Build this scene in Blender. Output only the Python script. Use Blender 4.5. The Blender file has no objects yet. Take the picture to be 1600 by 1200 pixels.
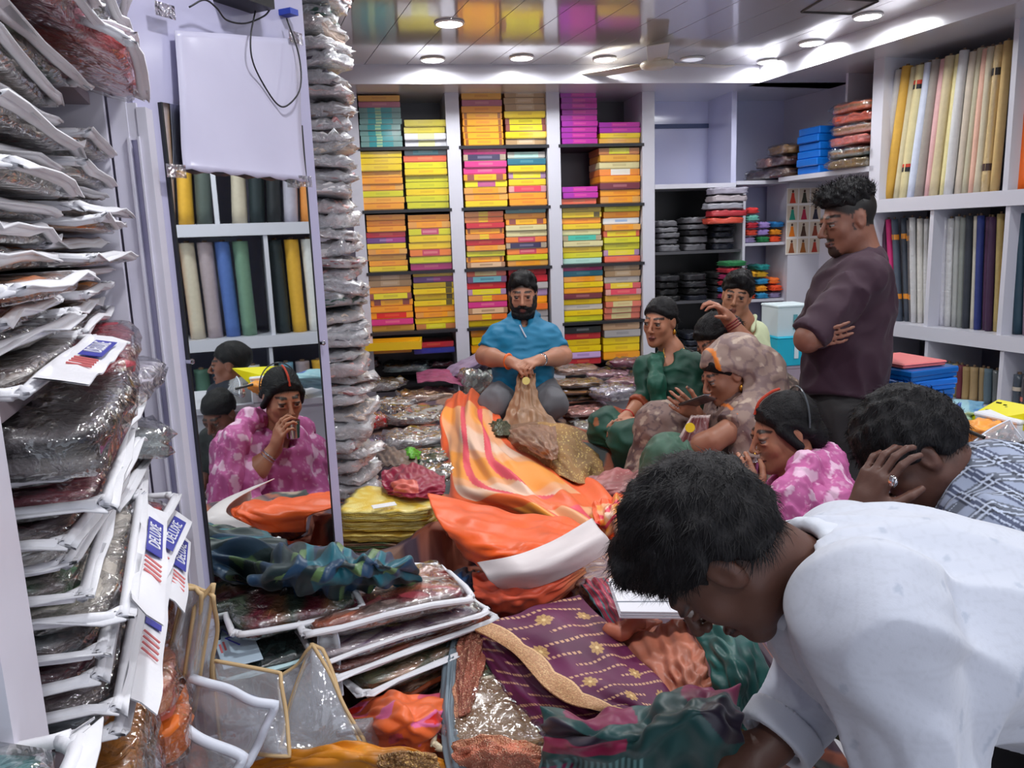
import bpy, math, random
import numpy as np
from mathutils import Vector, Matrix

# ---------------------------------------------------------------- camera, world, exposure
SC = bpy.context.scene
COL = SC.collection
F, CX, CY = 1250.0, 800.0, 600.0
PITCH, ROLL = math.radians(10.4), math.radians(2.0)
CAM = np.array([0.0, 0.0, 1.5])
_cp, _sp, _cr, _sr = math.cos(PITCH), math.sin(PITCH), math.cos(ROLL), math.sin(ROLL)
_r0, _u0 = np.array([1.0, 0, 0]), np.array([0, _sp, _cp])
FW = np.array([0, _cp, -_sp])
RT = _cr * _r0 - _sr * _u0
UP = _sr * _r0 + _cr * _u0
_cd = bpy.data.cameras.new('camera')
_cd.sensor_width = 36.0
_cd.lens = F / 1600.0 * 36.0
_cd.clip_start = 0.02
_co = bpy.data.objects.new('camera', _cd)
COL.objects.link(_co)
_co.matrix_world = Matrix(((RT[0], UP[0], -FW[0], CAM[0]), (RT[1], UP[1], -FW[1], CAM[1]), (RT[2], UP[2], -FW[2], CAM[2]), (0, 0, 0, 1)))
SC.camera = _co

SC.view_settings.view_transform = 'Standard'
SC.view_settings.look = 'None'
SC.view_settings.exposure = 0.18
SC.view_settings.gamma = 1.0
SC.view_settings.use_curve_mapping = False
SC.cycles.use_denoising = True
SC.cycles.max_bounces = 7
SC.cycles.diffuse_bounces = 4
SC.cycles.glossy_bounces = 4
SC.cycles.transparent_max_bounces = 14
SC.cycles.sample_clamp_indirect = 6.0
SC.cycles.caustics_reflective = False
SC.cycles.caustics_refractive = False

_w = bpy.data.worlds.new('world')
SC.world = _w
_w.use_nodes = True
_w.node_tree.nodes['Background'].inputs[0].default_value = (0.80, 0.86, 1.0, 1)
_w.node_tree.nodes['Background'].inputs[1].default_value = 1.1
LAMP_POWER = 9.0
LAMP_COLOR = (0.95, 0.97, 1.0)
LAMP_EMIT = 30.0

# ---------------------------------------------------------------- helpers
RND = random.Random(11)
_ONES = ['zeroth', 'first', 'second', 'third', 'fourth', 'fifth', 'sixth', 'seventh', 'eighth', 'ninth', 'tenth', 'eleventh', 'twelfth', 'thirteenth', 'fourteenth', 'fifteenth', 'sixteenth', 'seventeenth', 'eighteenth', 'nineteenth']


def nth(k):
    return _ONES[k] if k < 20 else {2: 'twent', 3: 'thirt', 4: 'fort'}[k // 10] + ('ieth' if k % 10 == 0 else 'y-' + _ONES[k % 10])

rad = math.radians


def ray(px, py):
    return FW + (px - CX) / F * RT - (py - CY) / F * UP


def at(px, py, d):                       # point at depth d along the view axis
    return CAM + ray(px, py) * d


def onz(px, py, z):                      # point on the level plane z
    r = ray(px, py)
    return CAM + r * ((z - CAM[2]) / r[2])


def lin(c):
    c = np.asarray(c, dtype=np.float64)
    return np.where(c <= 0.04045, c / 12.92, ((c + 0.055) / 1.055) ** 2.4)


def hx(s):
    return tuple(int(s[i:i + 2], 16) / 255.0 for i in (0, 2, 4))


_mats = {}


def nmat(name):
    m = bpy.data.materials.new(name)
    m.use_nodes = True
    nt = m.node_tree
    return m, nt, nt.nodes['Principled BSDF']


def _in(b, k, v):
    if k in b.inputs:
        b.inputs[k].default_value = v


def bump(nt, b, scale, strength, dist=0.01, kind='noise', detail=3.0, coord='Object', stretch=None):
    tc = nt.nodes.new('ShaderNodeTexCoord')
    src = tc.outputs[coord]
    if stretch:
        mp = nt.nodes.new('ShaderNodeMapping')
        mp.inputs['Scale'].default_value = stretch
        nt.links.new(src, mp.inputs[0])
        src = mp.outputs[0]
    if kind == 'noise':
        t = nt.nodes.new('ShaderNodeTexNoise')
        t.inputs['Detail'].default_value = detail
        out = t.outputs[0]
    elif kind == 'voronoi':
        t = nt.nodes.new('ShaderNodeTexVoronoi')
        out = t.outputs[0]
    else:
        t = nt.nodes.new('ShaderNodeTexWave')
        out = t.outputs[1]
    t.inputs['Scale'].default_value = scale
    nt.links.new(src, t.inputs['Vector'])
    bn = nt.nodes.new('ShaderNodeBump')
    bn.inputs['Strength'].default_value = strength
    bn.inputs['Distance'].default_value = dist
    nt.links.new(out, bn.inputs['Height'])
    nt.links.new(bn.outputs[0], b.inputs['Normal'])
    return bn


def M(key, col=None, rough=0.5, metal=0.0, spec=0.5, coat=0.0, sheen=0.0, bmp=None, emit=0.0, sss=0.0, vcol=False, noise=None):
    """Principled material. vcol: colour from the 'Col' attribute. noise=(scale, amount): mottled tone."""
    if key in _mats:
        return _mats[key]
    m, nt, b = nmat(key)
    if vcol:
        a = nt.nodes.new('ShaderNodeAttribute')
        a.attribute_name = 'Col'
        csrc = a.outputs['Color']
        nt.links.new(csrc, b.inputs['Base Color'])
    else:
        c = tuple(lin(col)) + (1,)
        b.inputs['Base Color'].default_value = c
        csrc = None
    if noise:
        tc = nt.nodes.new('ShaderNodeTexCoord')
        t = nt.nodes.new('ShaderNodeTexNoise')
        t.inputs['Scale'].default_value = noise[0]
        t.inputs['Detail'].default_value = 5
        nt.links.new(tc.outputs['Object'], t.inputs['Vector'])
        mr = nt.nodes.new('ShaderNodeMapRange')
        mr.inputs[1].default_value = 0.3
        mr.inputs[2].default_value = 0.7
        mr.inputs[3].default_value = 1 - noise[1]
        mr.inputs[4].default_value = 1 + noise[1] * 0.4
        nt.links.new(t.outputs[0], mr.inputs[0])
        mx = nt.nodes.new('ShaderNodeVectorMath')
        mx.operation = 'SCALE'
        if csrc is not None:
            nt.links.new(csrc, mx.inputs[0])
        else:
            mx.inputs[0].default_value = c[:3]
        nt.links.new(mr.outputs[0], mx.inputs['Scale'])
        nt.links.new(mx.outputs[0], b.inputs['Base Color'])
    _in(b, 'Roughness', rough)
    _in(b, 'Metallic', metal)
    _in(b, 'Specular IOR Level', spec)
    _in(b, 'Coat Weight', coat)
    _in(b, 'Coat Roughness', 0.12)
    _in(b, 'Sheen Weight', sheen)
    if sss:
        _in(b, 'Subsurface Weight', sss)
        _in(b, 'Subsurface Radius', (0.012, 0.004, 0.002))
        _in(b, 'Subsurface Scale', 1.0)
    if emit:
        b.inputs['Emission Color'].default_value = tuple(lin(col)) + (1,)
        b.inputs['Emission Strength'].default_value = emit
    if bmp:
        bump(nt, b, **bmp)
    _mats[key] = m
    return m


def film(key, tint=(1, 1, 1), rough=0.12, base=0.05, edge=0.55, wrinkle=26.0, wstr=0.6, haze=0.0):
    """Clear plastic film: transparent with a fresnel gloss and crinkles, a little milky if haze>0."""
    if key in _mats:
        return _mats[key]
    m, nt, b = nmat(key)
    nt.nodes.remove(b)
    out = nt.nodes['Material Output']
    tr = nt.nodes.new('ShaderNodeBsdfTransparent')
    tr.inputs[0].default_value = (*tint, 1)
    gl = nt.nodes.new('ShaderNodeBsdfGlossy')
    gl.inputs['Roughness'].default_value = rough
    lw = nt.nodes.new('ShaderNodeLayerWeight')
    lw.inputs[0].default_value = 0.35
    mr = nt.nodes.new('ShaderNodeMapRange')
    mr.inputs[3].default_value = base
    mr.inputs[4].default_value = edge
    tc = nt.nodes.new('ShaderNodeTexCoord')
    t = nt.nodes.new('ShaderNodeTexNoise')
    t.inputs['Scale'].default_value = wrinkle
    t.inputs['Detail'].default_value = 2.5
    t.inputs['Distortion'].default_value = 0.6
    nt.links.new(tc.outputs['Object'], t.inputs['Vector'])
    bn = nt.nodes.new('ShaderNodeBump')
    bn.inputs['Strength'].default_value = wstr
    bn.inputs['Distance'].default_value = 0.02
    nt.links.new(t.outputs[0], bn.inputs['Height'])
    nt.links.new(bn.outputs[0], gl.inputs['Normal'])
    nt.links.new(bn.outputs[0], lw.inputs['Normal'])
    nt.links.new(lw.outputs['Facing'], mr.inputs[0])
    mx = nt.nodes.new('ShaderNodeMixShader')
    nt.links.new(mr.outputs[0], mx.inputs[0])
    nt.links.new(tr.outputs[0], mx.inputs[1])
    nt.links.new(gl.outputs[0], mx.inputs[2])
    last = mx
    if haze:
        df = nt.nodes.new('ShaderNodeBsdfDiffuse')
        df.inputs[0].default_value = (0.8, 0.82, 0.86, 1)
        m2 = nt.nodes.new('ShaderNodeMixShader')
        m2.inputs[0].default_value = haze
        nt.links.new(mx.outputs[0], m2.inputs[1])
        nt.links.new(df.outputs[0], m2.inputs[2])
        last = m2
    nt.links.new(last.outputs[0], out.inputs[0])
    _mats[key] = m
    return m


def link(o, parent=None):
    COL.objects.link(o)
    if parent is not None:
        o.parent = parent
    return o


def raw_mesh(name, V, Fc, smooth=False, cols=None, corner=None, uv=None, mats=None, mi=None):
    """Mesh datablock from arrays. Fc: (n,3|4) int array or list of tuples. cols: per-vertex sRGB; corner: per-face sRGB."""
    me = bpy.data.meshes.new(name)
    V = np.asarray(V, dtype=np.float32).reshape(-1, 3)
    if isinstance(Fc, np.ndarray):
        nf, k = Fc.shape
        me.vertices.add(len(V))
        me.vertices.foreach_set('co', V.ravel())
        me.loops.add(nf * k)
        me.loops.foreach_set('vertex_index', Fc.astype(np.int32).ravel())
        me.polygons.add(nf)
        me.polygons.foreach_set('loop_start', np.arange(0, nf * k, k, dtype=np.int32))
        me.update(calc_edges=True)
        me.validate()
    else:
        me.from_pydata(V.tolist(), [], [tuple(int(i) for i in f) for f in Fc])
    if smooth:
        me.polygons.foreach_set('use_smooth', np.ones(len(me.polygons), dtype=bool))
    if cols is not None:
        a = me.color_attributes.new('Col', 'FLOAT_COLOR', 'POINT')
        c = np.ones((len(V), 4), dtype=np.float32)
        c[:, :3] = lin(np.clip(np.asarray(cols), 0, 1))
        a.data.foreach_set('color', c.ravel())
    if corner is not None:
        a = me.color_attributes.new('Col', 'FLOAT_COLOR', 'CORNER')
        cc = []
        for p, c in zip(me.polygons, corner):
            lc = list(lin(c)) + [1.0]
            cc += lc * p.loop_total
        a.data.foreach_set('color', np.array(cc, dtype=np.float32))
    if uv is not None:
        l = me.uv_layers.new(name='UVMap')
        vi = np.empty(len(me.loops), dtype=np.int32)
        me.loops.foreach_get('vertex_index', vi)
        l.data.foreach_set('uv', np.asarray(uv, dtype=np.float32)[vi].ravel())
    if mats:
        for m in mats:
            me.materials.append(m)
        if mi is not None:
            me.polygons.foreach_set('material_index', np.asarray(mi, dtype=np.int32))
    me.update()
    return me


def obj(name, V, Fc, mat=None, parent=None, local=False, **kw):
    """One mesh object. V in world space unless local (then in the parent's frame)."""
    V = np.asarray(V, dtype=np.float64).reshape(-1, 3)
    if parent is not None and not local:
        mi = np.array(parent_mw(parent).inverted())
        V = V @ mi[:3, :3].T + mi[:3, 3]
    me = raw_mesh(name, V, Fc, mats=(mat if isinstance(mat, (list, tuple)) else [mat]) if mat else None, **kw)
    return link(bpy.data.objects.new(name, me), parent)


def parent_mw(o):
    m = o.matrix_basis.copy()
    while o.parent is not None:
        o = o.parent
        m = o.matrix_basis @ m
    return m


def tag(o, label, cat, group=None):
    o['label'] = label
    o['category'] = cat
    if group:
        o['group'] = group
    return o


def struct(o):
    o['kind'] = 'structure'
    return o


def thing(name, label, cat, loc=(0, 0, 0), rot=(0, 0, 0), group=None):
    o = bpy.data.objects.new(name, None)
    o.empty_display_size = 0.05
    o.location = tuple(float(x) for x in loc)
    o.rotation_euler = rot
    link(o)
    return tag(o, label, cat, group)


def box_vf(x0, x1, y0, y1, z0, z1):
    V = [(x0, y0, z0), (x1, y0, z0), (x1, y1, z0), (x0, y1, z0), (x0, y0, z1), (x1, y0, z1), (x1, y1, z1), (x0, y1, z1)]
    Fc = [(0, 3, 2, 1), (4, 5, 6, 7), (0, 1, 5, 4), (1, 2, 6, 5), (2, 3, 7, 6), (3, 0, 4, 7)]
    return V, Fc


def rbox_vf(x0, x1, y0, y1, z0, z1, b):
    """Box with chamfered edges (24 verts)."""
    b = min(b, (x1 - x0) / 2.01, (y1 - y0) / 2.01, (z1 - z0) / 2.01)
    X, Y, Z = (x0, x1), (y0, y1), (z0, z1)
    V, idx = [], {}
    for i in (0, 1):
        for j in (0, 1):
            for k in (0, 1):
                sx, sy, sz = (1 if i == 0 else -1), (1 if j == 0 else -1), (1 if k == 0 else -1)
                c = (X[i], Y[j], Z[k])
                idx[i, j, k, 0] = len(V); V.append((c[0], c[1] + sy * b, c[2] + sz * b))
                idx[i, j, k, 1] = len(V); V.append((c[0] + sx * b, c[1], c[2] + sz * b))
                idx[i, j, k, 2] = len(V); V.append((c[0] + sx * b, c[1] + sy * b, c[2]))
    Fc = []

    def add(f):
        p = np.array([V[i] for i in f])
        n = np.cross(p[1] - p[0], p[2] - p[0])
        c = p.mean(0) - np.array([(x0 + x1) / 2, (y0 + y1) / 2, (z0 + z1) / 2])
        Fc.append(tuple(f) if np.dot(n, c) > 0 else tuple(reversed(f)))
    for s in (0, 1):
        add([idx[s, 0, 0, 0], idx[s, 1, 0, 0], idx[s, 1, 1, 0], idx[s, 0, 1, 0]])
        add([idx[0, s, 0, 1], idx[1, s, 0, 1], idx[1, s, 1, 1], idx[0, s, 1, 1]])
        add([idx[0, 0, s, 2], idx[1, 0, s, 2], idx[1, 1, s, 2], idx[0, 1, s, 2]])
    for a in (0, 1):
        for c in (0, 1):
            add([idx[a, c, 0, 0], idx[a, c, 1, 0], idx[a, c, 1, 1], idx[a, c, 0, 1]])
            add([idx[a, 0, c, 0], idx[a, 1, c, 0], idx[a, 1, c, 2], idx[a, 0, c, 2]])
            add([idx[0, a, c, 1], idx[1, a, c, 1], idx[1, a, c, 2], idx[0, a, c, 2]])
    for i in (0, 1):
        for j in (0, 1):
            for k in (0, 1):
                add([idx[i, j, k, 0], idx[i, j, k, 1], idx[i, j, k, 2]])
    return V, Fc


def join_vf(parts):
    V, Fc = [], []
    for v, f in parts:
        o = len(V)
        V += [tuple(p) for p in v]
        Fc += [tuple(i + o for i in q) for q in f]
    return V, Fc


def lathe_vf(prof, n=20, axis=None, org=(0, 0, 0), caps=True):
    """prof: (r, h) list; axis: unit direction (default +z)."""
    ax = np.array([0, 0, 1.0]) if axis is None else np.asarray(axis, float) / np.linalg.norm(axis)
    t = np.array([1.0, 0, 0]) if abs(ax[0]) < 0.8 else np.array([0, 1.0, 0])
    a = np.cross(ax, t); a /= np.linalg.norm(a)
    b = np.cross(ax, a)
    V, Fc = [], []
    for r, h in prof:
        for i in range(n):
            th = 2 * math.pi * i / n
            V.append(np.asarray(org) + ax * h + (a * math.cos(th) + b * math.sin(th)) * r)
    m = len(prof)
    for j in range(m - 1):
        for i in range(n):
            k = (i + 1) % n
            Fc.append((j * n + i, j * n + k, (j + 1) * n + k, (j + 1) * n + i))
    if caps:
        Fc.append(tuple(range(n - 1, -1, -1)))
        Fc.append(tuple((m - 1) * n + i for i in range(n)))
    return V, Fc


def catmull(P, n, closed=False):
    P = np.asarray(P, float)
    m = len(P)
    if closed:
        t = np.linspace(0, m, n, endpoint=False)
        i = np.floor(t).astype(int)
        g = lambda k: P[(i + k) % m]
    else:
        t = np.linspace(0, m - 1, n)
        i = np.minimum(np.floor(t).astype(int), m - 2)
        Q = np.concatenate([[2 * P[0] - P[1]], P, [2 * P[-1] - P[-2]]])
        g = lambda k: Q[i + k + 1]
    f = (t - i).reshape((-1,) + (1,) * (P.ndim - 1))
    p0, p1, p2, p3 = g(-1), g(0), g(1), g(2)
    return 0.5 * (2 * p1 + (p2 - p0) * f + (2 * p0 - 5 * p1 + 4 * p2 - p3) * f ** 2 + (3 * p1 - p0 - 3 * p2 + p3) * f ** 3)


def tube_vf(P, r, n=8, closed=False, flat=None):
    """Tube along polyline P with radius r (scalar or per-point)."""
    P = np.asarray(P, float)
    m = len(P)
    rr = np.full(m, r) if np.isscalar(r) else np.asarray(r, float)
    T = np.gradient(P, axis=0) if not closed else (np.roll(P, -1, 0) - np.roll(P, 1, 0))
    T /= np.linalg.norm(T, axis=1)[:, None] + 1e-9
    a = np.cross(T[0], [0, 0, 1.0])
    if np.linalg.norm(a) < 0.2:
        a = np.cross(T[0], [1.0, 0, 0])
    V = []
    for i in range(m):
        a = a - T[i] * np.dot(a, T[i])
        a /= np.linalg.norm(a) + 1e-9
        b = np.cross(T[i], a)
        for k in range(n):
            th = 2 * math.pi * k / n
            V.append(P[i] + rr[i] * (a * math.cos(th) + b * math.sin(th) * (flat or 1.0)))
    Fc = []
    for i in range(m if closed else m - 1):
        j = (i + 1) % m
        for k in range(n):
            l = (k + 1) % n
            Fc.append((i * n + k, i * n + l, j * n + l, j * n + k))
    if not closed:
        Fc.append(tuple(range(n - 1, -1, -1)))
        Fc.append(tuple((m - 1) * n + k for k in range(n)))
    return V, Fc


def grid_faces(nu, nv, wrap_u=False):
    i = np.arange(nu if wrap_u else nu - 1)
    j = np.arange(nv - 1)
    I, J = np.meshgrid(i, j, indexing='ij')
    I2 = (I + 1) % nu
    return np.stack([I * nv + J, I2 * nv + J, I2 * nv + J + 1, I * nv + J + 1], -1).reshape(-1, 4)


class SinNoise:
    """Cheap smooth noise for arrays: sum of random plane waves."""
    def __init__(self, seed, n=10, lo=0.6, hi=2.2, dim=2):
        r = np.random.RandomState(seed)
        d = r.normal(size=(n, dim)); d /= np.linalg.norm(d, axis=1)[:, None]
        self.k = d * r.uniform(lo, hi, (n, 1)) * 2 * math.pi
        self.p = r.uniform(0, 6.28, n)
        self.n = n

    def __call__(self, *xs):
        s = 0
        for k, p in zip(self.k, self.p):
            a = p
            for c, x in zip(k, xs):
                a = a + c * x
            s = s + np.sin(a)
        return s / math.sqrt(self.n)
# ---------------------------------------------------------------- room shell
class Wall:
    """Vertical plane: origin o (x, y), direction u; n points into the room."""
    def __init__(self, o, u, n):
        self.o = np.array(o, float); self.u = np.array(u, float); self.n = np.array(n, float)

    def hit(self, px, py, off=0.0):      # (distance along the wall, height) of the pixel's ray
        r = ray(px, py)
        p = self.o + self.n * off
        den = r[0] * self.n[0] + r[1] * self.n[1]
        t = ((p - CAM[:2]) @ self.n) / den
        h = CAM + r * t
        return float((h[:2] - self.o) @ self.u), float(h[2])

    def pt(self, s, off, z):
        p = self.o + self.u * s + self.n * off
        return np.array([p[0], p[1], z])

    def ang(self):
        return math.atan2(self.u[1], self.u[0])


_tb = rad(9.5)
BACK = Wall((-1.05, 5.3), (math.cos(_tb), math.sin(_tb)), (math.sin(_tb), -math.cos(_tb)))
_d = np.array([-0.322, 0.947]); _d /= np.linalg.norm(_d)
RIGHT = Wall((2.20, 4.70), -_d, (-_d[1], _d[0]))          # s grows towards the camera
LEFT = Wall((-0.45, 0.75), _d, (_d[1], -_d[0]))            # s grows away from the camera

ZC = BACK.hit(700, 101, 0.30)[1]                        # ceiling
PLATFORM = 0.32
WHITE = M('white_laminate', (0.80, 0.80, 0.84), rough=0.28, coat=0.25)
LILAC = M('lilac_laminate', (0.70, 0.69, 0.80), rough=0.35, coat=0.15, noise=(3.0, 0.05))
WALLM = M('wall_paint', (0.80, 0.79, 0.84), rough=0.6)
DARK = M('dark_shelf', (0.13, 0.13, 0.15), rough=0.4)
DARKBACK = M('dark_back_panel', (0.24, 0.21, 0.23), rough=0.35)
FLOORM = M('floor_tile', (0.55, 0.52, 0.50), rough=0.4, noise=(2.0, 0.2))


def wall_box(wall, s0, s1, o0, o1, z0, z1):
    """Box in wall coordinates (s along, o off the wall into the room)."""
    V = []
    for z in (z0, z1):
        for s, o in ((s0, o0), (s1, o0), (s1, o1), (s0, o1)):
            V.append(wall.pt(s, o, z))
    Fc = [(0, 3, 2, 1), (4, 5, 6, 7), (0, 1, 5, 4), (1, 2, 6, 5), (2, 3, 7, 6), (3, 0, 4, 7)]
    p = np.array(V)
    n = np.cross(p[1] - p[0], p[3] - p[0])
    if n[2] < 0:
        Fc = [tuple(reversed(f)) for f in Fc]
    return V, Fc


struct(obj('floor', *box_vf(-2.6, 5.5, -2.5, 7.2, -0.08, 0.0), FLOORM))
struct(obj('wall_back', *wall_box(BACK, -1.6, 4.3, -0.52, -0.44, 0, ZC + 0.05), WALLM))
struct(obj('wall_right', *wall_box(RIGHT, -2.2, 7.5, -0.47, -0.40, 0, ZC + 0.05), WALLM))
struct(obj('wall_left', *wall_box(LEFT, -1.6, 5.6, -0.52, -0.44, 0, ZC + 0.05), WALLM))

# ceiling: long glossy PVC strips, each its own piece
CEILM = M('ceiling_pvc', (0.74, 0.73, 0.75), rough=0.07, spec=0.9, coat=0.9)
ceil = bpy.data.objects.new('ceiling', None)
link(ceil); struct(ceil)
ceil.location = (0, 0, ZC)
_n = 0
for i in range(-10, 22):
    w = 0.25
    a = np.array([1.0, 0.167]) / 1.0138
    b = np.array([-0.322, 0.947])
    q = lambda s, t, z: (a[0] * s + b[0] * t + 0.9, a[1] * s + b[1] * t, z)
    s0, s1 = i * w + 0.002, (i + 1) * w - 0.002
    V = [q(s0, -1.6, 0), q(s1, -1.6, 0), q(s1, 6.3, 0), q(s0, 6.3, 0), q(s0 - 0.002, -1.6, .02), q(s1 + 0.002, -1.6, .02), q(s1 + 0.002, 6.3, .02), q(s0 - 0.002, 6.3, .02)]
    Fc = [(0, 3, 2, 1), (4, 5, 6, 7), (0, 1, 5, 4), (1, 2, 6, 5), (2, 3, 7, 6), (3, 0, 4, 7)]
    o = obj('panel', V, Fc, CEILM, ceil, local=True)
struct(obj('ceiling_slab', *box_vf(-2.6, 5.5, -1.5, 7.2, ZC + 0.03, ZC + 0.1), WALLM))

# boxed-in beams over the shelves
ZB = BACK.hit(700, 131, 0.30)[1]
struct(obj('trim_1', *wall_box(BACK, -0.6, 3.35, -0.44, 0.30, ZB, ZC), M('beam_laminate', (0.80, 0.80, 0.84), rough=0.2, coat=0.4)))
struct(obj('trim_2', *wall_box(RIGHT, -1.0, 7.4, -0.40, 0.26, ZB, ZC), _mats['beam_laminate']))

# downlights
LAMPW = M('lamp_white', (1, 0.99, 0.97), emit=LAMP_EMIT)
LAMPOFF_GLOW = M('lamp_off_glow', (0.86, 0.87, 0.93), rough=0.3, emit=0.6)  # unlit lamp, its paleness helped by a faint added glow
RIM = M('lamp_rim', (0.92, 0.92, 0.92), rough=0.3)


def downlight(p, label, on=True, power=1.0):
    t = thing('ceiling_light', label, 'ceiling light', (p[0], p[1], ZC - 0.011), group='round downlights in the ceiling')
    obj('rim', *lathe_vf([(0.066, 0.011), (0.074, 0.009), (0.074, 0.004), (0.064, 0.0)], 28, caps=False), RIM, t, local=True)
    obj('diffuser', *lathe_vf([(0.064, 0.004), (0.05, 0.0), (0.01, -0.001)], 28), LAMPW if on else LAMPOFF_GLOW, t, local=True)
    if on:
        ld = bpy.data.lights.new('downlight', 'AREA')
        ld.shape = 'DISK'
        ld.size = 0.14
        ld.energy = LAMP_POWER * power
        ld.color = LAMP_COLOR
        ld.spread = rad(170)
        lo = bpy.data.objects.new('lamp_glow', ld)
        lo.location = (0, 0, -0.012)
        link(lo, t)


for px, py, lb, on in ((702, 35, 'lit round ceiling light nearest above the left box bays', True),
                       (676, 92, 'lit round ceiling light over the leftmost bay of boxes, beside the beam', True),
                       (815, 89, 'lit round ceiling light in front of the middle box bay', True),
                       (945, 91, 'lit round ceiling light in front of the magenta boxes', True),
                       (1082, 91, 'unlit round ceiling light right of the fan', False),
                       (1201, 95, 'lit round ceiling light nearest the far right corner', True),
                       (1268, 66, 'second lit round ceiling light from the far right corner', True),
                       (1356, 24, 'lit round ceiling light above the standing man in plum shirt', True)):
    downlight(onz(px, py, ZC), lb, on, 0.55)
for k, (x, y) in enumerate(((-0.2, 2.9), (1.2, 2.9), (2.4, 2.4), (0.0, 1.2), (1.4, 1.2), (2.8, 0.6), (0.2, -0.4), (1.8, -0.4))):  # out of frame, put in because the front needs their light
    downlight((x, y, ZC), 'lit round ceiling light near the shop entrance, %s from the back, showing only as reflections' % nth(k + 1), True, 1.05)

# ceiling fan
fp_ = at(1027, 101, 4.72)
fan = thing('ceiling_fan', 'cream ceiling fan with three blades hanging beyond the middle downlights', 'ceiling fan', (fp_[0], fp_[1], ZC))
FANM = M('fan_cream', (0.80, 0.77, 0.70), rough=0.3, coat=0.3)
fz = fp_[2] - ZC
obj('canopy', *lathe_vf([(.045, 0), (.045, -.012), (.030, -.035), (.016, -.045)], 20), FANM, fan, local=True, smooth=True)
obj('rod', *lathe_vf([(.010, -.04), (.010, fz + .05)], 10), M('fan_rod', (.06, .06, .07), rough=.3), fan, local=True)
obj('motor', *lathe_vf([(.018, fz + .075), (.040, fz + .04), (.050, fz + .022), (.095, fz + .014), (.102, fz), (.095, fz - .016), (.055, fz - .024), (.001, fz - .026)], 28), FANM, fan, local=True, smooth=True)
for k in range(3):
    a = rad(20 + 120 * k)
    c_, s_ = math.cos(a), math.sin(a)
    V, Fc = rbox_vf(.10, .50, -.055, .055, fz + .004, fz + .008, .002)
    V = [(x * c_ - (y * (1 + .2 * x)) * s_, x * s_ + y * (1 + .2 * x) * c_, z + y * .10) for x, y, z in V]
    b = obj('blade', V, Fc, FANM, fan, local=True)
    V, Fc = rbox_vf(.07, .17, -.018, .018, fz + .0, fz + .004, .001)
    V = [(x * c_ - y * s_, x * s_ + y * c_, z) for x, y, z in V]
    obj('bracket', V, Fc, FANM, b, local=True)
# access hatch frame in the ceiling
hq = [onz(*p, ZC - .004) for p in ((1252, 19), (1330, 22), (1372, 2), (1290, -4))]
ht = thing('ceiling_hatch', 'thin dark framed access hatch in the glossy ceiling', 'hatch', hq[0])
for a, b in zip(hq, hq[1:] + hq[:1]):
    obj('frame', *tube_vf(np.array([a, b]), .005, 4), M('hatch_dark', (.18, .18, .19), rough=.4), ht)
# ---------------------------------------------------------------- back wall: three bays of saree boxes
def bw(px, py, off=0.0):
    return BACK.hit(px, py, off)


POSTS = [(bw(549, 300)[0], bw(567, 300)[0]), (bw(702, 300)[0], bw(723, 300)[0]), (bw(857, 300)[0], bw(877, 300)[0]), (bw(1004, 300)[0], bw(1023, 300)[0])]
SHZ = [bw(782, 227)[1], bw(782, 323)[1], bw(782, 418)[1], bw(782, 510)[1]]
ZB0 = 0.42
unit = thing('box_shelving', 'white shelving with dark shelves holding stacked saree boxes on the far wall', 'shelves', BACK.pt(POSTS[0][0], -0.2, ZB0), (0, 0, 0))
for a, b in POSTS:
    obj('post', *wall_box(BACK, a, b, -0.42, 0.0, ZB0, ZB + 0.02), WHITE, unit)
for k in range(3):
    a, b = POSTS[k][1], POSTS[k + 1][0]
    obj('back_panel', *wall_box(BACK, a, b, -0.43, -0.40, ZB0, ZB), DARKBACK, unit)
    for z in SHZ:
        obj('shelf', *wall_box(BACK, a - 0.012, b + 0.012, -0.40, 0.004, z - 0.02, z), DARK, unit)
    obj('shelf', *wall_box(BACK, a, b, -0.40, 0.0, ZB0 + 0.10, ZB0 + 0.12), DARK, unit)

Y = (0.93, 0.80, 0.03); O = (0.95, 0.62, 0.08); PK = (0.83, 0.22, 0.52); MG = (0.76, 0.10, 0.62); RD = (0.80, 0.14, 0.20)
TL = (0.10, 0.58, 0.60); TG = (0.44, 0.60, 0.58); CR = (0.90, 0.84, 0.66); BG = (0.80, 0.68, 0.52); NV = (0.22, 0.18, 0.32)
LM = (0.84, 0.82, 0.10); MN = (0.72, 0.88, 0.82); VI = (0.55, 0.32, 0.62); BRN = (0.58, 0.30, 0.26); WH = (0.90, 0.90, 0.92)
RS = (0.72, 0.38, 0.48); GR = (0.72, 0.70, 0.70); LI = (0.80, 0.66, 0.86); OR2 = (0.93, 0.50, 0.18); TB = (0.12, 0.42, 0.50); MR = (0.45, 0.16, 0.22); CYN = (0.50, 0.80, 0.84); BK = (0.16, 0.18, 0.20); BL = (0.10, 0.16, 0.55); PE = (0.90, 0.74, 0.58)
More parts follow.
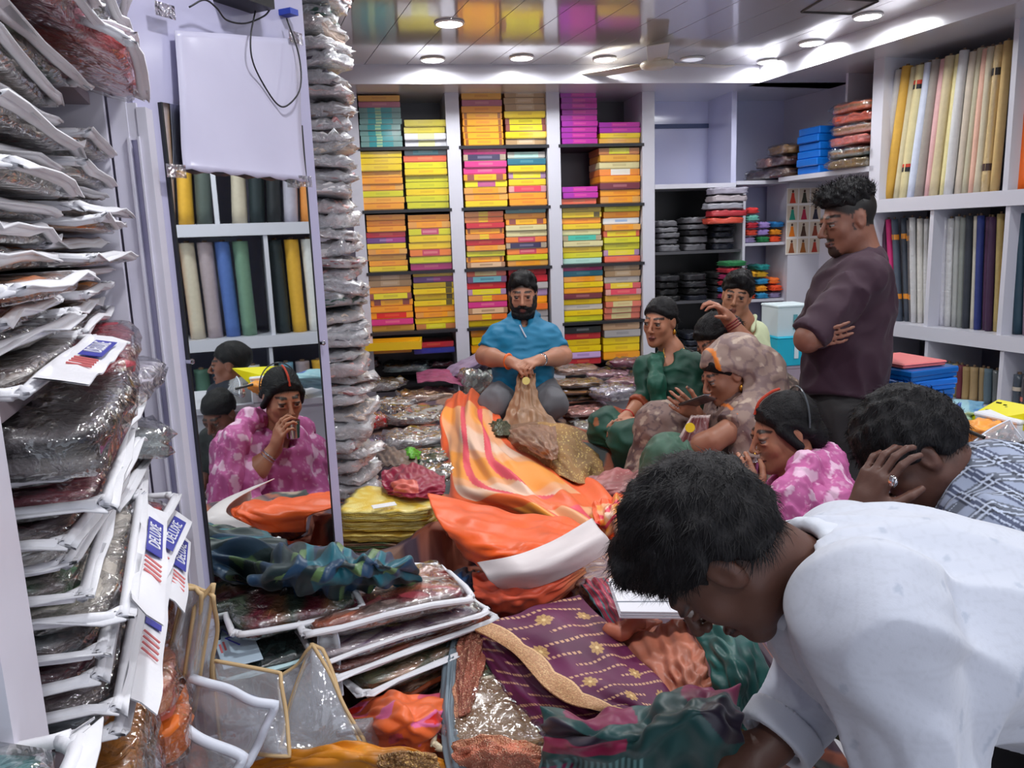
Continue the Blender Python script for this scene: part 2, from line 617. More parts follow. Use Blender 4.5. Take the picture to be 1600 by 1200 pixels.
# code: (name for the label, [(width, colour) ...] across the front, colour of the faint print)
KIND = {
    'Y': ('yellow', [(1, Y)], (0.80, 0.62, 0.05)), 'O': ('orange', [(1, O)], (0.86, 0.45, 0.10)), 'M': ('mustard', [(1, (0.90, 0.66, 0.20))], (0.8, 0.5, 0.1)),
    'o': ('light orange', [(.2, (0.90, 0.62, 0.28)), (.6, O), (.2, (0.90, 0.66, 0.30))], (0.88, 0.5, 0.2)), 'P': ('pink', [(1, PK)], (0.95, 0.62, 0.60)),
    'Mg': ('magenta', [(.3, (0.66, 0.10, 0.66)), (.7, MG)], (0.90, 0.42, 0.62)), 'R': ('red', [(1, RD)], (0.92, 0.55, 0.3)), 'Rs': ('rose', [(1, RS)], (0.85, 0.6, 0.6)),
    'T': ('teal', [(.2, TG), (.18, TL), (.14, (0.68, 0.82, 0.62)), (.26, TL), (.22, TG)], TL), 'Yp': ('pale yellow', [(1, (0.86, 0.80, 0.22))], (0.8, 0.72, 0.2)),
    'W': ('white and pale yellow', [(.32, WH), (.4, (0.97, 0.97, 0.66)), (.28, WH)], (0.96, 0.96, 0.7)), 'Cy': ('cyan and grey', [(.2, (0.55, 0.66, 0.70)), (.6, CYN), (.2, (0.55, 0.66, 0.70))], (0.8, 0.95, 0.95)),
    'C': ('coral', [(1, (0.95, 0.42, 0.28))], (0.9, 0.6, 0.4)), 'YR': ('yellow and rose', [(.3, LM), (.42, (0.76, 0.30, 0.42)), (.28, LM)], (0.95, 0.75, 0.75)),
    'OR': ('orange and rose', [(.3, OR2), (.42, (0.78, 0.24, 0.34)), (.28, OR2)], (0.95, 0.7, 0.65)), 'B': ('beige', [(.28, (0.72, 0.58, 0.40)), (.44, BG), (.28, (0.72, 0.58, 0.40))], (0.88, 0.80, 0.68)),
    'Yb': ('yellow with brown ends', [(.1, BRN), (.8, (0.90, 0.85, 0.05)), (.1, BRN)], (0.66, 0.60, 0.05)), 'Ob': ('orange with brown corners', [(.08, O), (.16, BRN), (.52, (0.96, 0.72, 0.06)), (.16, BRN), (.08, O)], (0.8, 0.55, 0.05)),
    'Oe': ('orange with dark edge marks', [(.04, O), (.07, (0.62, 0.36, 0.10)), (.78, (0.96, 0.68, 0.08)), (.07, (0.62, 0.36, 0.10)), (.04, O)], (0.9, 0.5, 0.2)),
    'YRd': ('yellow with red centre', [(.14, O), (.7, (0.88, 0.16, 0.14)), (.16, O)], (0.95, 0.5, 0.2)), 'V': ('violet', [(.5, (0.42, 0.24, 0.50)), (.5, (0.62, 0.18, 0.48))], (0.8, 0.7, 0.85)),
    'Yk': ('yellow with dark label', [(.8, Y), (.15, (0.40, 0.34, 0.10)), (.05, Y)], (0.88, 0.68, 0.05)), 'YO': ('yellow with brown ends', [(.25, (0.76, 0.48, 0.25)), (.5, LM), (.25, (0.76, 0.48, 0.25))], (0.95, 0.9, 0.4)),
    'N': ('navy', [(.1, (0.70, 0.62, 0.52)), (.76, NV), (.14, (0.66, 0.60, 0.52))], (0.66, 0.66, 0.72)), 'YP': ('yellow with pink centre', [(.3, (0.92, 0.84, 0.10)), (.42, (0.74, 0.34, 0.54)), (.28, (0.92, 0.84, 0.06))], (0.78, 0.4, 0.55)),
    'Mi': ('mint', [(.18, (0.78, 0.80, 0.74)), (.64, MN), (.18, (0.76, 0.74, 0.70))], (0.60, 0.78, 0.76)), 'TB': ('deep teal', [(1, TB)], (0.45, 0.66, 0.68)), 'YV': ('yellow with violet ends', [(.12, (0.72, 0.55, 0.68)), (.74, (0.90, 0.84, 0.15)), (.14, (0.66, 0.52, 0.66))], (0.92, 0.82, 0.45)),
    'PR': ('pink and red', [(.14, (0.86, 0.62, 0.58)), (.72, (0.88, 0.24, 0.34)), (.14, (0.82, 0.55, 0.58))], (0.95, 0.55, 0.45)), 'F': ('orange, yellow and red', [(.36, (0.88, 0.58, 0.30)), (.24, (0.92, 0.80, 0.08)), (.4, (0.92, 0.45, 0.16))], (0.92, 0.6, 0.2)),
    'c': ('cream', [(1, (0.86, 0.82, 0.60))], (0.68, 0.62, 0.42)), 'K': ('peach cream', [(.1, (0.70, 0.52, 0.38)), (.8, PE), (.1, (0.70, 0.52, 0.38))], (0.55, 0.42, 0.30)), 'Tg': ('dusty teal', [(1, (0.34, 0.54, 0.54))], (0.70, 0.74, 0.55)),
    'CV': ('cyan with violet ends', [(.14, (0.56, 0.40, 0.56)), (.72, (0.50, 0.80, 0.84)), (.14, (0.56, 0.40, 0.56))], (0.30, 0.52, 0.66)), 'Gy': ('grey', [(1, GR)], (0.55, 0.55, 0.56)), 'Li': ('lilac', [(1, LI)], (0.55, 0.42, 0.66)),
    'CM': ('cream and sea-green', [(.14, (0.68, 0.62, 0.48)), (.72, (0.25, 0.74, 0.64)), (.14, (0.68, 0.62, 0.48))], (0.15, 0.55, 0.50)), 'MB': ('pale mint', [(1, MN)], (0.60, 0.78, 0.72)),
    'WB': ('white and blue', [(1, (0.84, 0.88, 0.90))], (0.30, 0.50, 0.80)), 'Yl': ('lime yellow', [(1, LM)], (0.70, 0.70, 0.10)), 'Ye': ('yellow with rose ends', [(.1, (0.85, 0.40, 0.25)), (.8, (0.92, 0.82, 0.06)), (.1, (0.85, 0.40, 0.25))], (0.85, 0.55, 0.1)),
    'Rr': ('red and yellow', [(.15, (0.82, 0.34, 0.34)), (.62, (0.92, 0.78, 0.12)), (.23, (0.82, 0.34, 0.34))], (0.95, 0.9, 0.6)), 'Mr': ('maroon', [(1, MR)], (0.80, 0.6, 0.6)), 'D': ('dark grey', [(1, BK)], (0.8, 0.8, 0.8)),
    'PY': ('peach', [(1, PE)], (0.70, 0.50, 0.36)), 'OW': ('orange with white label', [(.28, (0.92, 0.55, 0.22)), (.48, (0.88, 0.88, 0.84)), (.24, (0.92, 0.58, 0.20))], (0.86, 0.86, 0.80)), 'RB': ('red and cream', [(.2, (0.86, 0.45, 0.36)), (.55, (0.84, 0.78, 0.55)), (.25, (0.86, 0.45, 0.36))], (0.8, 0.65, 0.45)),
    'Bl': ('dark blue', [(1, BL)], (0.2, 0.25, 0.6)), 'Tn': ('golden tan', [(1, (0.86, 0.64, 0.24))], (0.72, 0.48, 0.14)),
}
CARTON = M('carton', vcol=True, rough=0.32, coat=0.7, spec=0.4)
ORD = ['top', 'second', 'third', 'fourth', 'fifth', 'sixth', 'seventh', 'eighth', 'ninth', 'tenth', 'eleventh']
SHN = ['top', 'second', 'third', 'fourth', 'lowest']
_bcache = {}


def carton_mesh(code, w, h, d):
    """Lidded box: front on -y, printed bands and a faint print strip on the lid's front, lid a touch wider than its tray."""
    name, bands, pr = KIND[code]
    V, Fc, C = [], [], []

    def quad(p, c):
        o = len(V); V.extend(p); Fc.append((o, o + 1, o + 2, o + 3)); C.append(c)
    base = bands[len(bands) // 2][1]
    side = bands[0][1]
    e = 0.0035
    zs = [0.0, h * 0.2, h * 0.2, h]
    tray, lid = 0.0, e
    # tray under the lid
    x0, x1 = -w / 2 + e, w / 2 - e
    z1 = h * 0.22
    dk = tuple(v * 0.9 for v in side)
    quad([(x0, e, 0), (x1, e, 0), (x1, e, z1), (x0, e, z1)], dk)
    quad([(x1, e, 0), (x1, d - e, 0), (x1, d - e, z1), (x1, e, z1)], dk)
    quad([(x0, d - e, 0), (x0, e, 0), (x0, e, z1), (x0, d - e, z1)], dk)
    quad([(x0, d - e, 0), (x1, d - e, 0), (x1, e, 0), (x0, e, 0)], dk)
    # lid
    x0, x1, zl, zt = -w / 2, w / 2, h * 0.14, h - 0.001
    x = x0
    tot = sum(b[0] for b in bands)
    for fr, c in bands:
        xb = x + w * fr / tot
        zc0, zc1 = zl + (zt - zl) * 0.3, zl + (zt - zl) * 0.72
        pa, pb = max(x, -w * 0.17), min(xb, w * 0.17)
        if pb - pa > 0.01:
            for xa_, xb_, col_ in ((x, pa, c), (pb, xb, c)):
                if xb_ - xa_ > 1e-5:
                    quad([(xa_, 0, zl), (xb_, 0, zl), (xb_, 0, zt), (xa_, 0, zt)], col_)
            quad([(pa, 0, zl), (pb, 0, zl), (pb, 0, zc0), (pa, 0, zc0)], c)
            quad([(pa, 0, zc1), (pb, 0, zc1), (pb, 0, zt), (pa, 0, zt)], c)
            quad([(pa, 0, zc0), (pb, 0, zc0), (pb, 0, zc1), (pa, 0, zc1)], tuple(0.45 * a + 0.55 * b for a, b in zip(pr, c)))
        else:
            quad([(x, 0, zl), (xb, 0, zl), (xb, 0, zt), (x, 0, zt)], c)
        x = xb
    quad([(x1, 0, zl), (x1, d, zl), (x1, d, zt), (x1, 0, zt)], side)
    quad([(x0, d, zl), (x0, 0, zl), (x0, 0, zt), (x0, d, zt)], side)
    quad([(x0, 0, zt), (x1, 0, zt), (x1, d, zt), (x0, d, zt)], base)
    quad([(x1, 0, zl), (x0, 0, zl), (x0, d, zl), (x1, d, zl)], side)
    quad([(x1, d, zl), (x0, d, zl), (x0, d, zt), (x1, d, zt)], side)
    return V, Fc, C


BAYN = ['left bay', 'middle bay', 'right bay']


def box_stack(bay, row, side, x0, x1, y0, y1, codes, off=-0.03):
    """Boxes from the top down between two pixel heights of the front plane."""
    codes = codes.split()
    n = len(codes)
    s0, zt = bw(x0, (y0 + y1) / 2)[0], bw((x0 + x1) / 2, y0)[1]
    s1, zb = bw(x1, (y0 + y1) / 2)[0], bw((x0 + x1) / 2, y1)[1]
    zb = max(zb, SHZ[row]) if row < 4 and zb < SHZ[row] + 0.02 else zb
    if row < 4:
        zb = SHZ[row] + 0.001
    H = (zt - zb) / n
    for k, c in enumerate(codes):
        w = (s1 - s0) * RND.uniform(0.95, 0.975)
        d = 0.27
        z = zt - (k + 1) * H
        sc = (s0 + s1) / 2 + RND.uniform(-0.004, 0.004)
        p = BACK.pt(sc, off + RND.uniform(-0.015, 0.012), z)
        V, Fc, C = carton_mesh(c, w, H, d)
        o = obj('saree_box', V, Fc, CARTON, corner=C)
        o.location = p
        o.rotation_euler = (0, 0, BACK.ang() + rad(RND.uniform(-.7, .7)))
        lab = '%s box, %s in %s stack, %s shelf, %s' % (KIND[c][0], ORD[k], side, SHN[row], BAYN[bay])
        tag(o, lab, 'box', 'saree boxes stacked in the far shelving')


for a in (
    (0, 0, 'left', 560, 628, 148, 228, 'M Rs T T T T T T T'), (0, 0, 'right', 631, 698, 186, 227, 'Yp Yp W W'),
    (0, 1, 'left', 563, 631, 236, 326, 'Y Y Y M O o Yl M O'), (0, 1, 'right', 632, 701, 231, 325, 'Cy C Yl Y Yl Yl Y Yl Yl'),
    (0, 2, 'left', 573, 636, 335, 423, 'O O O R V Y o M O Y'), (0, 2, 'right', 638, 706, 335, 422, 'O o YR Y Y OR Yl P'),
    (0, 3, 'left', 577, 646, 428, 516, 'B B O Yb Ob O YRd P Tn'), (0, 3, 'right', 647, 712, 423, 515, 'Y V Yk Yk Yk Yk O o Y YO'),
    (1, 0, 'left', 722, 787, 144, 226, 'M Rs O Oe Oe Oe Oe Oe'), (1, 0, 'right', 789, 855, 140, 226, 'B B B Y Yb Yb Y B'),
    (1, 1, 'left', 725, 794, 230, 324, 'P N P P Ob YP o o Y'), (1, 1, 'right', 795, 856, 236, 322, 'Mi TB Y YV Y PR O O'),
    (1, 2, 'left', 728, 790, 330, 419, 'F F R Oe F R o Yl Oe K'), (1, 2, 'right', 791, 857, 323, 418, 'Tg O Ob c c OR N OR Yl o'),
    (1, 3, 'left', 731, 794, 422, 511, 'RB CV R YV F P K F Y'), (1, 3, 'right', 797, 858, 419, 510, 'R R Gy Li O F Gy Gy'),
    (2, 0, 'left', 878, 936, 142, 226, 'Mg Mg Mg Mg Mg Mg Mg Mg Mg'), (2, 0, 'right', 937, 1003, 190, 225, 'Mg Mg Y M'),
    (2, 1, 'left', 879, 936, 291, 320, 'Mg Mg C'), (2, 1, 'right', 938, 1003, 230, 319, 'YO M c OW O Mr O o'),
    (2, 2, 'left', 880, 943, 322, 412, 'Y Yk O Y c CM c Y Yl MB'), (2, 2, 'right', 945, 1003, 320, 411, 'Yl O WB o Ye Yl Yl YV C'),
    (2, 3, 'left', 881, 944, 414, 503, 'P TB o Y O Mr Y Gy Y Yl'), (2, 3, 'right', 946, 1004, 413, 501, 'B B Gy Rr PR Tn RB RB RB'),
):
    box_stack(*a)
Z5 = ZB0 + 0.121
for a in ((0, 4, 'left', 573, 645, 541, 553, 'O'), (0, 4, 'right', 646, 712, 535, 553, 'R Bl'), (1, 4, 'left', 736, 795, 514, 552, 'O Y O'), (1, 4, 'right', 800, 856, 520, 552, 'Y O'),
          (2, 4, 'left', 884, 942, 511, 571, 'D R Y Y Li R'), (2, 4, 'right', 944, 1003, 504, 562, 'PY Gy Y Y O')):
    box_stack(*a)

# open yellow tray in front of the left bay
s, z = bw(612, 544, 0.12)
t = thing('open_box', 'open yellow saree box tray with orange lining at the foot of left bay', 'box', BACK.pt(s, 0.10, z), (0, 0, BACK.ang() - 0.08))
for v in (box_vf(-.2, .2, -.13, .13, 0, .006), box_vf(-.2, .2, -.13, -.118, 0.006, .05), box_vf(-.2, .2, .118, .13, 0.006, .05), box_vf(-.2, -.188, -.118, .118, 0.006, .05), box_vf(.188, .2, -.118, .118, 0.006, .05)):
    obj('side_panel', *v, M('yellow_card', (0.94, 0.76, 0.05), rough=0.35, coat=0.5), t, local=True)
obj('lining', *box_vf(-.15, .15, -.09, .09, 0.006, .02), M('orange_card', (0.90, 0.45, 0.08), rough=0.4, coat=0.5), t, local=True)

# ---------------------------------------------------------------- bays to the right of the boxes
S3 = POSTS[3][1]
e0, e1 = bw(1143, 200)[0], bw(1151, 200)[0]
zsh = bw(1085, 287)[1]
cub = thing('wall_cubby', 'empty pale lilac wall cubby right of the magenta boxes', 'cabinet', BACK.pt((S3 + e0) / 2, -0.2, zsh))
PALE = M('pale_lilac_laminate', (0.78, 0.79, 0.90), rough=0.15, coat=0.6)
obj('back_panel', *wall_box(BACK, S3, e1, -0.42, -0.40, zsh, ZB), PALE, cub)
obj('side_panel', *wall_box(BACK, e0, e1, -0.40, 0.0, zsh, ZB), PALE, cub)
obj('bottom_panel', *wall_box(BACK, S3, e1, -0.42, 0.005, zsh - 0.03, zsh), WHITE, cub)
obj('inner_panel', *wall_box(BACK, S3, e0, -0.40, -0.385, zsh + 0.42, zsh + 0.45), M('blue_trim', (0.25, 0.30, 0.45)), cub)

# dark bay under it with folded black and grey clothes
dk = thing('dark_shelving', 'dark open shelving with folded black garments behind the seated women', 'shelves', BACK.pt((S3 + e0) / 2, -0.2, PLATFORM))
e2 = bw(1160, 380)[0]
obj('back_panel', *wall_box(BACK, S3, e2, -0.42, -0.40, PLATFORM, zsh - 0.03), M('black_panel', (0.07, 0.08, 0.09), rough=0.3), dk)
zz = [bw(1085, 392)[1], bw(1085, 470)[1], bw(1085, 560)[1]]
for z in zz:
    obj('shelf', *wall_box(BACK, S3, e2, -0.40, -0.02, z - 0.02, z), M('grey_shelf', (0.30, 0.30, 0.32), rough=0.4), dk)
obj('side_panel', *wall_box(BACK, e2, e2 + 0.02, -0.42, 0.0, PLATFORM, zsh - 0.03), WHITE, dk)


CLOTHM = M('cloth', vcol=True, rough=0.75, sheen=0.08, bmp=dict(scale=700, strength=0.15, dist=0.001))
SATIN = M('satin', vcol=True, rough=0.42, sheen=0.08, bmp=dict(scale=60, strength=0.12, dist=0.004))
SHINY = M('shiny_cloth', vcol=True, rough=0.3, spec=0.6, coat=0.25, bmp=dict(scale=240, strength=0.5, dist=0.003))


def slab_vf(L, W, H, layers=4, seed=0, n=14, amp=0.006, corr=0.004, fold_edge=True):
    """Folded cloth pile: pillow-like slab whose sides show the layers. Local: x in L, y in W, z 0..H. Returns V, F, uvw."""
    r = np.random.RandomState(seed)
    nz = SinNoise(seed, 8, 1.5, 5.0, 2)
    m = 4 * n
    prof = []
    k = max(2 * layers + 1, 5)
    per = []
    for i in range(n): per.append((-1 + 2 * i / n, -1))
    for i in range(n): per.append((1, -1 + 2 * i / n))
    for i in range(n): per.append((1 - 2 * i / n, 1))
    for i in range(n): per.append((-1, 1 - 2 * i / n))
    per = np.array(per)
    q = np.abs(per) ** 8
    per = per / ((q.sum(1)) ** (1 / 8))[:, None]      # rounded corners
    V = []
    zs = np.linspace(0, 1, k)
    for j, z in enumerate(zs):
        inset = -corr * (1 if j % 2 == 0 else -0.6)
        if j in (0, k - 1):
            inset = -corr * 2
        p = per * [L / 2 + inset, W / 2 + inset]
        w = nz(per[:, 0] * 0.7 + z * 0.35, per[:, 1] * 0.7 - z * 0.2) * amp
        x = p[:, 0] + per[:, 0] * w * 0.7
        y = p[:, 1] + per[:, 1] * w * 0.7
        zz_ = H * z + nz(per[:, 0] * 0.6, per[:, 1] * 0.6 + 3) * amp * (0.25 + 0.75 * z)
        V.append(np.stack([x, y, np.maximum(zz_, 0)], 1))
    rings = len(V)
    Fc = grid_faces(rings, m).tolist()
    # close in v
    Fc = []
    for j in range(rings - 1):
        for i in range(m):
            l = (i + 1) % m
            Fc.append((j * m + i, j * m + l, (j + 1) * m + l, (j + 1) * m + i))
    # top: shrinking rings
    top0 = rings - 1
    rr = V[-1]
    cz = H + amp * 0.5
    for s in (0.82, 0.55, 0.25):
        c = rr * [s, s, 1]
        c[:, 2] = H + nz(c[:, 0] / L * 1.4 + 5, c[:, 1] / W * 1.4) * amp * 0.8 + amp * 0.5 * (1 - s)
        V.append(c)
        j = len(V) - 2
        for i in range(m):
            l = (i + 1) % m
            Fc.append((j * m + i, j * m + l, (j + 1) * m + l, (j + 1) * m + i))
    Fc.append(tuple((len(V) - 1) * m + i for i in range(m)))
    Fc.append(tuple(range(m - 1, -1, -1)))
    V = np.concatenate(V)
    V[:, 2] *= (H * .985) / V[:, 2].max()
    return V, Fc


def folded(name, label, cat, loc, rot, L, W, H, col, layers=4, seed=0, mat=None, group=None, n=8, tint=0.07, edge=None, parent=None, amp=0.006, corr=0.004):
    """A folded piece of cloth as one mesh; colour varies a little by layer; edge = colour of every second layer."""
    V, Fc = slab_vf(L, W, H, layers, seed, n, amp, corr)
    r = np.random.RandomState(seed + 5)
    lay = np.clip((V[:, 2] / H * layers).astype(int), 0, layers)
    jit = r.uniform(-tint, tint, layers + 1)
    C = np.array(col)[None, :] * (1 + jit[lay][:, None])
    if edge is not None:
        mk = (lay % 2 == 1) & (V[:, 2] < H * 0.93)
        C[mk] = np.array(edge)
    o = obj(name, V, Fc, mat or CLOTHM, parent, local=True, cols=C, smooth=True)
    o.location = tuple(float(v) for v in loc)
    o.rotation_euler = rot
    if label:
        tag(o, label, cat, group)
    return o


def wallrot(w, extra=0.0):
    return (0, 0, w.ang() + extra)


# dark folded garments
_names = ['black', 'charcoal', 'grey', 'dark navy']
_cols = [(0.06, 0.06, 0.07), (0.14, 0.14, 0.16), (0.42, 0.42, 0.44), (0.08, 0.10, 0.16)]
for r_, (zb_, nst) in enumerate(((zz[0], 3), (zz[1], 3), (zz[2], 3))):
    for c_ in range(nst):
        s_ = S3 + 0.12 + c_ * (e2 - S3 - 0.2) / (nst - 1) * 0.92
        z_ = zb_
        for k in range(4 if r_ else 5):
            h_ = RND.uniform(0.035, 0.055)
            ci = RND.choice([0, 0, 1, 3]) if r_ else (2 if c_ == 0 and k % 2 == 0 else RND.choice([1, 2, 3]))
            folded('folded_garment', '%s folded garment, %s from bottom, %s stack on the %s dark shelf' % (_names[ci], ['first', 'second', 'third', 'fourth', 'fifth'][k], ['left', 'middle', 'right'][c_], ['upper', 'middle', 'lower'][r_]),
                   'garment', BACK.pt(s_ + RND.uniform(-.01, .01), -0.16 + RND.uniform(-.02, .02), z_), wallrot(BACK), 0.155, 0.26, h_, _cols[ci], 3, seed=r_ * 40 + c_ * 9 + k, group='folded garments on the dark shelves', mat=SATIN)
            z_ += h_ + 0.001
# red and pink packets at the upper right of the dark bay
for k, cc in enumerate([(0.80, 0.30, 0.22), (0.72, 0.20, 0.24), (0.66, 0.66, 0.70), (0.70, 0.66, 0.68), (0.62, 0.60, 0.66)]):
    folded('folded_garment', '%s folded piece, %s up, piled on the dark bay' % (['orange-red', 'crimson', 'pale grey', 'silvery', 'grey-lilac'][k], ['first', 'second', 'third', 'fourth', 'fifth'][k]), 'garment',
           BACK.pt(e2 - 0.16 + RND.uniform(-.02, .02), 0.04, zz[0] + 0.18 + k * 0.05), wallrot(BACK), 0.26, 0.14, 0.048, cc, 3, seed=300 + k, mat=SHINY, group='bright pieces piled in the dark bay')
# ---------------------------------------------------------------- far right corner and right wall
def rw(px, py, off=0.0):
    return RIGHT.hit(px, py, off)


# corner bay (back wall) with bright folded cloths
c0, c1 = e2 + 0.02, bw(1228, 380)[0]
ZK = bw(1190, 282)[1]
crn = thing('corner_shelving', 'white corner shelving with bright folded fabrics beside the poster panel', 'shelves', BACK.pt((c0 + c1) / 2, -0.2, PLATFORM))
obj('back_panel', *wall_box(BACK, c0, c1 + 0.9, -0.42, -0.40, PLATFORM, ZB), PALE, crn)
zc = [bw(1195, 379)[1], bw(1195, 467)[1], bw(1195, 560)[1]]
for z in zc:
    obj('shelf', *wall_box(BACK, c0, c1, -0.40, -0.01, z - 0.02, z), WHITE, crn)
obj('top_shelf', *wall_box(BACK, e1, c1 + 0.35, -0.40, 0.01, ZK - 0.025, ZK), WHITE, crn)
p1 = bw(1283, 380)[0]
obj('poster_panel', *wall_box(BACK, c1, p1 + 0.2, -0.30, 0.03, PLATFORM, ZK - 0.02), WHITE, crn)
# poster of twelve sarees
PW = M('poster', vcol=True, rough=0.35)
a0, za = bw(1230, 294, 0.034); a1, zb_ = bw(1281, 396, 0.034)
pst = thing('poster', 'catalogue poster with twelve small pictures of women in sarees', 'poster', BACK.pt((a0 + a1) / 2, 0.034, (za + zb_) / 2))
obj('sheet', *wall_box(BACK, a0, a1, 0.0305, 0.0345, zb_, za), M('poster_white', (0.90, 0.88, 0.86)), pst)
_pc = [hx('c8402e'), hx('3a3a2c'), hx('6a3028'), hx('2f9a80'), hx('b02848'), hx('26283c'), hx('e07818'), hx('4a3020'), hx('8a3a20'), hx('8a4a28'), hx('9a5a20'), hx('b03420')]
for k in range(12):
    i, j = k % 3, k // 3
    u0 = a0 + (a1 - a0) * (i + 0.06) / 3; u1 = a0 + (a1 - a0) * (i + 0.94) / 3
    v1 = za + (zb_ - za) * (j + 0.05) / 4; v0 = za + (zb_ - za) * (j + 0.92) / 4
    P = lambda u, v, o: BACK.pt(u0 + (u1 - u0) * u, o, v0 + (v1 - v0) * v)
    V = [P(0, 0, .035), P(1, 0, .035), P(1, 1, .035), P(0, 1, .035)]
    Fc = [(0, 1, 2, 3)]
    C = [(0.82, 0.76, 0.68)]
    sil = [(.2, .02), (.8, .02), (.66, .45), (.62, .72), (.38, .72), (.34, .45)]
    V += [P(u, v, .036) for u, v in sil]; Fc.append(tuple(range(4, 10))); C.append(_pc[k])
    hd = [(.5 + .11 * math.cos(t), .83 + .1 * math.sin(t)) for t in np.linspace(0, 6.28, 9)[:-1]]
    V += [P(u, v, .036) for u, v in hd]; Fc.append(tuple(range(10, 18))); C.append((0.30, 0.18, 0.14))
    obj('picture', V, Fc, PW, pst, corner=C)

BR = [(0.78, 0.25, 0.16), (0.42, 0.72, 0.66), (0.70, 0.12, 0.20), (0.55, 0.50, 0.66), (0.62, 0.28, 0.62), (0.10, 0.45, 0.25), (0.62, 0.52, 0.78), (0.85, 0.20, 0.20), (0.10, 0.45, 0.70), (0.95, 0.60, 0.10), (0.85, 0.62, 0.10), (0.40, 0.10, 0.45), (0.95, 0.45, 0.15), (0.05, 0.50, 0.50), (0.90, 0.70, 0.15), (0.15, 0.55, 0.75), (0.92, 0.30, 0.12), (0.60, 0.12, 0.35)]
BRN_ = ['rust red', 'sea-green', 'crimson', 'grey-lilac', 'purple', 'bottle green', 'lavender', 'scarlet', 'blue', 'amber', 'golden', 'plum', 'tangerine', 'teal', 'yellow', 'sky blue', 'vermilion', 'wine']
lv = ['upper', 'middle', 'lower']
cnt = 0
for r_, (zb_s, stacks) in enumerate(((zc[0], [[3, 0, 2, 1, 7], [5, 6, 6], [16, 9, 8]]), (zc[1], [[16, 11, 11, 10], [15, 9, 15, 14, 13], [3, 16, 12]]), (zc[2], [[13, 5, 2], [5, 13, 17], [2, 17]]))):
    for c_, st in enumerate(stacks):
        z_ = zb_s
        for k, ci in enumerate(st):
            h_ = 0.05
            w_ = (c1 - c0) / 3 - 0.005
            folded('folded_fabric', '%s folded fabric, %s from bottom, %s stack on the %s corner shelf' % (BRN_[ci], ['first', 'second', 'third', 'fourth', 'fifth'][k], ['left', 'middle', 'right'][c_], lv[r_]), 'fabric',
                   BACK.pt(c0 + 0.01 + w_ * (c_ + .5) + RND.uniform(-.006, .006), -0.13 + RND.uniform(-.02, .02), z_), wallrot(BACK), w_ - .012, 0.22, h_, BR[ci], 2, seed=400 + cnt, group='bright folded fabrics in the corner', corr=0.008)
            cnt += 1
            z_ += h_ + 0.001
# left side stacks of the dark bay, bright (in front of it)
for k, ci in enumerate([17, 8, 2, 17, 2, 5]):
    folded('folded_fabric', '%s folded fabric, %s up in the stack beside the white corner shelf' % (BRN_[ci], ORD[k] if k else 'lowest'), 'fabric', BACK.pt(e2 - 0.09, 0.02, zz[1] + 0.005 + k * 0.046), wallrot(BACK), 0.15, 0.2, 0.044, BR[ci], 2, seed=470 + k, group='bright fabrics beside the corner shelf', corr=0.008)

# right wall shelving: uprights and boards
rd0, rz0 = rw(1368, 200)
far_s = rw(1300, 200)[0]
ZU = rw(1480, 304)[1]            # top of the upper board (front edge centre)
ZM = rw(1480, 514)[1]
runit = thing('roll_shelving', 'white wall shelving holding upright fabric rolls on the right wall', 'shelves', RIGHT.pt(rd0 + 0.5, -0.2, 0.0))
S_END = 6.6
ups = [rd0 + 0.02, rw(1577, 150)[0], rw(1577, 150)[0] + 1.25, rw(1577, 150)[0] + 2.5, S_END]
for k, s in enumerate(ups):
    obj('upright', *wall_box(RIGHT, s, s + 0.028, -0.40, 0.0, ZU, ZB), WHITE, runit)
mids = [rw(1452, 400)[0] - 0.01, rw(1566, 400)[0], rw(1566, 400)[0] + 0.95, rw(1566, 400)[0] + 1.9, rw(1566, 400)[0] + 2.85]
for s in mids:
    obj('upright', *wall_box(RIGHT, s, s + 0.025, -0.40, 0.0, ZM, ZU - 0.02), WHITE, runit)
lows = [rw(1444, 560)[0], rw(1562, 560)[0], rw(1562, 560)[0] + 0.95, rw(1562, 560)[0] + 1.9]
for s in lows:
    obj('upright', *wall_box(RIGHT, s, s + 0.022, -0.40, 0.0, 0.55, ZM - 0.02), WHITE, runit)
obj('board', *wall_box(RIGHT, rd0 + 0.0, S_END + .03, -0.40, 0.012, ZU - 0.075, ZU), WHITE, runit)
obj('board', *wall_box(RIGHT, rd0 + 0.0, S_END + .03, -0.40, 0.012, ZM - 0.075, ZM), WHITE, runit)
obj('board', *wall_box(RIGHT, rd0 + 0.0, S_END + .03, -0.40, 0.012, 0.47, 0.55), WHITE, runit)
obj('back_panel', *wall_box(RIGHT, far_s, S_END + .03, -0.42, -0.40, 0.0, ZB), PALE, runit)
# open display part between the corner and the rolls
obj('shelf', *wall_box(RIGHT, -1.0, rd0, -0.40, 0.0, rw(1330, 263)[1] - 0.03, rw(1330, 263)[1]), WHITE, runit)
ZD = rw(1330, 263)[1]
obj('upright', *wall_box(RIGHT, rw(1296, 160)[0], rw(1296, 160)[0] + 0.02, -0.40, -0.12, ZD, ZB), WHITE, runit)
obj('side_panel', *wall_box(RIGHT, rd0 - 0.035, rd0 + 0.02, -0.40, 0.0, 0.5, ZB), WHITE, runit)

# rolls of cloth
ROLLM = M('roll_cloth', vcol=True, rough=0.6, sheen=0.05, noise=(40, 0.06), bmp=dict(scale=18, strength=0.35, dist=0.01))
ROLLP = M('roll_wrapped', vcol=True, rough=0.25, coat=0.8, bmp=dict(scale=38, strength=0.55, dist=0.012))


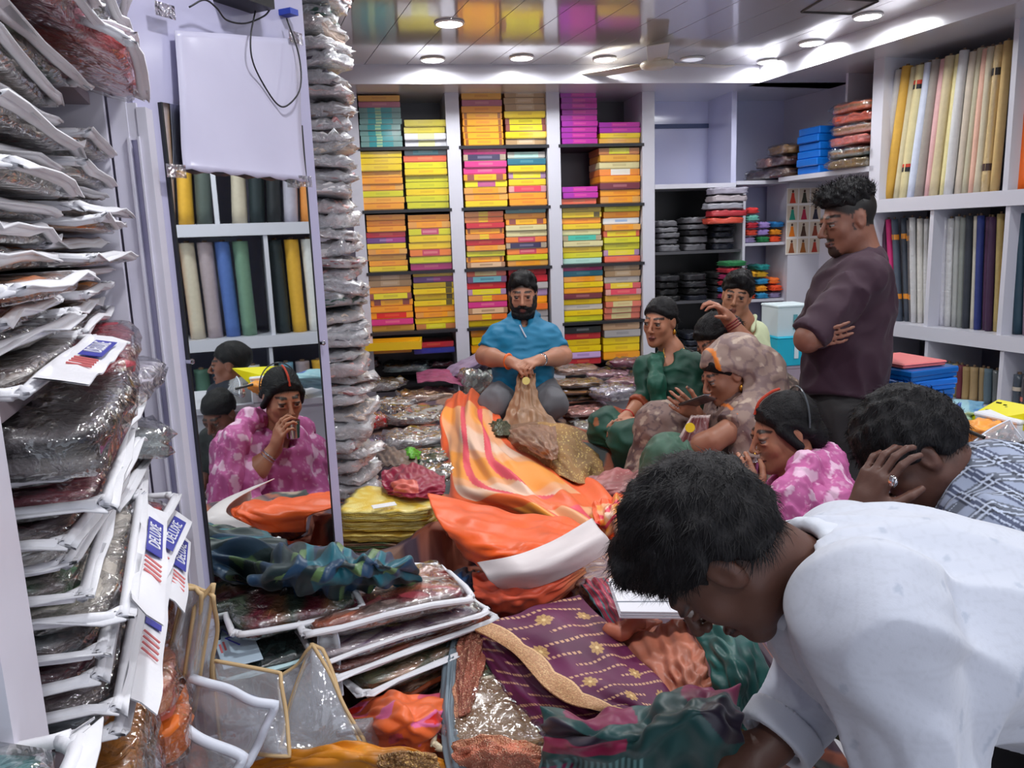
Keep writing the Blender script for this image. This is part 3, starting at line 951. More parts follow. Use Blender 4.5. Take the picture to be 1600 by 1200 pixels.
def roll(s, off, z0, H, r, col, lean, label, wrapped=False, bands=(), seed=0, lean_off=0.0):
    """Bolt of cloth standing on a shelf: slightly flattened, loose outer edge, dark core ends. lean: tilt along the wall."""
    n = 14
    t = thing('fabric_roll', label, 'fabric roll', RIGHT.pt(s, off, z0 + .0015), (0, 0, RIGHT.ang()), group='upright fabric rolls on the wall shelves')
    nz = SinNoise(seed, 6, 0.4, 1.4, 2)
    hs = np.linspace(0, 1, 9)
    V, C = [], []
    for h in hs:
        for i in range(n):
            th = 2 * math.pi * i / n
            rr = r * (1 + 0.05 * nz(math.cos(th) * .5 + h, math.sin(th) * .5) + (0.10 if i == 3 else 0))
            x = math.cos(th) * rr + math.tan(lean) * h * H
            y = -math.sin(th) * rr * 1.15 + math.tan(lean_off) * h * H
            V.append((x, y, h * H)); C.append(col)
    V = np.array(V)
    Fc = []
    for j in range(len(hs) - 1):
        for i in range(n):
            k = (i + 1) % n
            Fc.append((j * n + k, j * n + i, (j + 1) * n + i, (j + 1) * n + k))
    Fc.append(tuple(range(n)))
    Fc.append(tuple((len(hs) - 1) * n + i for i in range(n - 1, -1, -1)))
    obj('bolt', V, Fc, ROLLP if wrapped else ROLLM, t, local=True, cols=C, smooth=True)
    tx, ty = math.tan(lean), math.tan(lean_off)
    cv, cf = lathe_vf([(r * .35, -0.0), (r * .35, H + 0.012)], 10)
    cv = [(v[0] + tx * v[2], v[1] + ty * v[2], max(v[2], 0)) for v in cv]
    obj('core', cv, cf, M('card_core', (0.45, 0.36, 0.28), rough=0.8), t, local=True)
    for (h0, h1, bc) in bands:
        bv, bf = lathe_vf([(r * 1.09, h0 * H), (r * 1.09, h1 * H)], n, caps=False)
        bv = [(v[0] + tx * v[2], v[1] * 1.15 + ty * v[2], v[2]) for v in bv]
        obj('paper_band', bv, bf, M('band_%02x%02x%02x' % tuple(int(q * 255) for q in bc), bc, rough=0.5), t, local=True)
    return t


def rolls_px(xs_top, xs_bot, ytop_px, zbase, specs, where, H=None, zt=None, off=-0.10):
    """Rolls given by pixel positions of their feet; lean from the difference to the heads."""
    n = len(specs)
    for k, sp in enumerate(specs):
        xb = xs_bot[0] + (xs_bot[1] - xs_bot[0]) * (k + .5) / n
        xt = xs_top[0] + (xs_top[1] - xs_top[0]) * (k + .5) / n
        h = H if H else 0.8
        yb = 300
        s0 = rw_at(xb, zbase, off)
        s1 = rw_at(xt, zbase + h, off)
        s2 = rw_at(xs_bot[0] + (xs_bot[1] - xs_bot[0]) * (k + 1.5) / n, zbase, off)
        r = sp[2] if len(sp) > 2 and sp[2] else abs(s2 - s0) * 0.49
        roll(s0, off + RND.uniform(-0.015, 0.015), zbase, h * RND.uniform(0.97, 1.0), r, sp[0], math.atan2(s1 - s0, h), '%s fabric roll, %s' % (sp[1], where(k)), wrapped=(len(sp) > 3 and sp[3]), bands=sp[4] if len(sp) > 4 else (), seed=int(s0 * 1000) % 9999)


def rw_at(px, z, off):
    """s on the right wall where the pixel column px meets height z."""
    lo, hi = 0.0, 1200.0
    y = 300.0
    for _ in range(30):
        s_, z_ = rw(px, y, off)
        s2_, z2_ = rw(px, y + 1, off)
        y += (z - z_) / (z2_ - z_)
    return rw(px, y, off)[0]


HU = ZB - ZU - 0.06
W_ = lambda *c: c
BANDK = [(0.86, 0.89, (0.80, 0.25, 0.15)), (0.825, 0.86, (0.12, 0.12, 0.14)), (0.24, 0.265, (0.80, 0.25, 0.15)), (0.205, 0.24, (0.12, 0.12, 0.14))]
up = [((0.78, 0.77, 0.76), 'pale grey'), ((0.84, 0.66, 0.28), 'golden ochre'), ((0.80, 0.76, 0.62), 'beige'), ((0.84, 0.79, 0.60), 'cream with two black bands', None, False, BANDK), ((0.80, 0.83, 0.90), 'icy blue-white'),
      ((0.60, 0.57, 0.54), 'taupe'), ((0.86, 0.68, 0.68), 'dusty pink'), ((0.80, 0.74, 0.60), 'sand'), ((0.88, 0.84, 0.62), 'butter cream'), ((0.80, 0.80, 0.80), 'silver white'), ((0.80, 0.75, 0.68), 'oatmeal'),
      ((0.72, 0.70, 0.60), 'khaki'), ((0.88, 0.70, 0.62), 'salmon pink'), ((0.78, 0.74, 0.64), 'pale stone'), ((0.82, 0.72, 0.52), 'plastic-wrapped tan, black labels', None, True, [(0.80, 0.85, (0.15, 0.13, 0.13)), (0.15, 0.20, (0.25, 0.16, 0.15))]), ((0.80, 0.68, 0.45), 'honey beige')]
rolls_px((1405, 1583), (1374, 1560), 0, ZU, up, lambda k: '%s from the corner on the upper shelf' % ['first', 'second', 'third', 'fourth', 'fifth', 'sixth', 'seventh', 'eighth', 'ninth', 'tenth', 'eleventh', 'twelfth', 'thirteenth', 'fourteenth', 'fifteenth', 'sixteenth'][k], H=HU)
rolls_px((1606, 1680), (1588, 1660), 0, ZU, [((0.95, 0.42, 0.08), 'bright orange'), ((0.93, 0.66, 0.15), 'marigold'), ((0.30, 0.55, 0.50), 'sea green'), ((0.85, 0.82, 0.78), 'ivory')], lambda k: '%s past the near upright on the upper shelf' % nth(k + 1), H=HU * 0.8)
HM = ZU - 0.08 - ZM - 0.03
BO = [(0.80, 0.85, (0.90, 0.58, 0.18)), (0.22, 0.27, (0.90, 0.58, 0.18))]
mid = [((0.30, 0.14, 0.25), 'aubergine'), ((0.76, 0.12, 0.42), 'magenta'), ((0.28, 0.32, 0.38), 'slate with orange bands', None, False, BO), ((0.26, 0.29, 0.34), 'charcoal blue with orange bands', None, False, BO), ((0.42, 0.40, 0.40), 'wrapped grey with orange bands', None, True, BO),
       ((0.80, 0.80, 0.80), 'plastic-wrapped white', None, True), ((0.86, 0.85, 0.82), 'plastic-wrapped ivory', None, True), ((0.82, 0.82, 0.82), 'plastic-wrapped off-white', None, True)]
rolls_px((1378, 1450), (1390, 1448), 0, ZM, mid, lambda k: '%s in the far middle compartment' % ORD[k].replace('top', 'first'), H=HM)
mid2 = [((0.80, 0.80, 0.80), 'plastic-wrapped silver white', None, True), ((0.84, 0.84, 0.86), 'plastic-wrapped snow white', None, True), ((0.82, 0.82, 0.85), 'plastic-wrapped bluish white', None, True), ((0.76, 0.76, 0.76), 'plastic-wrapped light grey', None, True), ((0.64, 0.65, 0.64), 'pale sage grey'), ((0.52, 0.54, 0.52), 'grey'), ((0.16, 0.18, 0.22), 'black'), ((0.80, 0.78, 0.72), 'ivory'),
        ((0.14, 0.20, 0.46), 'royal blue'), ((0.28, 0.14, 0.28), 'plum'), ((0.24, 0.12, 0.26), 'dark purple'), ((0.70, 0.62, 0.40), 'khaki gold')]
rolls_px((1456, 1569), (1450, 1562), 0, ZM, mid2, lambda k: '%s in the near middle compartment' % ['first', 'second', 'third', 'fourth', 'fifth', 'sixth', 'seventh', 'eighth', 'ninth', 'tenth', 'eleventh', 'twelfth'][k], H=HM)
rolls_px((1574, 1650), (1570, 1644), 0, ZM, [((0.82, 0.64, 0.30), 'gold brocade'), ((0.10, 0.22, 0.28), 'deep teal'), ((0.60, 0.52, 0.58), 'mauve grey'), ((0.16, 0.15, 0.16), 'black'), ((0.7, 0.3, 0.3), 'brick red')], lambda k: '%s beyond the second middle upright' % ORD[k].replace('top', 'first'), H=HM)
HL = ZM - 0.08 - 0.55 - 0.12
low0 = [((0.75, 0.15, 0.28), 'crimson'), ((0.40, 0.38, 0.36), 'brown-grey'), ((0.18, 0.20, 0.32), 'navy with orange bands', None, True, BO), ((0.22, 0.22, 0.26), 'black with orange bands', None, True, BO), ((0.52, 0.48, 0.46), 'wrapped taupe', None, True), ((0.45, 0.43, 0.44), 'wrapped grey', None, True)]
rolls_px((1385, 1442), (1385, 1442), 0, 0.55, low0, lambda k: '%s behind the blue boxes, low compartment' % ORD[k].replace('top', 'first'), H=HL)
low = [((0.24, 0.13, 0.16), 'maroon with orange band', None, False, [(0.62, 0.70, (0.88, 0.45, 0.2))]), ((0.32, 0.40, 0.50), 'steel blue'), ((0.18, 0.32, 0.46), 'denim blue'), ((0.40, 0.46, 0.46), 'grey green'), ((0.56, 0.52, 0.36), 'olive'), ((0.42, 0.16, 0.22), 'burgundy'),
       ((0.62, 0.52, 0.34), 'tan'), ((0.66, 0.56, 0.40), 'light tan'), ((0.60, 0.52, 0.38), 'sand brown'), ((0.36, 0.44, 0.48), 'slate'), ((0.40, 0.42, 0.42), 'wrapped grey', None, True)]
rolls_px((1449, 1560), (1446, 1558), 0, 0.55, low, lambda k: '%s in the low compartment' % ['first', 'second', 'third', 'fourth', 'fifth', 'sixth', 'seventh', 'eighth', 'ninth', 'tenth', 'eleventh'][k], H=HL)
low2 = [((0.80, 0.78, 0.74), 'wrapped white', None, True), ((0.30, 0.34, 0.38), 'wrapped slate, cream band', None, True, [(0.55, 0.66, (0.85, 0.80, 0.72))]), ((0.28, 0.27, 0.28), 'wrapped charcoal, pink band', None, True, [(0.30, 0.42, (0.80, 0.45, 0.40))]), ((0.50, 0.54, 0.54), 'wrapped pale green', None, True), ((0.16, 0.24, 0.42), 'blue')]
rolls_px((1570, 1650), (1568, 1644), 0, 0.55, low2, lambda k: '%s past the low near upright' % ORD[k].replace('top', 'first'), H=HL)

# nearer stretch of the same shelves, visible only in the mirror
_mc = [((0.18, 0.24, 0.26), 'dark slate'), ((0.20, 0.10, 0.18), 'plum'), ((0.85, 0.85, 0.84), 'white'), ((0.86, 0.66, 0.20), 'golden'), ((0.10, 0.16, 0.18), 'black green'), ((0.80, 0.84, 0.86), 'pale blue-white'), ((0.42, 0.55, 0.46), 'sage'), ((0.30, 0.42, 0.68), 'blue'), ((0.66, 0.60, 0.62), 'mauve'), ((0.78, 0.74, 0.66), 'oat'), ((0.90, 0.58, 0.28), 'orange'), ((0.82, 0.82, 0.84), 'ivory'),
       ((0.14, 0.22, 0.30), 'navy'), ((0.50, 0.70, 0.80), 'sky'), ((0.84, 0.70, 0.80), 'lilac pink'), ((0.72, 0.70, 0.76), 'grey lilac'), ((0.12, 0.20, 0.22), 'deep teal'), ((0.28, 0.42, 0.36), 'forest green'), ((0.82, 0.30, 0.26), 'coral red'), ((0.30, 0.34, 0.32), 'grey green'), ((0.10, 0.12, 0.14), 'black')]
base = ups[1] + 0.45
for row, (z0_, h_) in enumerate(((ZU, HU), (ZM, HM), (0.55, HL))):
    for k in range(33):
        c, nm = _mc[(k * 5 + row * 7) % 21 if row != 1 else k % 21]
        s_ = base + 0.05 + k * 0.105
        if any(abs(s_ - q - 0.012) < 0.062 for q in (ups, mids, lows)[row]):
            continue
        roll(s_, -0.10, z0_, h_, 0.046, c, 0.02 if row else -0.05, '%s fabric roll, %s along the near %s shelf, showing in the mirror' % (nm, nth(k + 1), lv[row]), seed=k + row * 50)

# parcels on the display shelf above the poster: bags, blue boxes, saree packets
BLUEB = M('blue_box', (0.03, 0.42, 0.80), rough=0.3, coat=0.5)
sb, _z = rw(1258, 240)
for k in range(6):
    V, Fc = rbox_vf(-.105, .105, 0, .26, 0, .048, .006)
    o = obj('blue_box', V, Fc, BLUEB); tag(o, 'bright blue flat box, %s from top, on the corner display shelf' % ORD[k], 'box', 'blue boxes on the display shelf')
    zz_ = ZD + (5 - k) * 0.049 + 0.001
    o.location = RIGHT.pt(sb, -0.02 + RND.uniform(-.01, .01), zz_)
    o.rotation_euler = (0, 0, RIGHT.ang() + RND.uniform(-.04, .04))
PKM = film('packet_film', rough=0.1, base=0.10, edge=0.7)


def packet(label, loc, rot, L, W, H, col, seed, cat='packet', group=None, edge=None, mat=None, name='fabric_packet', filmmat=None, layers=3, amp=0.008):
    """Folded cloth inside a clear plastic bag with a flap of film sticking out."""
    t = thing(name, label, cat, loc, rot, group)
    folded('cloth', None, None, (0, 0, 0.002), (0, 0, 0), L * .94, W * .94, H * .9, col, layers, seed, mat or SATIN, edge=edge, parent=t, amp=amp)
    V, Fc = slab_vf(L, W, H + .004, 2, seed + 1, 7, amp, 0.003)
    V = V.copy()
    r = np.random.RandomState(seed)
    sx = r.choice([-1, 1])
    mk = (V[:, 0] * sx > L * 0.42)
    V[mk, 0] += sx * L * 0.06
    V[mk, 2] = H * .45 + (V[mk, 2] - H * .5) * 0.25
    obj('plastic_bag', V, Fc, filmmat or PKM, t, local=True, smooth=True)
    return t


sp_, _z = rw(1325, 240)
for k, (cc, nm) in enumerate((((0.42, 0.34, 0.18), 'gold-edged'), ((0.46, 0.50, 0.50), 'grey-green'), ((0.80, 0.42, 0.38), 'salmon'), ((0.70, 0.52, 0.48), 'rose and grey'), ((0.74, 0.30, 0.20), 'rust'), ((0.80, 0.38, 0.20), 'orange'))):
    packet('%s saree in shiny plastic, %s from bottom, packets beside the blue boxes' % (nm, ['first', 'second', 'third', 'fourth', 'fifth', 'sixth'][k]), RIGHT.pt(sp_, -0.13 + RND.uniform(-.02, .02), ZD + 0.002 + k * 0.066), (rad(RND.uniform(-2, 2)), rad(RND.uniform(-1, 1)), RIGHT.ang() + RND.uniform(-.1, .1)), 0.34, 0.30, 0.066, cc, 600 + k, group='plastic-wrapped sarees on the display shelf', edge=(0.55, 0.40, 0.25) if k % 2 else None, mat=SHINY)
for k, (s__, cc, nm, dz) in enumerate(((-.30, (0.36, 0.26, 0.20), 'brown', 0), (-.42, (0.40, 0.28, 0.28), 'wine-grey', 0), (-.30, (0.36, 0.24, 0.24), 'dark brown', .075), (-.42, (0.66, 0.45, 0.42), 'dusty pink', .075), (-.27, (0.56, 0.42, 0.25), 'tan-edged', .15), (-.52, (0.45, 0.38, 0.40), 'grey mauve', 0.0))):
    packet('%s clothing packet %s left of the blue boxes' % (nm, 'topmost,' if dz > .1 else ('on another packet,' if dz else 'at shelf level,')), RIGHT.pt(sb + s__, -0.12, ZD + 0.002 + dz), (0, 0, RIGHT.ang() + RND.uniform(-.2, .2)), 0.26, 0.28, 0.072, cc, 640 + k, group='clothing packets in the display corner', mat=SHINY)

# carton boxes beside the poster panel, blue boxes pile near the standing man
def plain_box(label, loc, ang, w, d, h, m, name='carton_box', lid=0.2, band=None, cat='box', group=None):
    t = thing(name, label, cat, loc, (0, 0, ang), group)
    obj('body', *rbox_vf(-w / 2, w / 2, -d / 2, d / 2, 0, h * (1 - lid), .004), m, t, local=True)
    obj('lid', *rbox_vf(-w / 2 - .004, w / 2 + .004, -d / 2 - .004, d / 2 + .004, h * (1 - lid) - .002, h, .005), m, t, local=True)
    if band:
        obj('label_sticker', *box_vf(-w * .02, w * .1, -d / 2 - .007, -d / 2 - .003, h * .25, h * .7), band, t, local=True)
    return t


ang_b = BACK.ang()
p = at(1222, 568, 4.75)
plain_box('white and teal carton with lid on the cyan carton', at(1226, 524, 4.75), ang_b, 0.20, 0.2, 0.19, M('white_carton', (0.80, 0.86, 0.88), rough=0.5), lid=0.08, band=M('teal_sticker', (0.35, 0.62, 0.66)))
plain_box('bright cyan carton with white sticker behind the man in plum', at(1226, 567, 4.75), ang_b, 0.21, 0.22, 0.17, M('cyan_carton', (0.10, 0.70, 0.82), rough=0.45), lid=0.06, band=M('white_sticker', (0.85, 0.92, 0.95)))
_pb = at(1226, 567, 4.75)
plain_box('pale lilac cabinet box under the cyan carton', (_pb[0], _pb[1], PLATFORM), ang_b, 0.20, 0.2, _pb[2] - PLATFORM - .001, M('lilac_box', (0.66, 0.60, 0.66), rough=0.5), lid=0.05)
# ---------------------------------------------------------------- left shelving with bagged sarees
def lw(px, py, off=0.0):
    return LEFT.hit(px, py, off)


SF = lw(214, 600)[0]; SN = lw(8, 700)[0]
ZT = lw(130, 112)[1]; ZL = lw(120, 566)[1]; ZB2 = lw(190, 1000)[1]
lun = thing('bag_shelving', 'white wooden shelving crammed with plastic saree bags', 'shelves', LEFT.pt((SF + SN) / 2, -0.2, 0))
PW_ = M('painted_wood', (0.84, 0.83, 0.88), rough=0.45, noise=(8, 0.06))
GREYB = M('grey_lilac_back', (0.50, 0.45, 0.48), rough=0.5)
obj('post', *wall_box(LEFT, SF, SF + 0.026, -0.42, 0.0, 0, ZC - 0.01), PW_, lun)
obj('post', *wall_box(LEFT, SN - 0.09, SN, -0.42, 0.0, 0, ZC - 0.01), PW_, lun)
obj('back_panel', *wall_box(LEFT, -1.2, SF + 0.02, -0.44, -0.42, 0, ZC - 0.01), GREYB, lun)
for z in (ZT, ZL, ZB2, 0.32):
    obj('shelf', *wall_box(LEFT, SN, SF, -0.42, -0.02, z - 0.018, z), GREYB, lun)
for z in (1.25, 0.8, 0.35):
    obj('shelf', *wall_box(LEFT, -1.2, SN - 0.09, -0.42, -0.02, z - 0.018, z), GREYB, lun)
blk = thing('gap_shade_strip', 'narrow black panel in the gap between the bag shelving and the door', 'panel', LEFT.pt(SF + 0.05, -0.1, 0))
obj('board', *wall_box(LEFT, SF + 0.027, SF + 0.06, -0.30, -0.04, 0, 1.80), M('gap_shade_black', (0.02, 0.02, 0.03), rough=0.7), blk)  # flat black board painted as the shade of the open gap

FILM = film('bag_film', rough=0.09, base=0.10, edge=0.75, wrinkle=34, wstr=0.8)
FILMC = film('clear_bag_film', rough=0.07, base=0.13, edge=0.8, wrinkle=16, wstr=0.7, haze=0.22, tint=(0.93, 0.94, 0.97))
TRIMW = M('white_trim_fabric', (0.90, 0.90, 0.92), rough=0.6, bmp=dict(scale=90, strength=0.2, dist=0.004))
INKB = M('ink_blue', (0.20, 0.22, 0.62), rough=0.5)
INKR = M('ink_red', (0.80, 0.42, 0.42), rough=0.5)
INKW = M('ink_white', (0.92, 0.92, 0.95), rough=0.5)
PRINTB = M('print_pale_blue', (0.74, 0.82, 0.88), rough=0.35, coat=0.5)


def rect_ring(L, W, H, r, seed, rc=0.03, wav=0.006, n=10):
    """Closed rounded rectangle path at mid height with a little wave."""
    P = []
    for cx_, cy_, a0 in ((L / 2 - rc, W / 2 - rc, 0), (-L / 2 + rc, W / 2 - rc, 90), (-L / 2 + rc, -W / 2 + rc, 180), (L / 2 - rc, -W / 2 + rc, 270)):
        for k in range(4):
            a = rad(a0 + k * 30)
            P.append((cx_ + rc * math.cos(a), cy_ + rc * math.sin(a)))
    P = np.array(P)
    P = catmull(P, 12 * n // 2, closed=True)
    nz = SinNoise(seed, 5, 2, 7)
    z = H * 0.5 + nz(P[:, 0] * 1.5, P[:, 1] * 1.5) * wav
    return np.concatenate([P, z[:, None]], 1)


def text_mesh(body, size, mat, parent, loc, rot, name='lettering', thick=0.0006, align='CENTER'):
    cu = bpy.data.curves.new(name, 'FONT')
    cu.body = body; cu.size = size; cu.align_x = align; cu.align_y = 'CENTER'; cu.extrude = thick
    cu.resolution_u = 2
    tmp = bpy.data.objects.new('tmp_text', cu)
    COL.objects.link(tmp)
    dg = bpy.context.evaluated_depsgraph_get()
    me = bpy.data.meshes.new_from_object(tmp.evaluated_get(dg))
    bpy.data.objects.remove(tmp)
    bpy.data.curves.remove(cu)
    me.materials.clear(); me.materials.append(mat)
    o = bpy.data.objects.new(name, me)
    link(o, parent)
    o.location = loc; o.rotation_euler = rot
    return o


def saree_bag(label, loc, rot, L, W, H, col, seed, edge=None, border=None, flange=0.016, name='saree_bag', print_=None, mat=None, group=None, colfn=None, filmm=None, layers=3, zipper=False, rim_r=0.006):
    """Zip bag: cloth inside, clear window film, white fabric border round the edge, sometimes a printed strip."""
    t = thing(name, label, 'bag', loc, rot, group)
    V, Fc = slab_vf(L * .92, W * .92, H * .86, layers, seed, 9, 0.006, 0.004)
    r = np.random.RandomState(seed + 5)
    lay = np.clip((V[:, 2] / (H * .86) * layers).astype(int), 0, layers)
    C = np.array(col)[None, :] * (1 + r.uniform(-.12, .12, layers + 1)[lay][:, None])
    if edge is not None:
        mk = (lay % 2 == 1) & (V[:, 2] < H * .8)
        C[mk] = np.array(edge)
    if colfn is not None:
        C = colfn(V, C)
    o = obj('cloth', V + np.array([0, 0, 0.002]), Fc, mat or SHINY, t, local=True, cols=C, smooth=True)
    V2, F2 = slab_vf(L * .965, W * .965, H, 2, seed + 1, 8, 0.006, 0.002)
    obj('plastic_window', V2, F2, filmm or FILM, t, local=True, smooth=True)
    P = rect_ring(L + .004, W + .004, H, 0, seed, wav=0.004)
    v, f = tube_vf(P, rim_r, 6, closed=True)
    # outward flange strip
    nrm = P[:, :2] / (np.linalg.norm(P[:, :2] / np.array([L, W]), axis=1)[:, None] + 1e-6) / np.array([L, W]) ** 2
    nrm /= np.linalg.norm(nrm, axis=1)[:, None]
    nz = SinNoise(seed + 3, 6, 3, 9)
    Q = P.copy(); Q[:, :2] += nrm * flange
    Q[:, 2] += np.clip(nz(P[:, 0] * 2, P[:, 1] * 2), -1.1, 1.1) * min(flange * 0.5, H * .36)
    m = len(P)
    o0 = len(v)
    v = list(v) + [p + [0, 0, .0012] for p in P] + [q + [0, 0, .0012] for q in Q] + [q - [0, 0, .0012] for q in Q] + [p - [0, 0, .0012] for p in P]
    for a in range(3):
        for i in range(m):
            k = (i + 1) % m
            f.append((o0 + a * m + i, o0 + a * m + k, o0 + (a + 1) * m + k, o0 + (a + 1) * m + i))
    obj('border', v, f, border or TRIMW, t, local=True, smooth=True)
    if print_ and print_[0] == 'flap':
        # printed white flap hanging from the front edge
        tf = rad(print_[1])
        ct_, st_ = math.cos(tf), math.sin(tf)

        def fl(x, a, n):
            return (x, -W / 2 - .006 - a * ct_ - n * st_, H * .62 - a * st_ + n * ct_)
        fw_ = .046
        nzf = SinNoise(seed + 8, 4, 2, 6)
        xs = np.linspace(-L * .46, L * .46, 24)
        Vf = [fl(x, a, nzf(x * 2, a * 9) * .003 + dn) for dn in (0, -.0015) for x in xs for a in (0, fw_ * .5, fw_)]
        G = grid_faces(24, 3)
        obj('printed_flap', Vf, np.concatenate([G[:, ::-1], G + 72]), TRIMW, t, local=True, smooth=True)
        bx = lambda x0, x1, a0, a1, n: [fl(x0, a1, n), fl(x1, a1, n), fl(x1, a0, n), fl(x0, a0, n)]
        Vb = bx(-.02, .12, .012, .036, .0042) + bx(-.02, .12, .012, .036, .0034)
        obj('print_block', Vb, [(0, 1, 2, 3), (7, 6, 5, 4), (0, 4, 5, 1), (1, 5, 6, 2), (2, 6, 7, 3), (3, 7, 4, 0)], INKB, t, local=True)
        text_mesh('DELUXE', .026, INKW, t, fl(.05, .024, .0050), (tf, 0, 0))
        for q in range(4):
            vv, ff = tube_vf([fl(-.10 + q * .016, .036, .0036), fl(-.09 + q * .016, .012, .0036)], .0014, 5)
            obj('red_bar', vv, ff, INKR, t, local=True)
    elif print_:
        kind, side = print_
        # pale printed strip along one long edge, on top
        y0 = -W / 2 + .012 if side < 0 else W / 2 - .012 - W * .28
        zt = H + .007
        obj('printed_strip', *rbox_vf(-L * .47, L * .47, y0, y0 + W * .28, zt - .003, zt, .001), PRINTB if kind != 'white' else TRIMW, t, local=True)
        yc = y0 + W * .14
        obj('print_block', *box_vf(-L * .38, L * .02, yc - W * .12, yc - W * .04, zt, zt + .0008), INKB, t, local=True)
        text_mesh('DELUXE', W * .075, INKW, t, (-L * .18, yc - W * .08, zt + .0014), (0, 0, 0))
        # hollow red strokes and a blue tick over two red bars, as printed
        pts = [(-.40, .00), (-.37, .07), (-.34, .0), (-.31, .07), (-.27, .0), (-.24, .05), (-.21, .0), (-.17, .07), (-.14, .0), (-.11, .05), (-.08, .0), (-.04, .07), (0, 0)]
        vv, ff = tube_vf([(a_ * L, yc + W * b_, zt + .001) for a_, b_ in pts], 0.0012, 5)
        obj('red_script', vv, ff, INKR, t, local=True)
        vv, ff = join_vf([tube_vf([(L * .08, yc - W * .08, zt + .001), (L * .15, yc + W * .07, zt + .001), (L * .15, yc - W * .06, zt + .001), (L * .26, yc + W * .02, zt + .001)], 0.0016, 5)])
        obj('blue_mark', vv, ff, INKB, t, local=True)
        obj('red_bar', *box_vf(L * .18, L * .28, yc - W * .09, yc - W * .075, zt, zt + .0008), INKR, t, local=True)
        obj('red_bar', *box_vf(L * .20, L * .30, yc - W * .12, yc - W * .105, zt, zt + .0008), INKR, t, local=True)
    if zipper:
        vv, ff = rbox_vf(L * .46, L * .52, -.012, .012, H * .3, H * .3 + .004, .001)
        obj('zip_pull', vv, ff, M('brass', (0.80, 0.55, 0.22), rough=0.3, metal=1.0), t, local=True)
    return t


_bc = [((0.86, 0.84, 0.82), 'white'), ((0.60, 0.30, 0.34), 'dusty red'), ((0.78, 0.45, 0.22), 'amber'), ((0.36, 0.32, 0.33), 'charcoal print'), ((0.75, 0.72, 0.68), 'stone'), ((0.20, 0.42, 0.26), 'green'), ((0.70, 0.40, 0.42), 'rose'), ((0.45, 0.36, 0.30), 'brown'), ((0.82, 0.52, 0.20), 'orange'), ((0.55, 0.58, 0.60), 'grey'), ((0.40, 0.22, 0.26), 'wine'), ((0.80, 0.74, 0.62), 'cream')]
GRP = 'saree bags on the shelving by the mirror'
ang_l = LEFT.ang()


def bag_column(s_mid, L, z0, z1, n, seq, colname, baynm, over=0.03, W=0.30, droop=0.0, seed=0):
    h = (z1 - z0) / n
    for k in range(n):
        ci = seq[k % len(seq)]
        c, nm = _bc[ci]
        ov = over + RND.uniform(-0.02, 0.028)
        tilt = droop * (k / max(1, n - 1)) + rad(RND.uniform(-.7, .7))
        p = LEFT.pt(s_mid + RND.uniform(-.025, .025), ov - W / 2, z0 + k * h)
        pr = ('flap', 12) if (baynm.startswith('near') and k == 0) else None
        saree_bag('%s saree bag with white border, %s from bottom, %s' % (nm, ORD2[k], baynm), p, (tilt, rad(RND.uniform(-.7, .7)), ang_l + rad(RND.uniform(-5, 5))), L * RND.uniform(.94, 1.05), W, h * 0.98, c, seed + k, edge=tuple(v * .7 for v in c) if k % 3 else (0.85, 0.82, 0.8), group=GRP, flange=RND.uniform(.006, .016), print_=pr)


ORD2 = ['first', 'second', 'third', 'fourth', 'fifth', 'sixth', 'seventh', 'eighth', 'ninth', 'tenth', 'eleventh', 'twelfth', 'thirteenth', 'fourteenth', 'fifteenth', 'sixteenth', 'seventeenth', 'eighteenth']
sn, sf = SN + 0.20, SF - 0.21
bag_column(sn + .06, 0.40, ZL + .001, ZT - 0.028, 13, [7, 9, 1, 2, 3, 0, 9, 0, 6, 3, 4, 0, 5], 'near', 'near column, middle shelf', over=-0.012, droop=rad(3), seed=1000)
bag_column(sf, 0.37, ZL + .012, ZT - 0.09, 12, [10, 11, 8, 4, 0, 2, 8, 7, 4, 0, 9, 11, 4], 'far', 'far column, middle shelf', over=-0.014, droop=rad(2), seed=1040)
# top shelf bags, the front ones sagging over the edge
for k, (s_, c, nm, ov, tilt, dz) in enumerate(((sn - .05, (0.78, 0.45, 0.55), 'pink', 0.07, 16, .02), (sn + .12, (0.72, 0.36, 0.44), 'rose-red', 0.06, 20, .02), (sn + .36, (0.82, 0.34, 0.36), 'coral pink', 0.09, 24, .01), (sn - .02, (0.80, 0.78, 0.78), 'white', 0.05, 14, .07), (sn + .22, (0.70, 0.72, 0.72), 'pale grey', 0.05, 12, .07),
                                               (sf + .02, (0.84, 0.83, 0.83), 'off-white', 0.07, 8, .03), (sf + .04, (0.85, 0.84, 0.85), 'snow white', 0.06, 7, .07), (sf + .02, (0.80, 0.80, 0.80), 'silver white', 0.07, 5, .11), (sf + .0, (0.86, 0.85, 0.84), 'ivory', 0.06, 3, .15), (sf - .2, (0.35, 0.62, 0.68), 'turquoise', 0.05, 6, .13), (sn + .1, (0.55, 0.56, 0.58), 'dark grey', 0.04, 8, .12), (sf + .03, (0.85, 0.30, 0.22), 'vermilion', 0.04, 3, .19), (sn - .05, (0.75, 0.66, 0.66), 'pink-grey', .05, 6, .17), (sf - .15, (.8, .8, .8), 'milk white', .05, 3, .22))):
    saree_bag('%s saree bag drooping over the edge of the top shelf, layer %s' % (nm, ORD2[k]), LEFT.pt(s_, ov - .155, ZT + dz), (rad(tilt * .8), rad(RND.uniform(-3, 3)), ang_l + rad(RND.uniform(-8, 8))), 0.36, 0.30, 0.038, c, 1100 + k, group=GRP, flange=0.012)

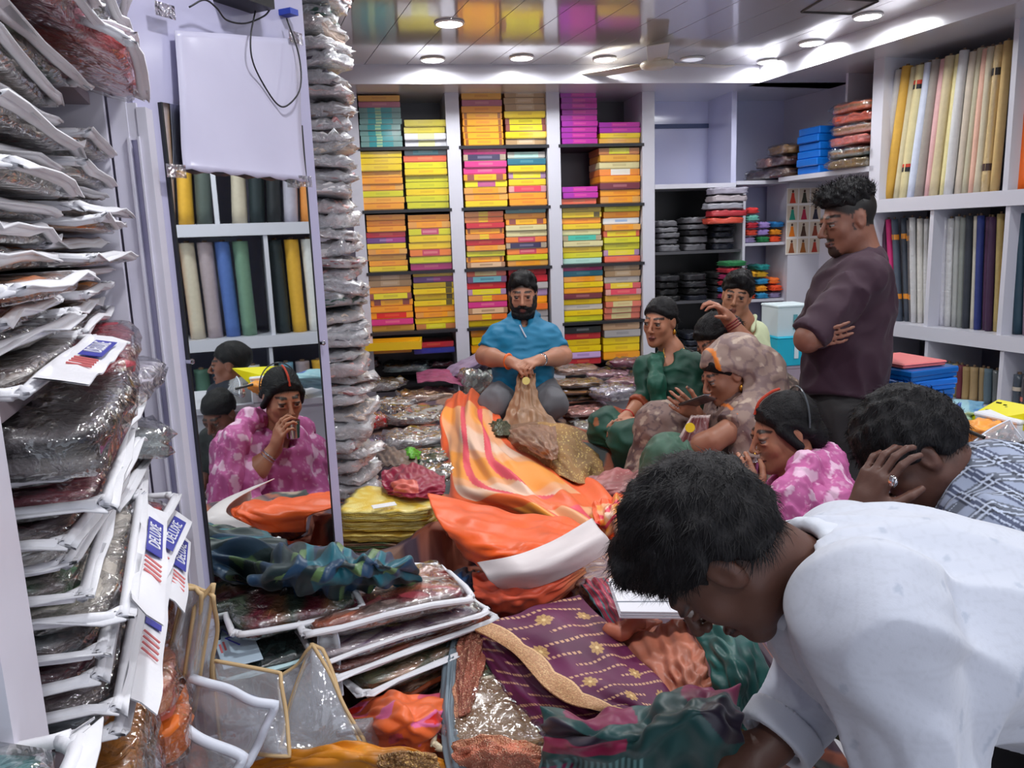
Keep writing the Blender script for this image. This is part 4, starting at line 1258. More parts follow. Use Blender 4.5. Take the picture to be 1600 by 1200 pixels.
# lower shelf: loose plastic packet on top, big bags, folded printed clothes
zl = ZB2 + 0.001
seqs = [(9, 'dark grey'), (3, 'charcoal print'), (10, 'wine red'), (9, 'grey print'), (4, 'stone'), (5, 'forest green'), (0, 'white'), (3, 'black and white'), (1, 'dusty red'), (9, 'silver grey')]
htot = lw(100, 690)[1] - zl
for k, (ci, nm) in enumerate(seqs):
    c = _bc[ci][0]
    saree_bag('%s saree bag, %s from bottom in the tall lower stack' % (nm, ORD2[k]), LEFT.pt(sn + .17 + RND.uniform(-.02, .02), 0.012 + RND.uniform(-.02, .02) - .15, zl + k * htot / 10), (rad(2.5), rad(RND.uniform(-.6, .6)), ang_l + rad(RND.uniform(-5, 5))), 0.44, 0.30, htot / 10 * .97, c, 1200 + k, edge=(0.5, 0.45, 0.45) if k % 2 else None, group=GRP, flange=0.014, print_=('flap', 42) if k in (1, 4) else None)
htf = lw(200, 730)[1] - zl
for k, (c, nm, pr) in enumerate((((0.84, 0.45, 0.20), 'orange printed', ('flap', 42)), ((0.62, 0.32, 0.34), 'brick pink', None), ((0.45, 0.48, 0.50), 'grey', ('flap', 36)), ((0.70, 0.24, 0.24), 'red', None), ((0.60, 0.42, 0.40), 'rose grey', None), ((0.72, 0.40, 0.20), 'rust', None), ((0.60, 0.66, 0.68), 'silver', None), ((0.80, 0.60, 0.35), 'tan', None))):
    saree_bag('%s saree bag, %s from bottom beside the far post' % (nm, ORD2[k]), LEFT.pt(sf + .02 + RND.uniform(-.02, .02), 0.015 + RND.uniform(-.02, .02) - .15, zl + k * htf / 8), (rad(4), rad(RND.uniform(-.7, .7)), ang_l + rad(RND.uniform(-8, 8))), 0.33, 0.30, htf / 8 * .97, c, 1240 + k, group=GRP, flange=0.014, print_=pr)
packet('rose red plastic packet on top of the lower shelf bags', LEFT.pt(sf - .12, -0.10, zl + htot + .03), (rad(4), rad(-3), ang_l + .1), 0.42, 0.28, 0.06, (0.66, 0.22, 0.28), 1300, cat='packet', mat=SHINY, filmmat=FILM)
packet('white flower printed packet under the rose red packet', LEFT.pt(sf - .02, -0.09, zl + htot - .022), (rad(3), 0, ang_l - .1), 0.34, 0.28, 0.05, (0.82, 0.80, 0.86), 1301, cat='packet', filmmat=FILM)
packet('clear crinkled packet with grey cloth hanging by the far post', LEFT.pt(sf + .10, -0.05, zl + htf + .002), (rad(12), rad(4), ang_l + .3), 0.20, 0.18, 0.06, (0.56, 0.58, 0.58), 1302, cat='packet', filmmat=FILM, mat=SHINY)
packet('black striped packet heaped by the near post', LEFT.pt(sn + .02, -0.06, zl + htot + .002), (rad(4), rad(-3), ang_l), 0.28, 0.24, 0.06, (0.46, 0.44, 0.44), 1303, cat='packet', filmmat=FILM, mat=SHINY, edge=(0.15, 0.14, 0.14))


def swirl(c1, c2, s=40):
    nz = SinNoise(77, 10, 0.8, 2.2, 3)
    def f(V, C):
        m = np.abs(nz(V[:, 0] * s, V[:, 1] * s, V[:, 2] * s)) < 0.45
        C = np.tile(np.array(c1), (len(V), 1)); C[m] = c2
        return C
    return f


zlow = 0.321
n_ = 9
for k, (c, nm, m_) in enumerate((((0.10, 0.20, 0.26), 'dark teal printed', None), ((0.80, 0.25, 0.08), 'red-orange printed', (0.5, .2, .05)), ((0.86, 0.42, 0.08), 'orange', None), ((0.80, 0.36, 0.10), 'burnt orange', None), ((0.88, 0.48, 0.12), 'bright orange', None), ((0.70, 0.26, 0.22), 'brick red striped', (0.9, .55, .4)), ((0.84, 0.42, 0.12), 'amber', None), ((0.78, 0.36, 0.28), 'terracotta', (0.9, .6, .45)), ((0.72, 0.36, 0.08), 'orange paisley', (0.35, .12, .08)))):
    hh = (ZB2 - 0.05 - zlow) / n_
    o = thing('wrapped_fabric', '%s folded fabric in clear film, %s from bottom on the lowest shelf' % (nm, ORD2[k]), 'fabric', LEFT.pt(sf - .02 + RND.uniform(-.02, .02), -0.12 + RND.uniform(-.015, .02), zlow + k * hh), (rad(1), 0, ang_l + rad(RND.uniform(-6, 6))), group='orange folded fabrics on the lowest shelf')
    folded('cloth', None, None, (0, 0, 0), (0, 0, 0), .36, .30, hh * .96, c, 4, 1400 + k, SATIN, edge=m_, parent=o, n=12)
    V2, F2 = slab_vf(.375, .315, hh, 2, 1401 + k, 8, 0.007, 0.002)
    obj('film_wrap', V2, F2, FILM, o, local=True, smooth=True)
    packet('%s packet on the lowest shelf, %s from bottom, near column' % (_bc[k][1], ORD2[k]), LEFT.pt(sn + .12, -0.12, zlow + k * hh), (0, 0, ang_l + rad(RND.uniform(-6, 6))), .36, .30, hh, _bc[k][0], 1450 + k, cat='packet', group='packets on the lowest shelf near the front', filmmat=FILM)
# neighbouring bay at the near edge
for k, (c, nm) in enumerate((((0.70, 0.30, 0.36), 'rose'), ((0.78, 0.78, 0.80), 'white'), ((0.12, 0.40, 0.22), 'green'), ((0.85, 0.38, 0.15), 'orange'), ((0.72, 0.70, 0.70), 'grey'), ((0.45, 0.30, 0.38), 'plum'), ((0.20, 0.52, 0.52), 'teal'))):
    saree_bag('%s saree bag bulging past the near post, %s from bottom' % (nm, ORD2[k]), LEFT.pt(SN - .26, .035 - .15, 0.80 + k * .052), (rad(RND.uniform(-3, 4)), 0, ang_l + rad(RND.uniform(-5, 5))), .34, .30, .05, c, 1500 + k, group='saree bags in the nearest bay', flange=0.02)

# ---------------------------------------------------------------- mirror pillar
_W = at(1232, 690, 2.4); _Wp = at(452, 612, 3.2)
_n2 = (_W - _Wp)[:2]; _n2 /= np.linalg.norm(_n2)
MIR = Wall(((_W + _Wp)[:2] / 2), (-_n2[1], _n2[0]), _n2)
sA = MIR.hit(238, 300)[0]; sB = MIR.hit(507, 500)[0]
if sA > sB: sA, sB = sB, sA
m0, m1 = sorted((MIR.hit(300, 565)[0], MIR.hit(489, 400)[0]))
struct(obj('trim_3', *wall_box(MIR, sA - 0.01, sB + 0.022, -0.16, -0.012, 0, ZC), LILAC))
zm0 = 0.70
zm1 = MIR.hit(380, 180)[1]
mir = thing('wall_mirror', 'tall wall mirror on the lilac pillar reflecting a seated woman and two boys', 'mirror', MIR.pt((m0 + m1) / 2, -0.006, zm0))
_g, _nt, _b = nmat('mirror_glass')
_b.inputs['Metallic'].default_value = 1.0
_b.inputs['Roughness'].default_value = 0.012
_b.inputs['Base Color'].default_value = (0.86, 0.92, 0.90, 1)
obj('glass', *wall_box(MIR, m0, m1, -0.011, -0.004, zm0, zm1), _g, mir)
DKEDGE = M('mirror_edge', (0.10, 0.11, 0.12), rough=0.4)
for a, b, c, d in ((m0 - .004, m0, zm0, zm1), (m1, m1 + .004, zm0, zm1)):
    obj('edge_strip', *wall_box(MIR, a, b, -0.012, -0.003, c, d), DKEDGE, mir)
CHROME = M('chrome', (0.80, 0.80, 0.82), rough=0.12, metal=1.0)
for px, py in ((300, 565), (505, 536)):
    s, z = MIR.hit(px, py)
    ax = np.array([MIR.n[0], MIR.n[1], 0])
    obj('screw_cap', *lathe_vf([(0.0055, -.012), (0.0055, 0.002), (0.0040, 0.004), (0.0012, 0.0045)], 14, axis=ax, org=MIR.pt(s, 0, z)), CHROME, mir)
# paper sheet stuck over the top of the mirror
pz = [MIR.hit(*p) for p in ((281, 266), (472, 284), (463, 62), (270, 48))]
V = []
nu_, nv_ = 18, 24
for j in range(nv_ + 1):
    for i in range(nu_ + 1):
        u, v = i / nu_, j / nv_
        s = (pz[0][0] * (1 - u) + pz[1][0] * u) * (1 - v) + (pz[3][0] * (1 - u) + pz[2][0] * u) * v
        z = (pz[0][1] * (1 - u) + pz[1][1] * u) * (1 - v) + (pz[3][1] * (1 - u) + pz[2][1] * u) * v
        off = 0.004 + 0.0035 * math.sin(u * 5 + v * 3) ** 2 + (0.006 * (1 - v) ** 8)
        V.append(MIR.pt(s, off, z + (0.003 * math.sin(u * 31) if j == 0 else 0)))
PAPER = M('lilac_paper', (0.76, 0.75, 0.84), rough=0.4, coat=0.3, noise=(6, 0.05))
pp = obj('paper_sheet', V, grid_faces(nv_ + 1, nu_ + 1), PAPER, smooth=True)
md = pp.modifiers.new('s', 'SOLIDIFY'); md.thickness = 0.0008
tag(pp, 'pale lilac paper sheet taped over the upper part of the mirror', 'paper')
TAPE = film('tape_film', rough=0.05, base=0.35, edge=0.9, wrinkle=60, wstr=0.9)
for k, (px, py) in enumerate(((250, 18), (268, 268), (470, 284), (455, 60))):
    s, z = MIR.hit(px, py)
    o = obj('tape', *wall_box(MIR, s - .022, s + .022, .012, .0135, z - .012, z + .012), TAPE)
    tag(o, 'piece of shiny tape at the %s of the lilac paper' % ['top left', 'bottom left corner', 'bottom right corner', 'top right'][k], 'tape', 'tape on the paper sheet')
# black device and its loose wires
s, z = MIR.hit(372, 6)
dv = thing('power_adapter', 'black adapter box with hanging wires above the paper sheet', 'adapter', MIR.pt(s, .03, z))
obj('casing', *wall_box(MIR, s - .055, s + .05, -.012, .05, z - .006, z + .05), M('black_plastic', (0.05, 0.05, 0.06), rough=0.4), dv)
s2, z2 = MIR.hit(448, 20)
obj('blue_plug', *wall_box(MIR, s2 - .012, s2 + .014, -.012, .02, z2 - .006, z2 + .006), M('blue_plug', (0.15, 0.25, 0.65), rough=0.4), dv)
WIRE = M('black_wire', (0.10, 0.10, 0.12), rough=0.5)
for k, pts in enumerate((((386, 20), (373, 60), (378, 95), (400, 128), (425, 163), (436, 166), (451, 140), (453, 90), (440, 30)), ((282, 14), (300, 4), (322, 16), (345, 33), (375, 38), (398, 28), (405, 16)))):
    P = [MIR.pt(*(lambda q: (q[0], 0.022 + .01 * math.sin(i * 1.3), q[1]))(MIR.hit(*p))) for i, p in enumerate(pts)]
    obj('wire', *tube_vf(catmull(P, 50), 0.0018, 6), WIRE, dv, smooth=True)

# panelled door leaf between shelving and pillar
dA, dB = np.array(LEFT.pt(SF + .035, .005, 0)[:2]), np.array(MIR.pt(sA + 0.004, 0.004, 0)[:2])
_u = dB - dA; dl = np.linalg.norm(_u); _u /= dl
DOOR = Wall(dA, _u, (_u[1], -_u[0]) if (_u[1] * -dA[0] - _u[0] * -dA[1]) > 0 else (-_u[1], _u[0]))
zd = DOOR.hit(200, 150)[1]
dr = thing('door_leaf', 'weathered white panelled door leaf beside the mirror pillar', 'door', DOOR.pt(dl / 2, 0, 0))
obj('stile', *wall_box(DOOR, 0.0, dl * .48, -.03, 0.006, 0, zd), PW_, dr)
obj('stile', *wall_box(DOOR, dl * .74, dl, -.03, 0.006, 0, zd - .02), PW_, dr)
obj('recessed_panel', *wall_box(DOOR, dl * .48, dl * .74, -.03, -.012, 0, zd - .06), M('door_recess', (0.70, 0.69, 0.76), rough=0.5), dr)
obj('rail', *wall_box(DOOR, dl * .48, dl * .74, -.03, 0.004, zd - .075, zd - .012), PW_, dr)
obj('moulding', *wall_box(DOOR, dl * .44, dl * .50, -.01, 0.012, 0, zd - .07), PW_, dr)
obj('moulding', *wall_box(DOOR, dl * .72, dl * .77, -.01, 0.012, 0, zd - .07), PW_, dr)

# ---------------------------------------------------------------- column of crinkled packets behind the pillar
CRINK = film('crinkled_film', rough=0.07, base=0.3, edge=0.95, wrinkle=60, wstr=1.0, haze=0.28)
_pc2 = [((0.92, 0.90, 0.90), 'white'), ((0.55, 0.28, 0.30), 'maroon'), ((0.80, 0.62, 0.60), 'blush'), ((0.50, 0.42, 0.40), 'brown'), ((0.86, 0.85, 0.86), 'silver'), ((0.20, 0.32, 0.28), 'dark green'), ((0.72, 0.45, 0.45), 'rose'), ((0.25, 0.23, 0.28), 'charcoal'), ((0.84, 0.76, 0.70), 'cream')]
xyb = at(516, 300, 2.62)
zk = 0.62
k = 0
plum = ['lowest', 'low', 'middle', 'high']
rr_ = random.Random(5)
while zk < ZC - 0.07:
    h = rr_.uniform(0.035, 0.062)
    ci = [0, 4, 2, 0, 1, 4, 8, 0, 6, 3, 2, 7, 4, 0, 8, 5, 4, 2, 1, 0][k % 20]
    c, nm = _pc2[ci]
    prx = xyb[0] + rr_.uniform(-.018, .012) + (0.008 if zk < 1.4 else 0)
    packet('%s crinkled plastic packet, %s from bottom of the packet column behind the pillar' % (nm, nth(k + 1)), (prx - .03, xyb[1] + .1 + rr_.uniform(-.03, .03), zk), (rad(rr_.uniform(-7, 7)), rad(rr_.uniform(-9, 9)), rr_.uniform(-.3, .3)), .17, .22, h, c, 1600 + k, cat='packet', group='crinkled packets stacked behind the pillar', filmmat=CRINK, mat=SHINY, edge=_pc2[(ci + 3) % 9][0] if k % 4 == 0 else None, amp=0.011)
    zk += h * 0.97
    k += 1
prk = thing('packet_rack', 'narrow rack holding the crinkled packets behind the mirror pillar', 'shelves', (xyb[0] - .17, xyb[1] + .1, 0))
for z in (0.60,):
    obj('shelf', *box_vf(xyb[0] - .22, xyb[0] + .05, xyb[1] - .02, xyb[1] + .24, z - .02, z), PW_, prk)
obj('side_panel', *box_vf(xyb[0] - .24, xyb[0] - .16, xyb[1] - .02, xyb[1] + .26, 0, ZC - .01), PW_, prk)
# ---------------------------------------------------------------- the low platform and the heap of sarees on it
FOLD = 0.6
HEAP = []                                            # control points of everything laid on the platform (for the heap below)
MATT = M('white_sheet', (0.82, 0.82, 0.84), rough=0.8)
plat = thing('mattress_platform', 'low platform with a white sheet under all the sarees', 'platform', (0.0, 3.2, 0))
V, Fc = rbox_vf(-0.95, 1.75, 1.05, 5.15, 0.0, PLATFORM, 0.03)
obj('mattress', V, Fc, MATT, plat)


def wpt(c):
    return onz(*c) if c[2] > 0 else at(c[0], c[1], -c[2])


def sheet(name, label, cat, rows, colfn, nu=70, nv=70, folds=(), noise=(0.004, 3.0), mat=None, thick=0.003, group=None, seed=0, parent=None, heap=True, lift=0.0):
    """Cloth surface through control points (pixel, height); u runs along a row, v from row to row."""
    P = np.array([[wpt(c) for c in r] for r in rows])
    if heap:
        HEAP.extend(P.reshape(-1, 3).tolist())
    A = catmull(P, nv)                                # (nv, k, 3)
    B = catmull(np.swapaxes(A, 0, 1), nu)             # (nu, nv, 3)
    U, Vv = np.meshgrid(np.linspace(0, 1, nu), np.linspace(0, 1, nv), indexing='ij')
    du = np.gradient(B, axis=0); dv = np.gradient(B, axis=1)
    N = np.cross(du, dv); N /= np.linalg.norm(N, axis=2)[..., None] + 1e-9
    if N[..., 2].mean() < 0:
        N = -N
    nz = SinNoise(seed, 9, 0.5, 1.6)
    n2 = SinNoise(seed + 9, 9, 0.8, 2.6)
    D = noise[0] * n2(U * noise[1], Vv * noise[1])
    for amp, fu, fv, ph in folds:
        w = 2 * math.pi * (fu * U + fv * Vv) + ph + 1.5 * nz(U, Vv)
        s = np.sin(w)
        D = D + amp * FOLD * s * (0.65 + 0.35 * n2(U * 1.3 + 2, Vv * 1.3))
    B = B + N * (D + lift)[..., None]
    C = colfn(U, Vv)
    Fq = grid_faces(nu, nv)
    n0 = np.cross(B[1, 0] - B[0, 0], B[0, 1] - B[0, 0])
    if n0[2] < 0:
        Fq = Fq[:, ::-1].copy()
    o = obj(name, B.reshape(-1, 3), Fq, mat or SATIN, parent, smooth=True, cols=C.reshape(-1, 3), uv=np.stack([U, Vv], -1).reshape(-1, 2))
    md = o.modifiers.new('thickness', 'SOLIDIFY'); md.thickness = thick; md.offset = -1
    if label:
        tag(o, label, cat, group)
    return o


def flat(c, var=0.0, seed=0):
    c = np.array(c)
    nz = SinNoise(seed, 8, 1, 4)
    def f(U, V):
        k = 1 + var * nz(U, V)
        return c[None, None, :] * k[..., None]
    return f


def mixc(C, m, c):
    m = np.clip(m, 0, 1)[..., None]
    return C * (1 - m) + np.array(c) * m


def sequins(base, dots, dens=0.06, seed=0, n=60, extra=None):
    def f(U, V):
        C = np.tile(np.array(base, float), U.shape + (1,))
        nz = SinNoise(seed, 8, 1, 3)
        C = C * (1 + 0.10 * nz(U, V))[..., None]
        r = np.random.RandomState(seed).uniform(size=U.shape)
        C = mixc(C, (r < dens).astype(float), dots)
        if extra is not None:
            C = extra(U, V, C)
        return C
    return f


GOLD = (0.80, 0.66, 0.36)


def purple(lower=False):
    base = (0.36, 0.07, 0.26)
    fl = [(.13, .50), (.30, .22), (.46, .62), (.62, .30), (.72, .74), (.86, .46), (.18, .86), (.94, .82)]
    def f(U, V):
        nz = SinNoise(4, 8, 1, 3)
        C = np.tile(np.array(base), U.shape + (1,)) * (1 + 0.08 * nz(U, V))[..., None]
        # beaded gold lines running away from the border
        t = (U * 11 - V * 2.0 + 0.15 * nz(U * .6, V * .6)) % 1
        bead = (np.sin(V * 150) > -0.5)
        seg = np.sin((np.floor(U * 11 - V * 2.0) * 2.3) + V * 7) > -0.8
        C = mixc(C, ((np.abs(t - .5) < .10) & bead & seg).astype(float), (0.80, 0.62, 0.48))
        if not lower:
            for a, b in fl:
                du, dv = (U - a) * 1.0, (V - b) * 0.78
                r = np.hypot(du, dv); th = np.arctan2(dv, du)
                pet = 0.044 + 0.006 * np.cos(th * 8)
                m = r < pet
                C = mixc(C, m.astype(float), (0.74, 0.58, 0.36))
                C = mixc(C, (m & (np.abs(np.cos(th * 4)) < .22) & (r > .016)).astype(float), (0.52, 0.34, 0.22))
                C = mixc(C, (r < .011).astype(float), (0.90, 0.78, 0.55))
            edge = 0.155 + 0.035 * np.abs(np.sin(U * math.pi * 4.5))
            m = V < edge
            sp = np.random.RandomState(3).uniform(size=U.shape)
            C = mixc(C, m.astype(float), (0.78, 0.58, 0.42))
            C = mixc(C, (m & (sp < .22)).astype(float), (0.60, 0.42, 0.28))
            C = mixc(C, (m & (sp > .90)).astype(float), (0.95, 0.84, 0.62))
            C = mixc(C, (np.abs(V - edge) < .008).astype(float), (0.90, 0.74, 0.55))
        return C
    return f


SAREEM = M('saree_silk', vcol=True, rough=0.55, sheen=0.04, bmp=dict(scale=500, strength=0.12, dist=0.001))
SEQ = M('sequin_cloth', vcol=True, rough=0.38, spec=0.7, bmp=dict(scale=320, strength=0.9, dist=0.004, kind='voronoi'))

PS_ = sheet('purple_saree', 'folded purple saree with gold stripes, flowers and a wide gold lace border', 'saree', [
    [(742, 985, .66), (800, 1018, .66), (850, 1072, .66), (905, 1103, .66), (965, 1112, .65)],
    [(795, 962, .68), (850, 1000, .685), (905, 1045, .685), (950, 1080, .68), (1000, 1110, .66)],
    [(850, 945, .68), (900, 975, .69), (945, 1020, .69), (990, 1060, .68), (1030, 1107, .66)],
    [(905, 930, .66), (942, 965, .67), (978, 1005, .67), (1018, 1047, .67), (1058, 1098, .65)]], purple(), 240, 240, folds=((.003, .5, 2.2, 0),), noise=(.004, 1.6), mat=SAREEM, seed=21, thick=.006)
sheet('lower_fold', None, None, [
    [(738, 1002, .62), (768, 1050, .60), (800, 1105, .58), (850, 1155, .57), (890, 1175, .56)],
    [(755, 990, .635), (800, 1040, .625), (840, 1085, .62), (890, 1130, .6), (930, 1150, .59)],
    [(790, 985, .64), (840, 1030, .635), (880, 1075, .63), (930, 1110, .62), (980, 1125, .61)]], purple(True), 180, 90, noise=(.003, 2), mat=SAREEM, seed=22, thick=.01, parent=PS_)
sheet('peach_silk', 'peach brown silk saree folded between the purple and green cloth', 'saree', [
    [(955, 1000, .65), (1000, 1040, .66), (1045, 1085, .65), (1062, 1112, .63)],
    [(1015, 982, .69), (1050, 1020, .70), (1080, 1060, .69), (1100, 1105, .66)],
    [(1070, 966, .69), (1090, 1000, .70), (1107, 1050, .68), (1114, 1095, .65)]], flat((0.72, 0.43, 0.33), .07, 3), folds=((.010, .3, 1.6, 0.5), (.004, 1.2, 3.2, 2)), seed=31)
sheet('green_silk', 'deep green silk saree spilling in front of the bending man', 'saree', [
    [(1066, 968, .70), (1095, 1010, .70), (1110, 1060, .68), (1110, 1130, .62)],
    [(1130, 976, .72), (1150, 1020, .73), (1160, 1070, .70), (1160, 1140, .62)],
    [(1170, 985, .68), (1197, 1030, .67), (1197, 1085, .64), (1192, 1150, .58)]], flat((0.03, 0.31, 0.29), .12, 5), folds=((.012, 1.0, 1.2, 1), (.005, 2.5, 1.4, 0)), seed=32)


def movingcol(U, V):
    nz = SinNoise(61, 9, .5, 1.5)
    C = np.tile(np.array((0.06, 0.25, 0.25)), U.shape + (1,))
    a = nz(U * 1.6, V * 1.2)
    C = mixc(C, (a > .55).astype(float), (0.45, 0.06, 0.26))
    C = mixc(C, (a < -.85).astype(float), (0.10, 0.06, 0.14))
    C = mixc(C, ((V > .55) & (V < .72) & (U < .4)).astype(float), (0.52, 0.10, 0.26))
    C = mixc(C, ((V > .78) & (U < .5) & (np.sin(U * 200) > .2)).astype(float), (0.35, 0.52, 0.52))
    return C


sheet('teal_magenta_saree', 'teal and magenta saree crumpled by the hands of the bending man', 'saree', [
    [(845, 1105, .66), (930, 1115, .69), (1010, 1098, .72), (1090, 1068, .76), (1150, 1085, .72)],
    [(848, 1130, .67), (930, 1140, .73), (1010, 1125, .74), (1090, 1090, .80), (1158, 1110, .76)],
    [(848, 1165, .65), (930, 1175, .70), (1010, 1160, .74), (1095, 1125, .80), (1165, 1150, .74)],
    [(838, 1220, .58), (930, 1228, .62), (1010, 1228, .64), (1105, 1222, .66), (1172, 1220, .64)]], movingcol, 130, 110, folds=((.016, 3.2, 1.0, 0), (.009, 2.0, 3.4, 1), (.006, 6, 1.5, 2)), seed=41)


def coral(U, V):
    C = np.tile(np.array((0.88, 0.36, 0.24)), U.shape + (1,))
    return mixc(C, np.clip((U - .75) * 4, 0, 1), (0.92, 0.66, 0.45))


sheet('coral_saree', 'translucent coral saree folded below the white cloth', 'saree', [
    [(738, 893, .66), (795, 905, .69), (860, 900, .70), (912, 880, .69)],
    [(740, 925, .66), (790, 940, .67), (855, 930, .67), (915, 892, .67)],
    [(748, 955, .58), (795, 966, .58), (855, 955, .60), (905, 912, .62)]], coral, folds=((.006, 1, 2.2, 0),), seed=42)
sheet('orange_saree', 'bright orange saree spread over the heap in front of the white cloth', 'saree', [
    [(668, 770, .78), (740, 786, .74), (810, 802, .72), (880, 806, .70), (935, 830, .68)],
    [(678, 800, .78), (742, 812, .77), (808, 820, .75), (868, 826, .72), (920, 840, .69)],
    [(698, 835, .76), (748, 850, .77), (803, 850, .77), (858, 850, .75), (900, 850, .71)],
    [(722, 870, .70), (752, 884, .71), (800, 876, .745), (850, 868, .75), (888, 862, .72)]], flat((0.94, 0.36, 0.08), .05, 7), folds=((.006, .8, .9, 0), (.004, 2.2, 1, 1)), seed=43)
sheet('white_cloth', 'plain white cloth piece folded over the orange saree', 'fabric', [
    [(745, 879, .74), (800, 868, .77), (862, 845, .775), (925, 810, .77)],
    [(763, 903, .72), (822, 894, .75), (887, 870, .755), (944, 832, .755)],
    [(785, 927, .66), (842, 917, .69), (898, 893, .70), (962, 857, .71)]], flat((0.84, 0.80, 0.80), .02, 8), noise=(.0015, 1.0), folds=((.003, .6, .5, 0),), seed=44)


def sunset(U, V):
    # U across, V along the saree
    nz = SinNoise(12, 8, .6, 1.8)
    C = np.tile(np.array((0.93, 0.66, 0.46)), U.shape + (1,))
    p = nz(U * 1.2, V * 2.2)
    C = mixc(C, np.clip((p - .25) * 3, 0, 1), (0.95, 0.60, 0.20))
    C = mixc(C, np.clip((-p - .5) * 3, 0, 1), (0.93, 0.78, 0.68))
    for c, w in ((.34, .035), (.62, .04)):
        C = mixc(C, (np.abs(U - c - .07 * np.sin(V * 9)) < w).astype(float), (0.90, 0.28, 0.36))
    C = mixc(C, ((U < .10) | (U > .88)).astype(float), (0.94, 0.36, 0.10))
    C = mixc(C, ((V > .74) & (V < .84)).astype(float) * .9, (0.94, 0.38, 0.12))
    C = mixc(C, (V < .10).astype(float), (0.90, 0.36, 0.14))
    return C


SU_ = sheet('sunset_saree', 'long saree in peach, orange and pink bands trailing from the kneeling man', 'saree', [
    [(696, 628, .60), (722, 611, .66), (752, 616, .66), (782, 634, .58)],
    [(690, 655, .60), (716, 650, .66), (750, 650, .66), (784, 657, .59)],
    [(689, 690, .58), (725, 690, .65), (765, 690, .66), (800, 692, .58)],
    [(692, 730, .58), (740, 730, .64), (790, 725, .66), (855, 716, .60)],
    [(700, 775, .60), (765, 765, .66), (840, 760, .67), (912, 745, .60)],
    [(768, 795, .62), (830, 790, .68), (890, 790, .68), (958, 780, .62)],
    [(860, 814, .64), (895, 825, .67), (935, 820, .66), (985, 808, .6)]], sunset, 110, 200, folds=((.026, 1.9, .9, 0), (.016, 3.6, -1.2, 1), (.008, 7, 2, 2)), seed=51)
sheet('crumpled_end', None, None, [
    [(925, 790, .66), (960, 775, .68), (1000, 778, .64)], [(930, 815, .66), (965, 800, .69), (1003, 805, .64)], [(940, 850, .58), (970, 845, .60), (1005, 835, .58)]], lambda U, V: sunset(V, U), folds=((.012, 2, 1.5, 0), (.008, 4, .5, 1)), seed=52, parent=SU_)
beige_t = sheet('beige_saree', 'beige saree held up by the kneeling man and falling to the heap', 'saree', [
    [(811, 584, -4.16), (818, 580, -4.16), (826, 580, -4.15), (834, 585, -4.16)],
    [(804, 610, -4.13), (815, 606, -4.10), (828, 606, -4.10), (840, 612, -4.13)],
    [(793, 640, -4.08), (812, 638, -4.03), (832, 638, -4.03), (853, 642, -4.08)],
    [(779, 668, -4.00), (808, 672, -3.93), (840, 672, -3.93), (872, 668, -4.0)]], flat((0.62, 0.47, 0.35), .05, 9), folds=((.014, 3.2, .2, 0), (.006, 6, .3, 1)), seed=53, heap=False)
lab_o = obj('price_label', *lathe_vf([(0.001, 0), (0.020, 0), (0.020, .002), (0.001, .002)], 16, axis=-FW, org=at(822, 595, 4.07)), M('label_yellow', (0.90, 0.84, 0.50), rough=0.5), beige_t)


def tangold(U, V, C):
    C = mixc(C, ((U < .45) & (V < .5)).astype(float), (0.55, 0.40, 0.29))
    return C


sheet('gold_sequin_saree', 'tan and gold sequinned saree heaped before the kneeling man', 'saree', [
    [(778, 670, .58), (820, 660, .64), (870, 658, .64), (922, 680, .57)],
    [(795, 700, .58), (840, 692, .66), (890, 700, .67), (942, 728, .57)],
    [(850, 738, .57), (880, 745, .62), (910, 758, .61), (936, 774, .55)]], sequins((0.62, 0.46, 0.26), (0.96, 0.86, 0.52), .07, 5, extra=tangold), 110, 90, folds=((.012, 1.6, 1.2, 0), (.006, 4, 1, 2)), mat=SEQ, seed=54)
sheet('brown_blouse_piece', 'brown embroidered piece on top of the gold sequin saree', 'saree', [
    [(795, 672, .66), (830, 662, .69), (868, 668, .68)], [(810, 690, .67), (845, 690, .71), (872, 696, .69)], [(840, 712, .65), (860, 718, .67), (872, 716, .66)]], sequins((0.52, 0.37, 0.28), (0.70, 0.55, 0.42), .05, 6), folds=((.005, 1.5, 1, 0),), seed=55)
sheet('olive_cloth', 'dark olive cloth bit beside the beige saree', 'fabric', [[(762, 664, .62), (780, 655, .65), (798, 662, .62)], [(764, 684, .60), (782, 680, .63), (798, 682, .6)]], flat((0.20, 0.22, 0.10), .1, 3), 30, 30, folds=((.006, 3, 1, 0),), seed=56)
sheet('mauve_saree', 'mauve pink saree lying at the feet of the women', 'saree', [
    [(900, 752, .58), (940, 738, .62), (985, 730, .63), (1025, 722, .62)], [(902, 768, .57), (945, 762, .62), (990, 758, .63), (1025, 752, .62)], [(905, 790, .52), (945, 790, .55), (990, 790, .56), (1025, 785, .56)]], sequins((0.62, 0.36, 0.36), (0.80, 0.66, 0.62), .02, 8), folds=((.010, 2.5, 1.5, 0), (.004, 6, 2, 1)), seed=57)


def copper(U, V, C):
    C = mixc(C, ((V < .16) & (np.abs(np.sin(U * 60)) > .3)).astype(float), (0.86, 0.60, 0.46))
    return C


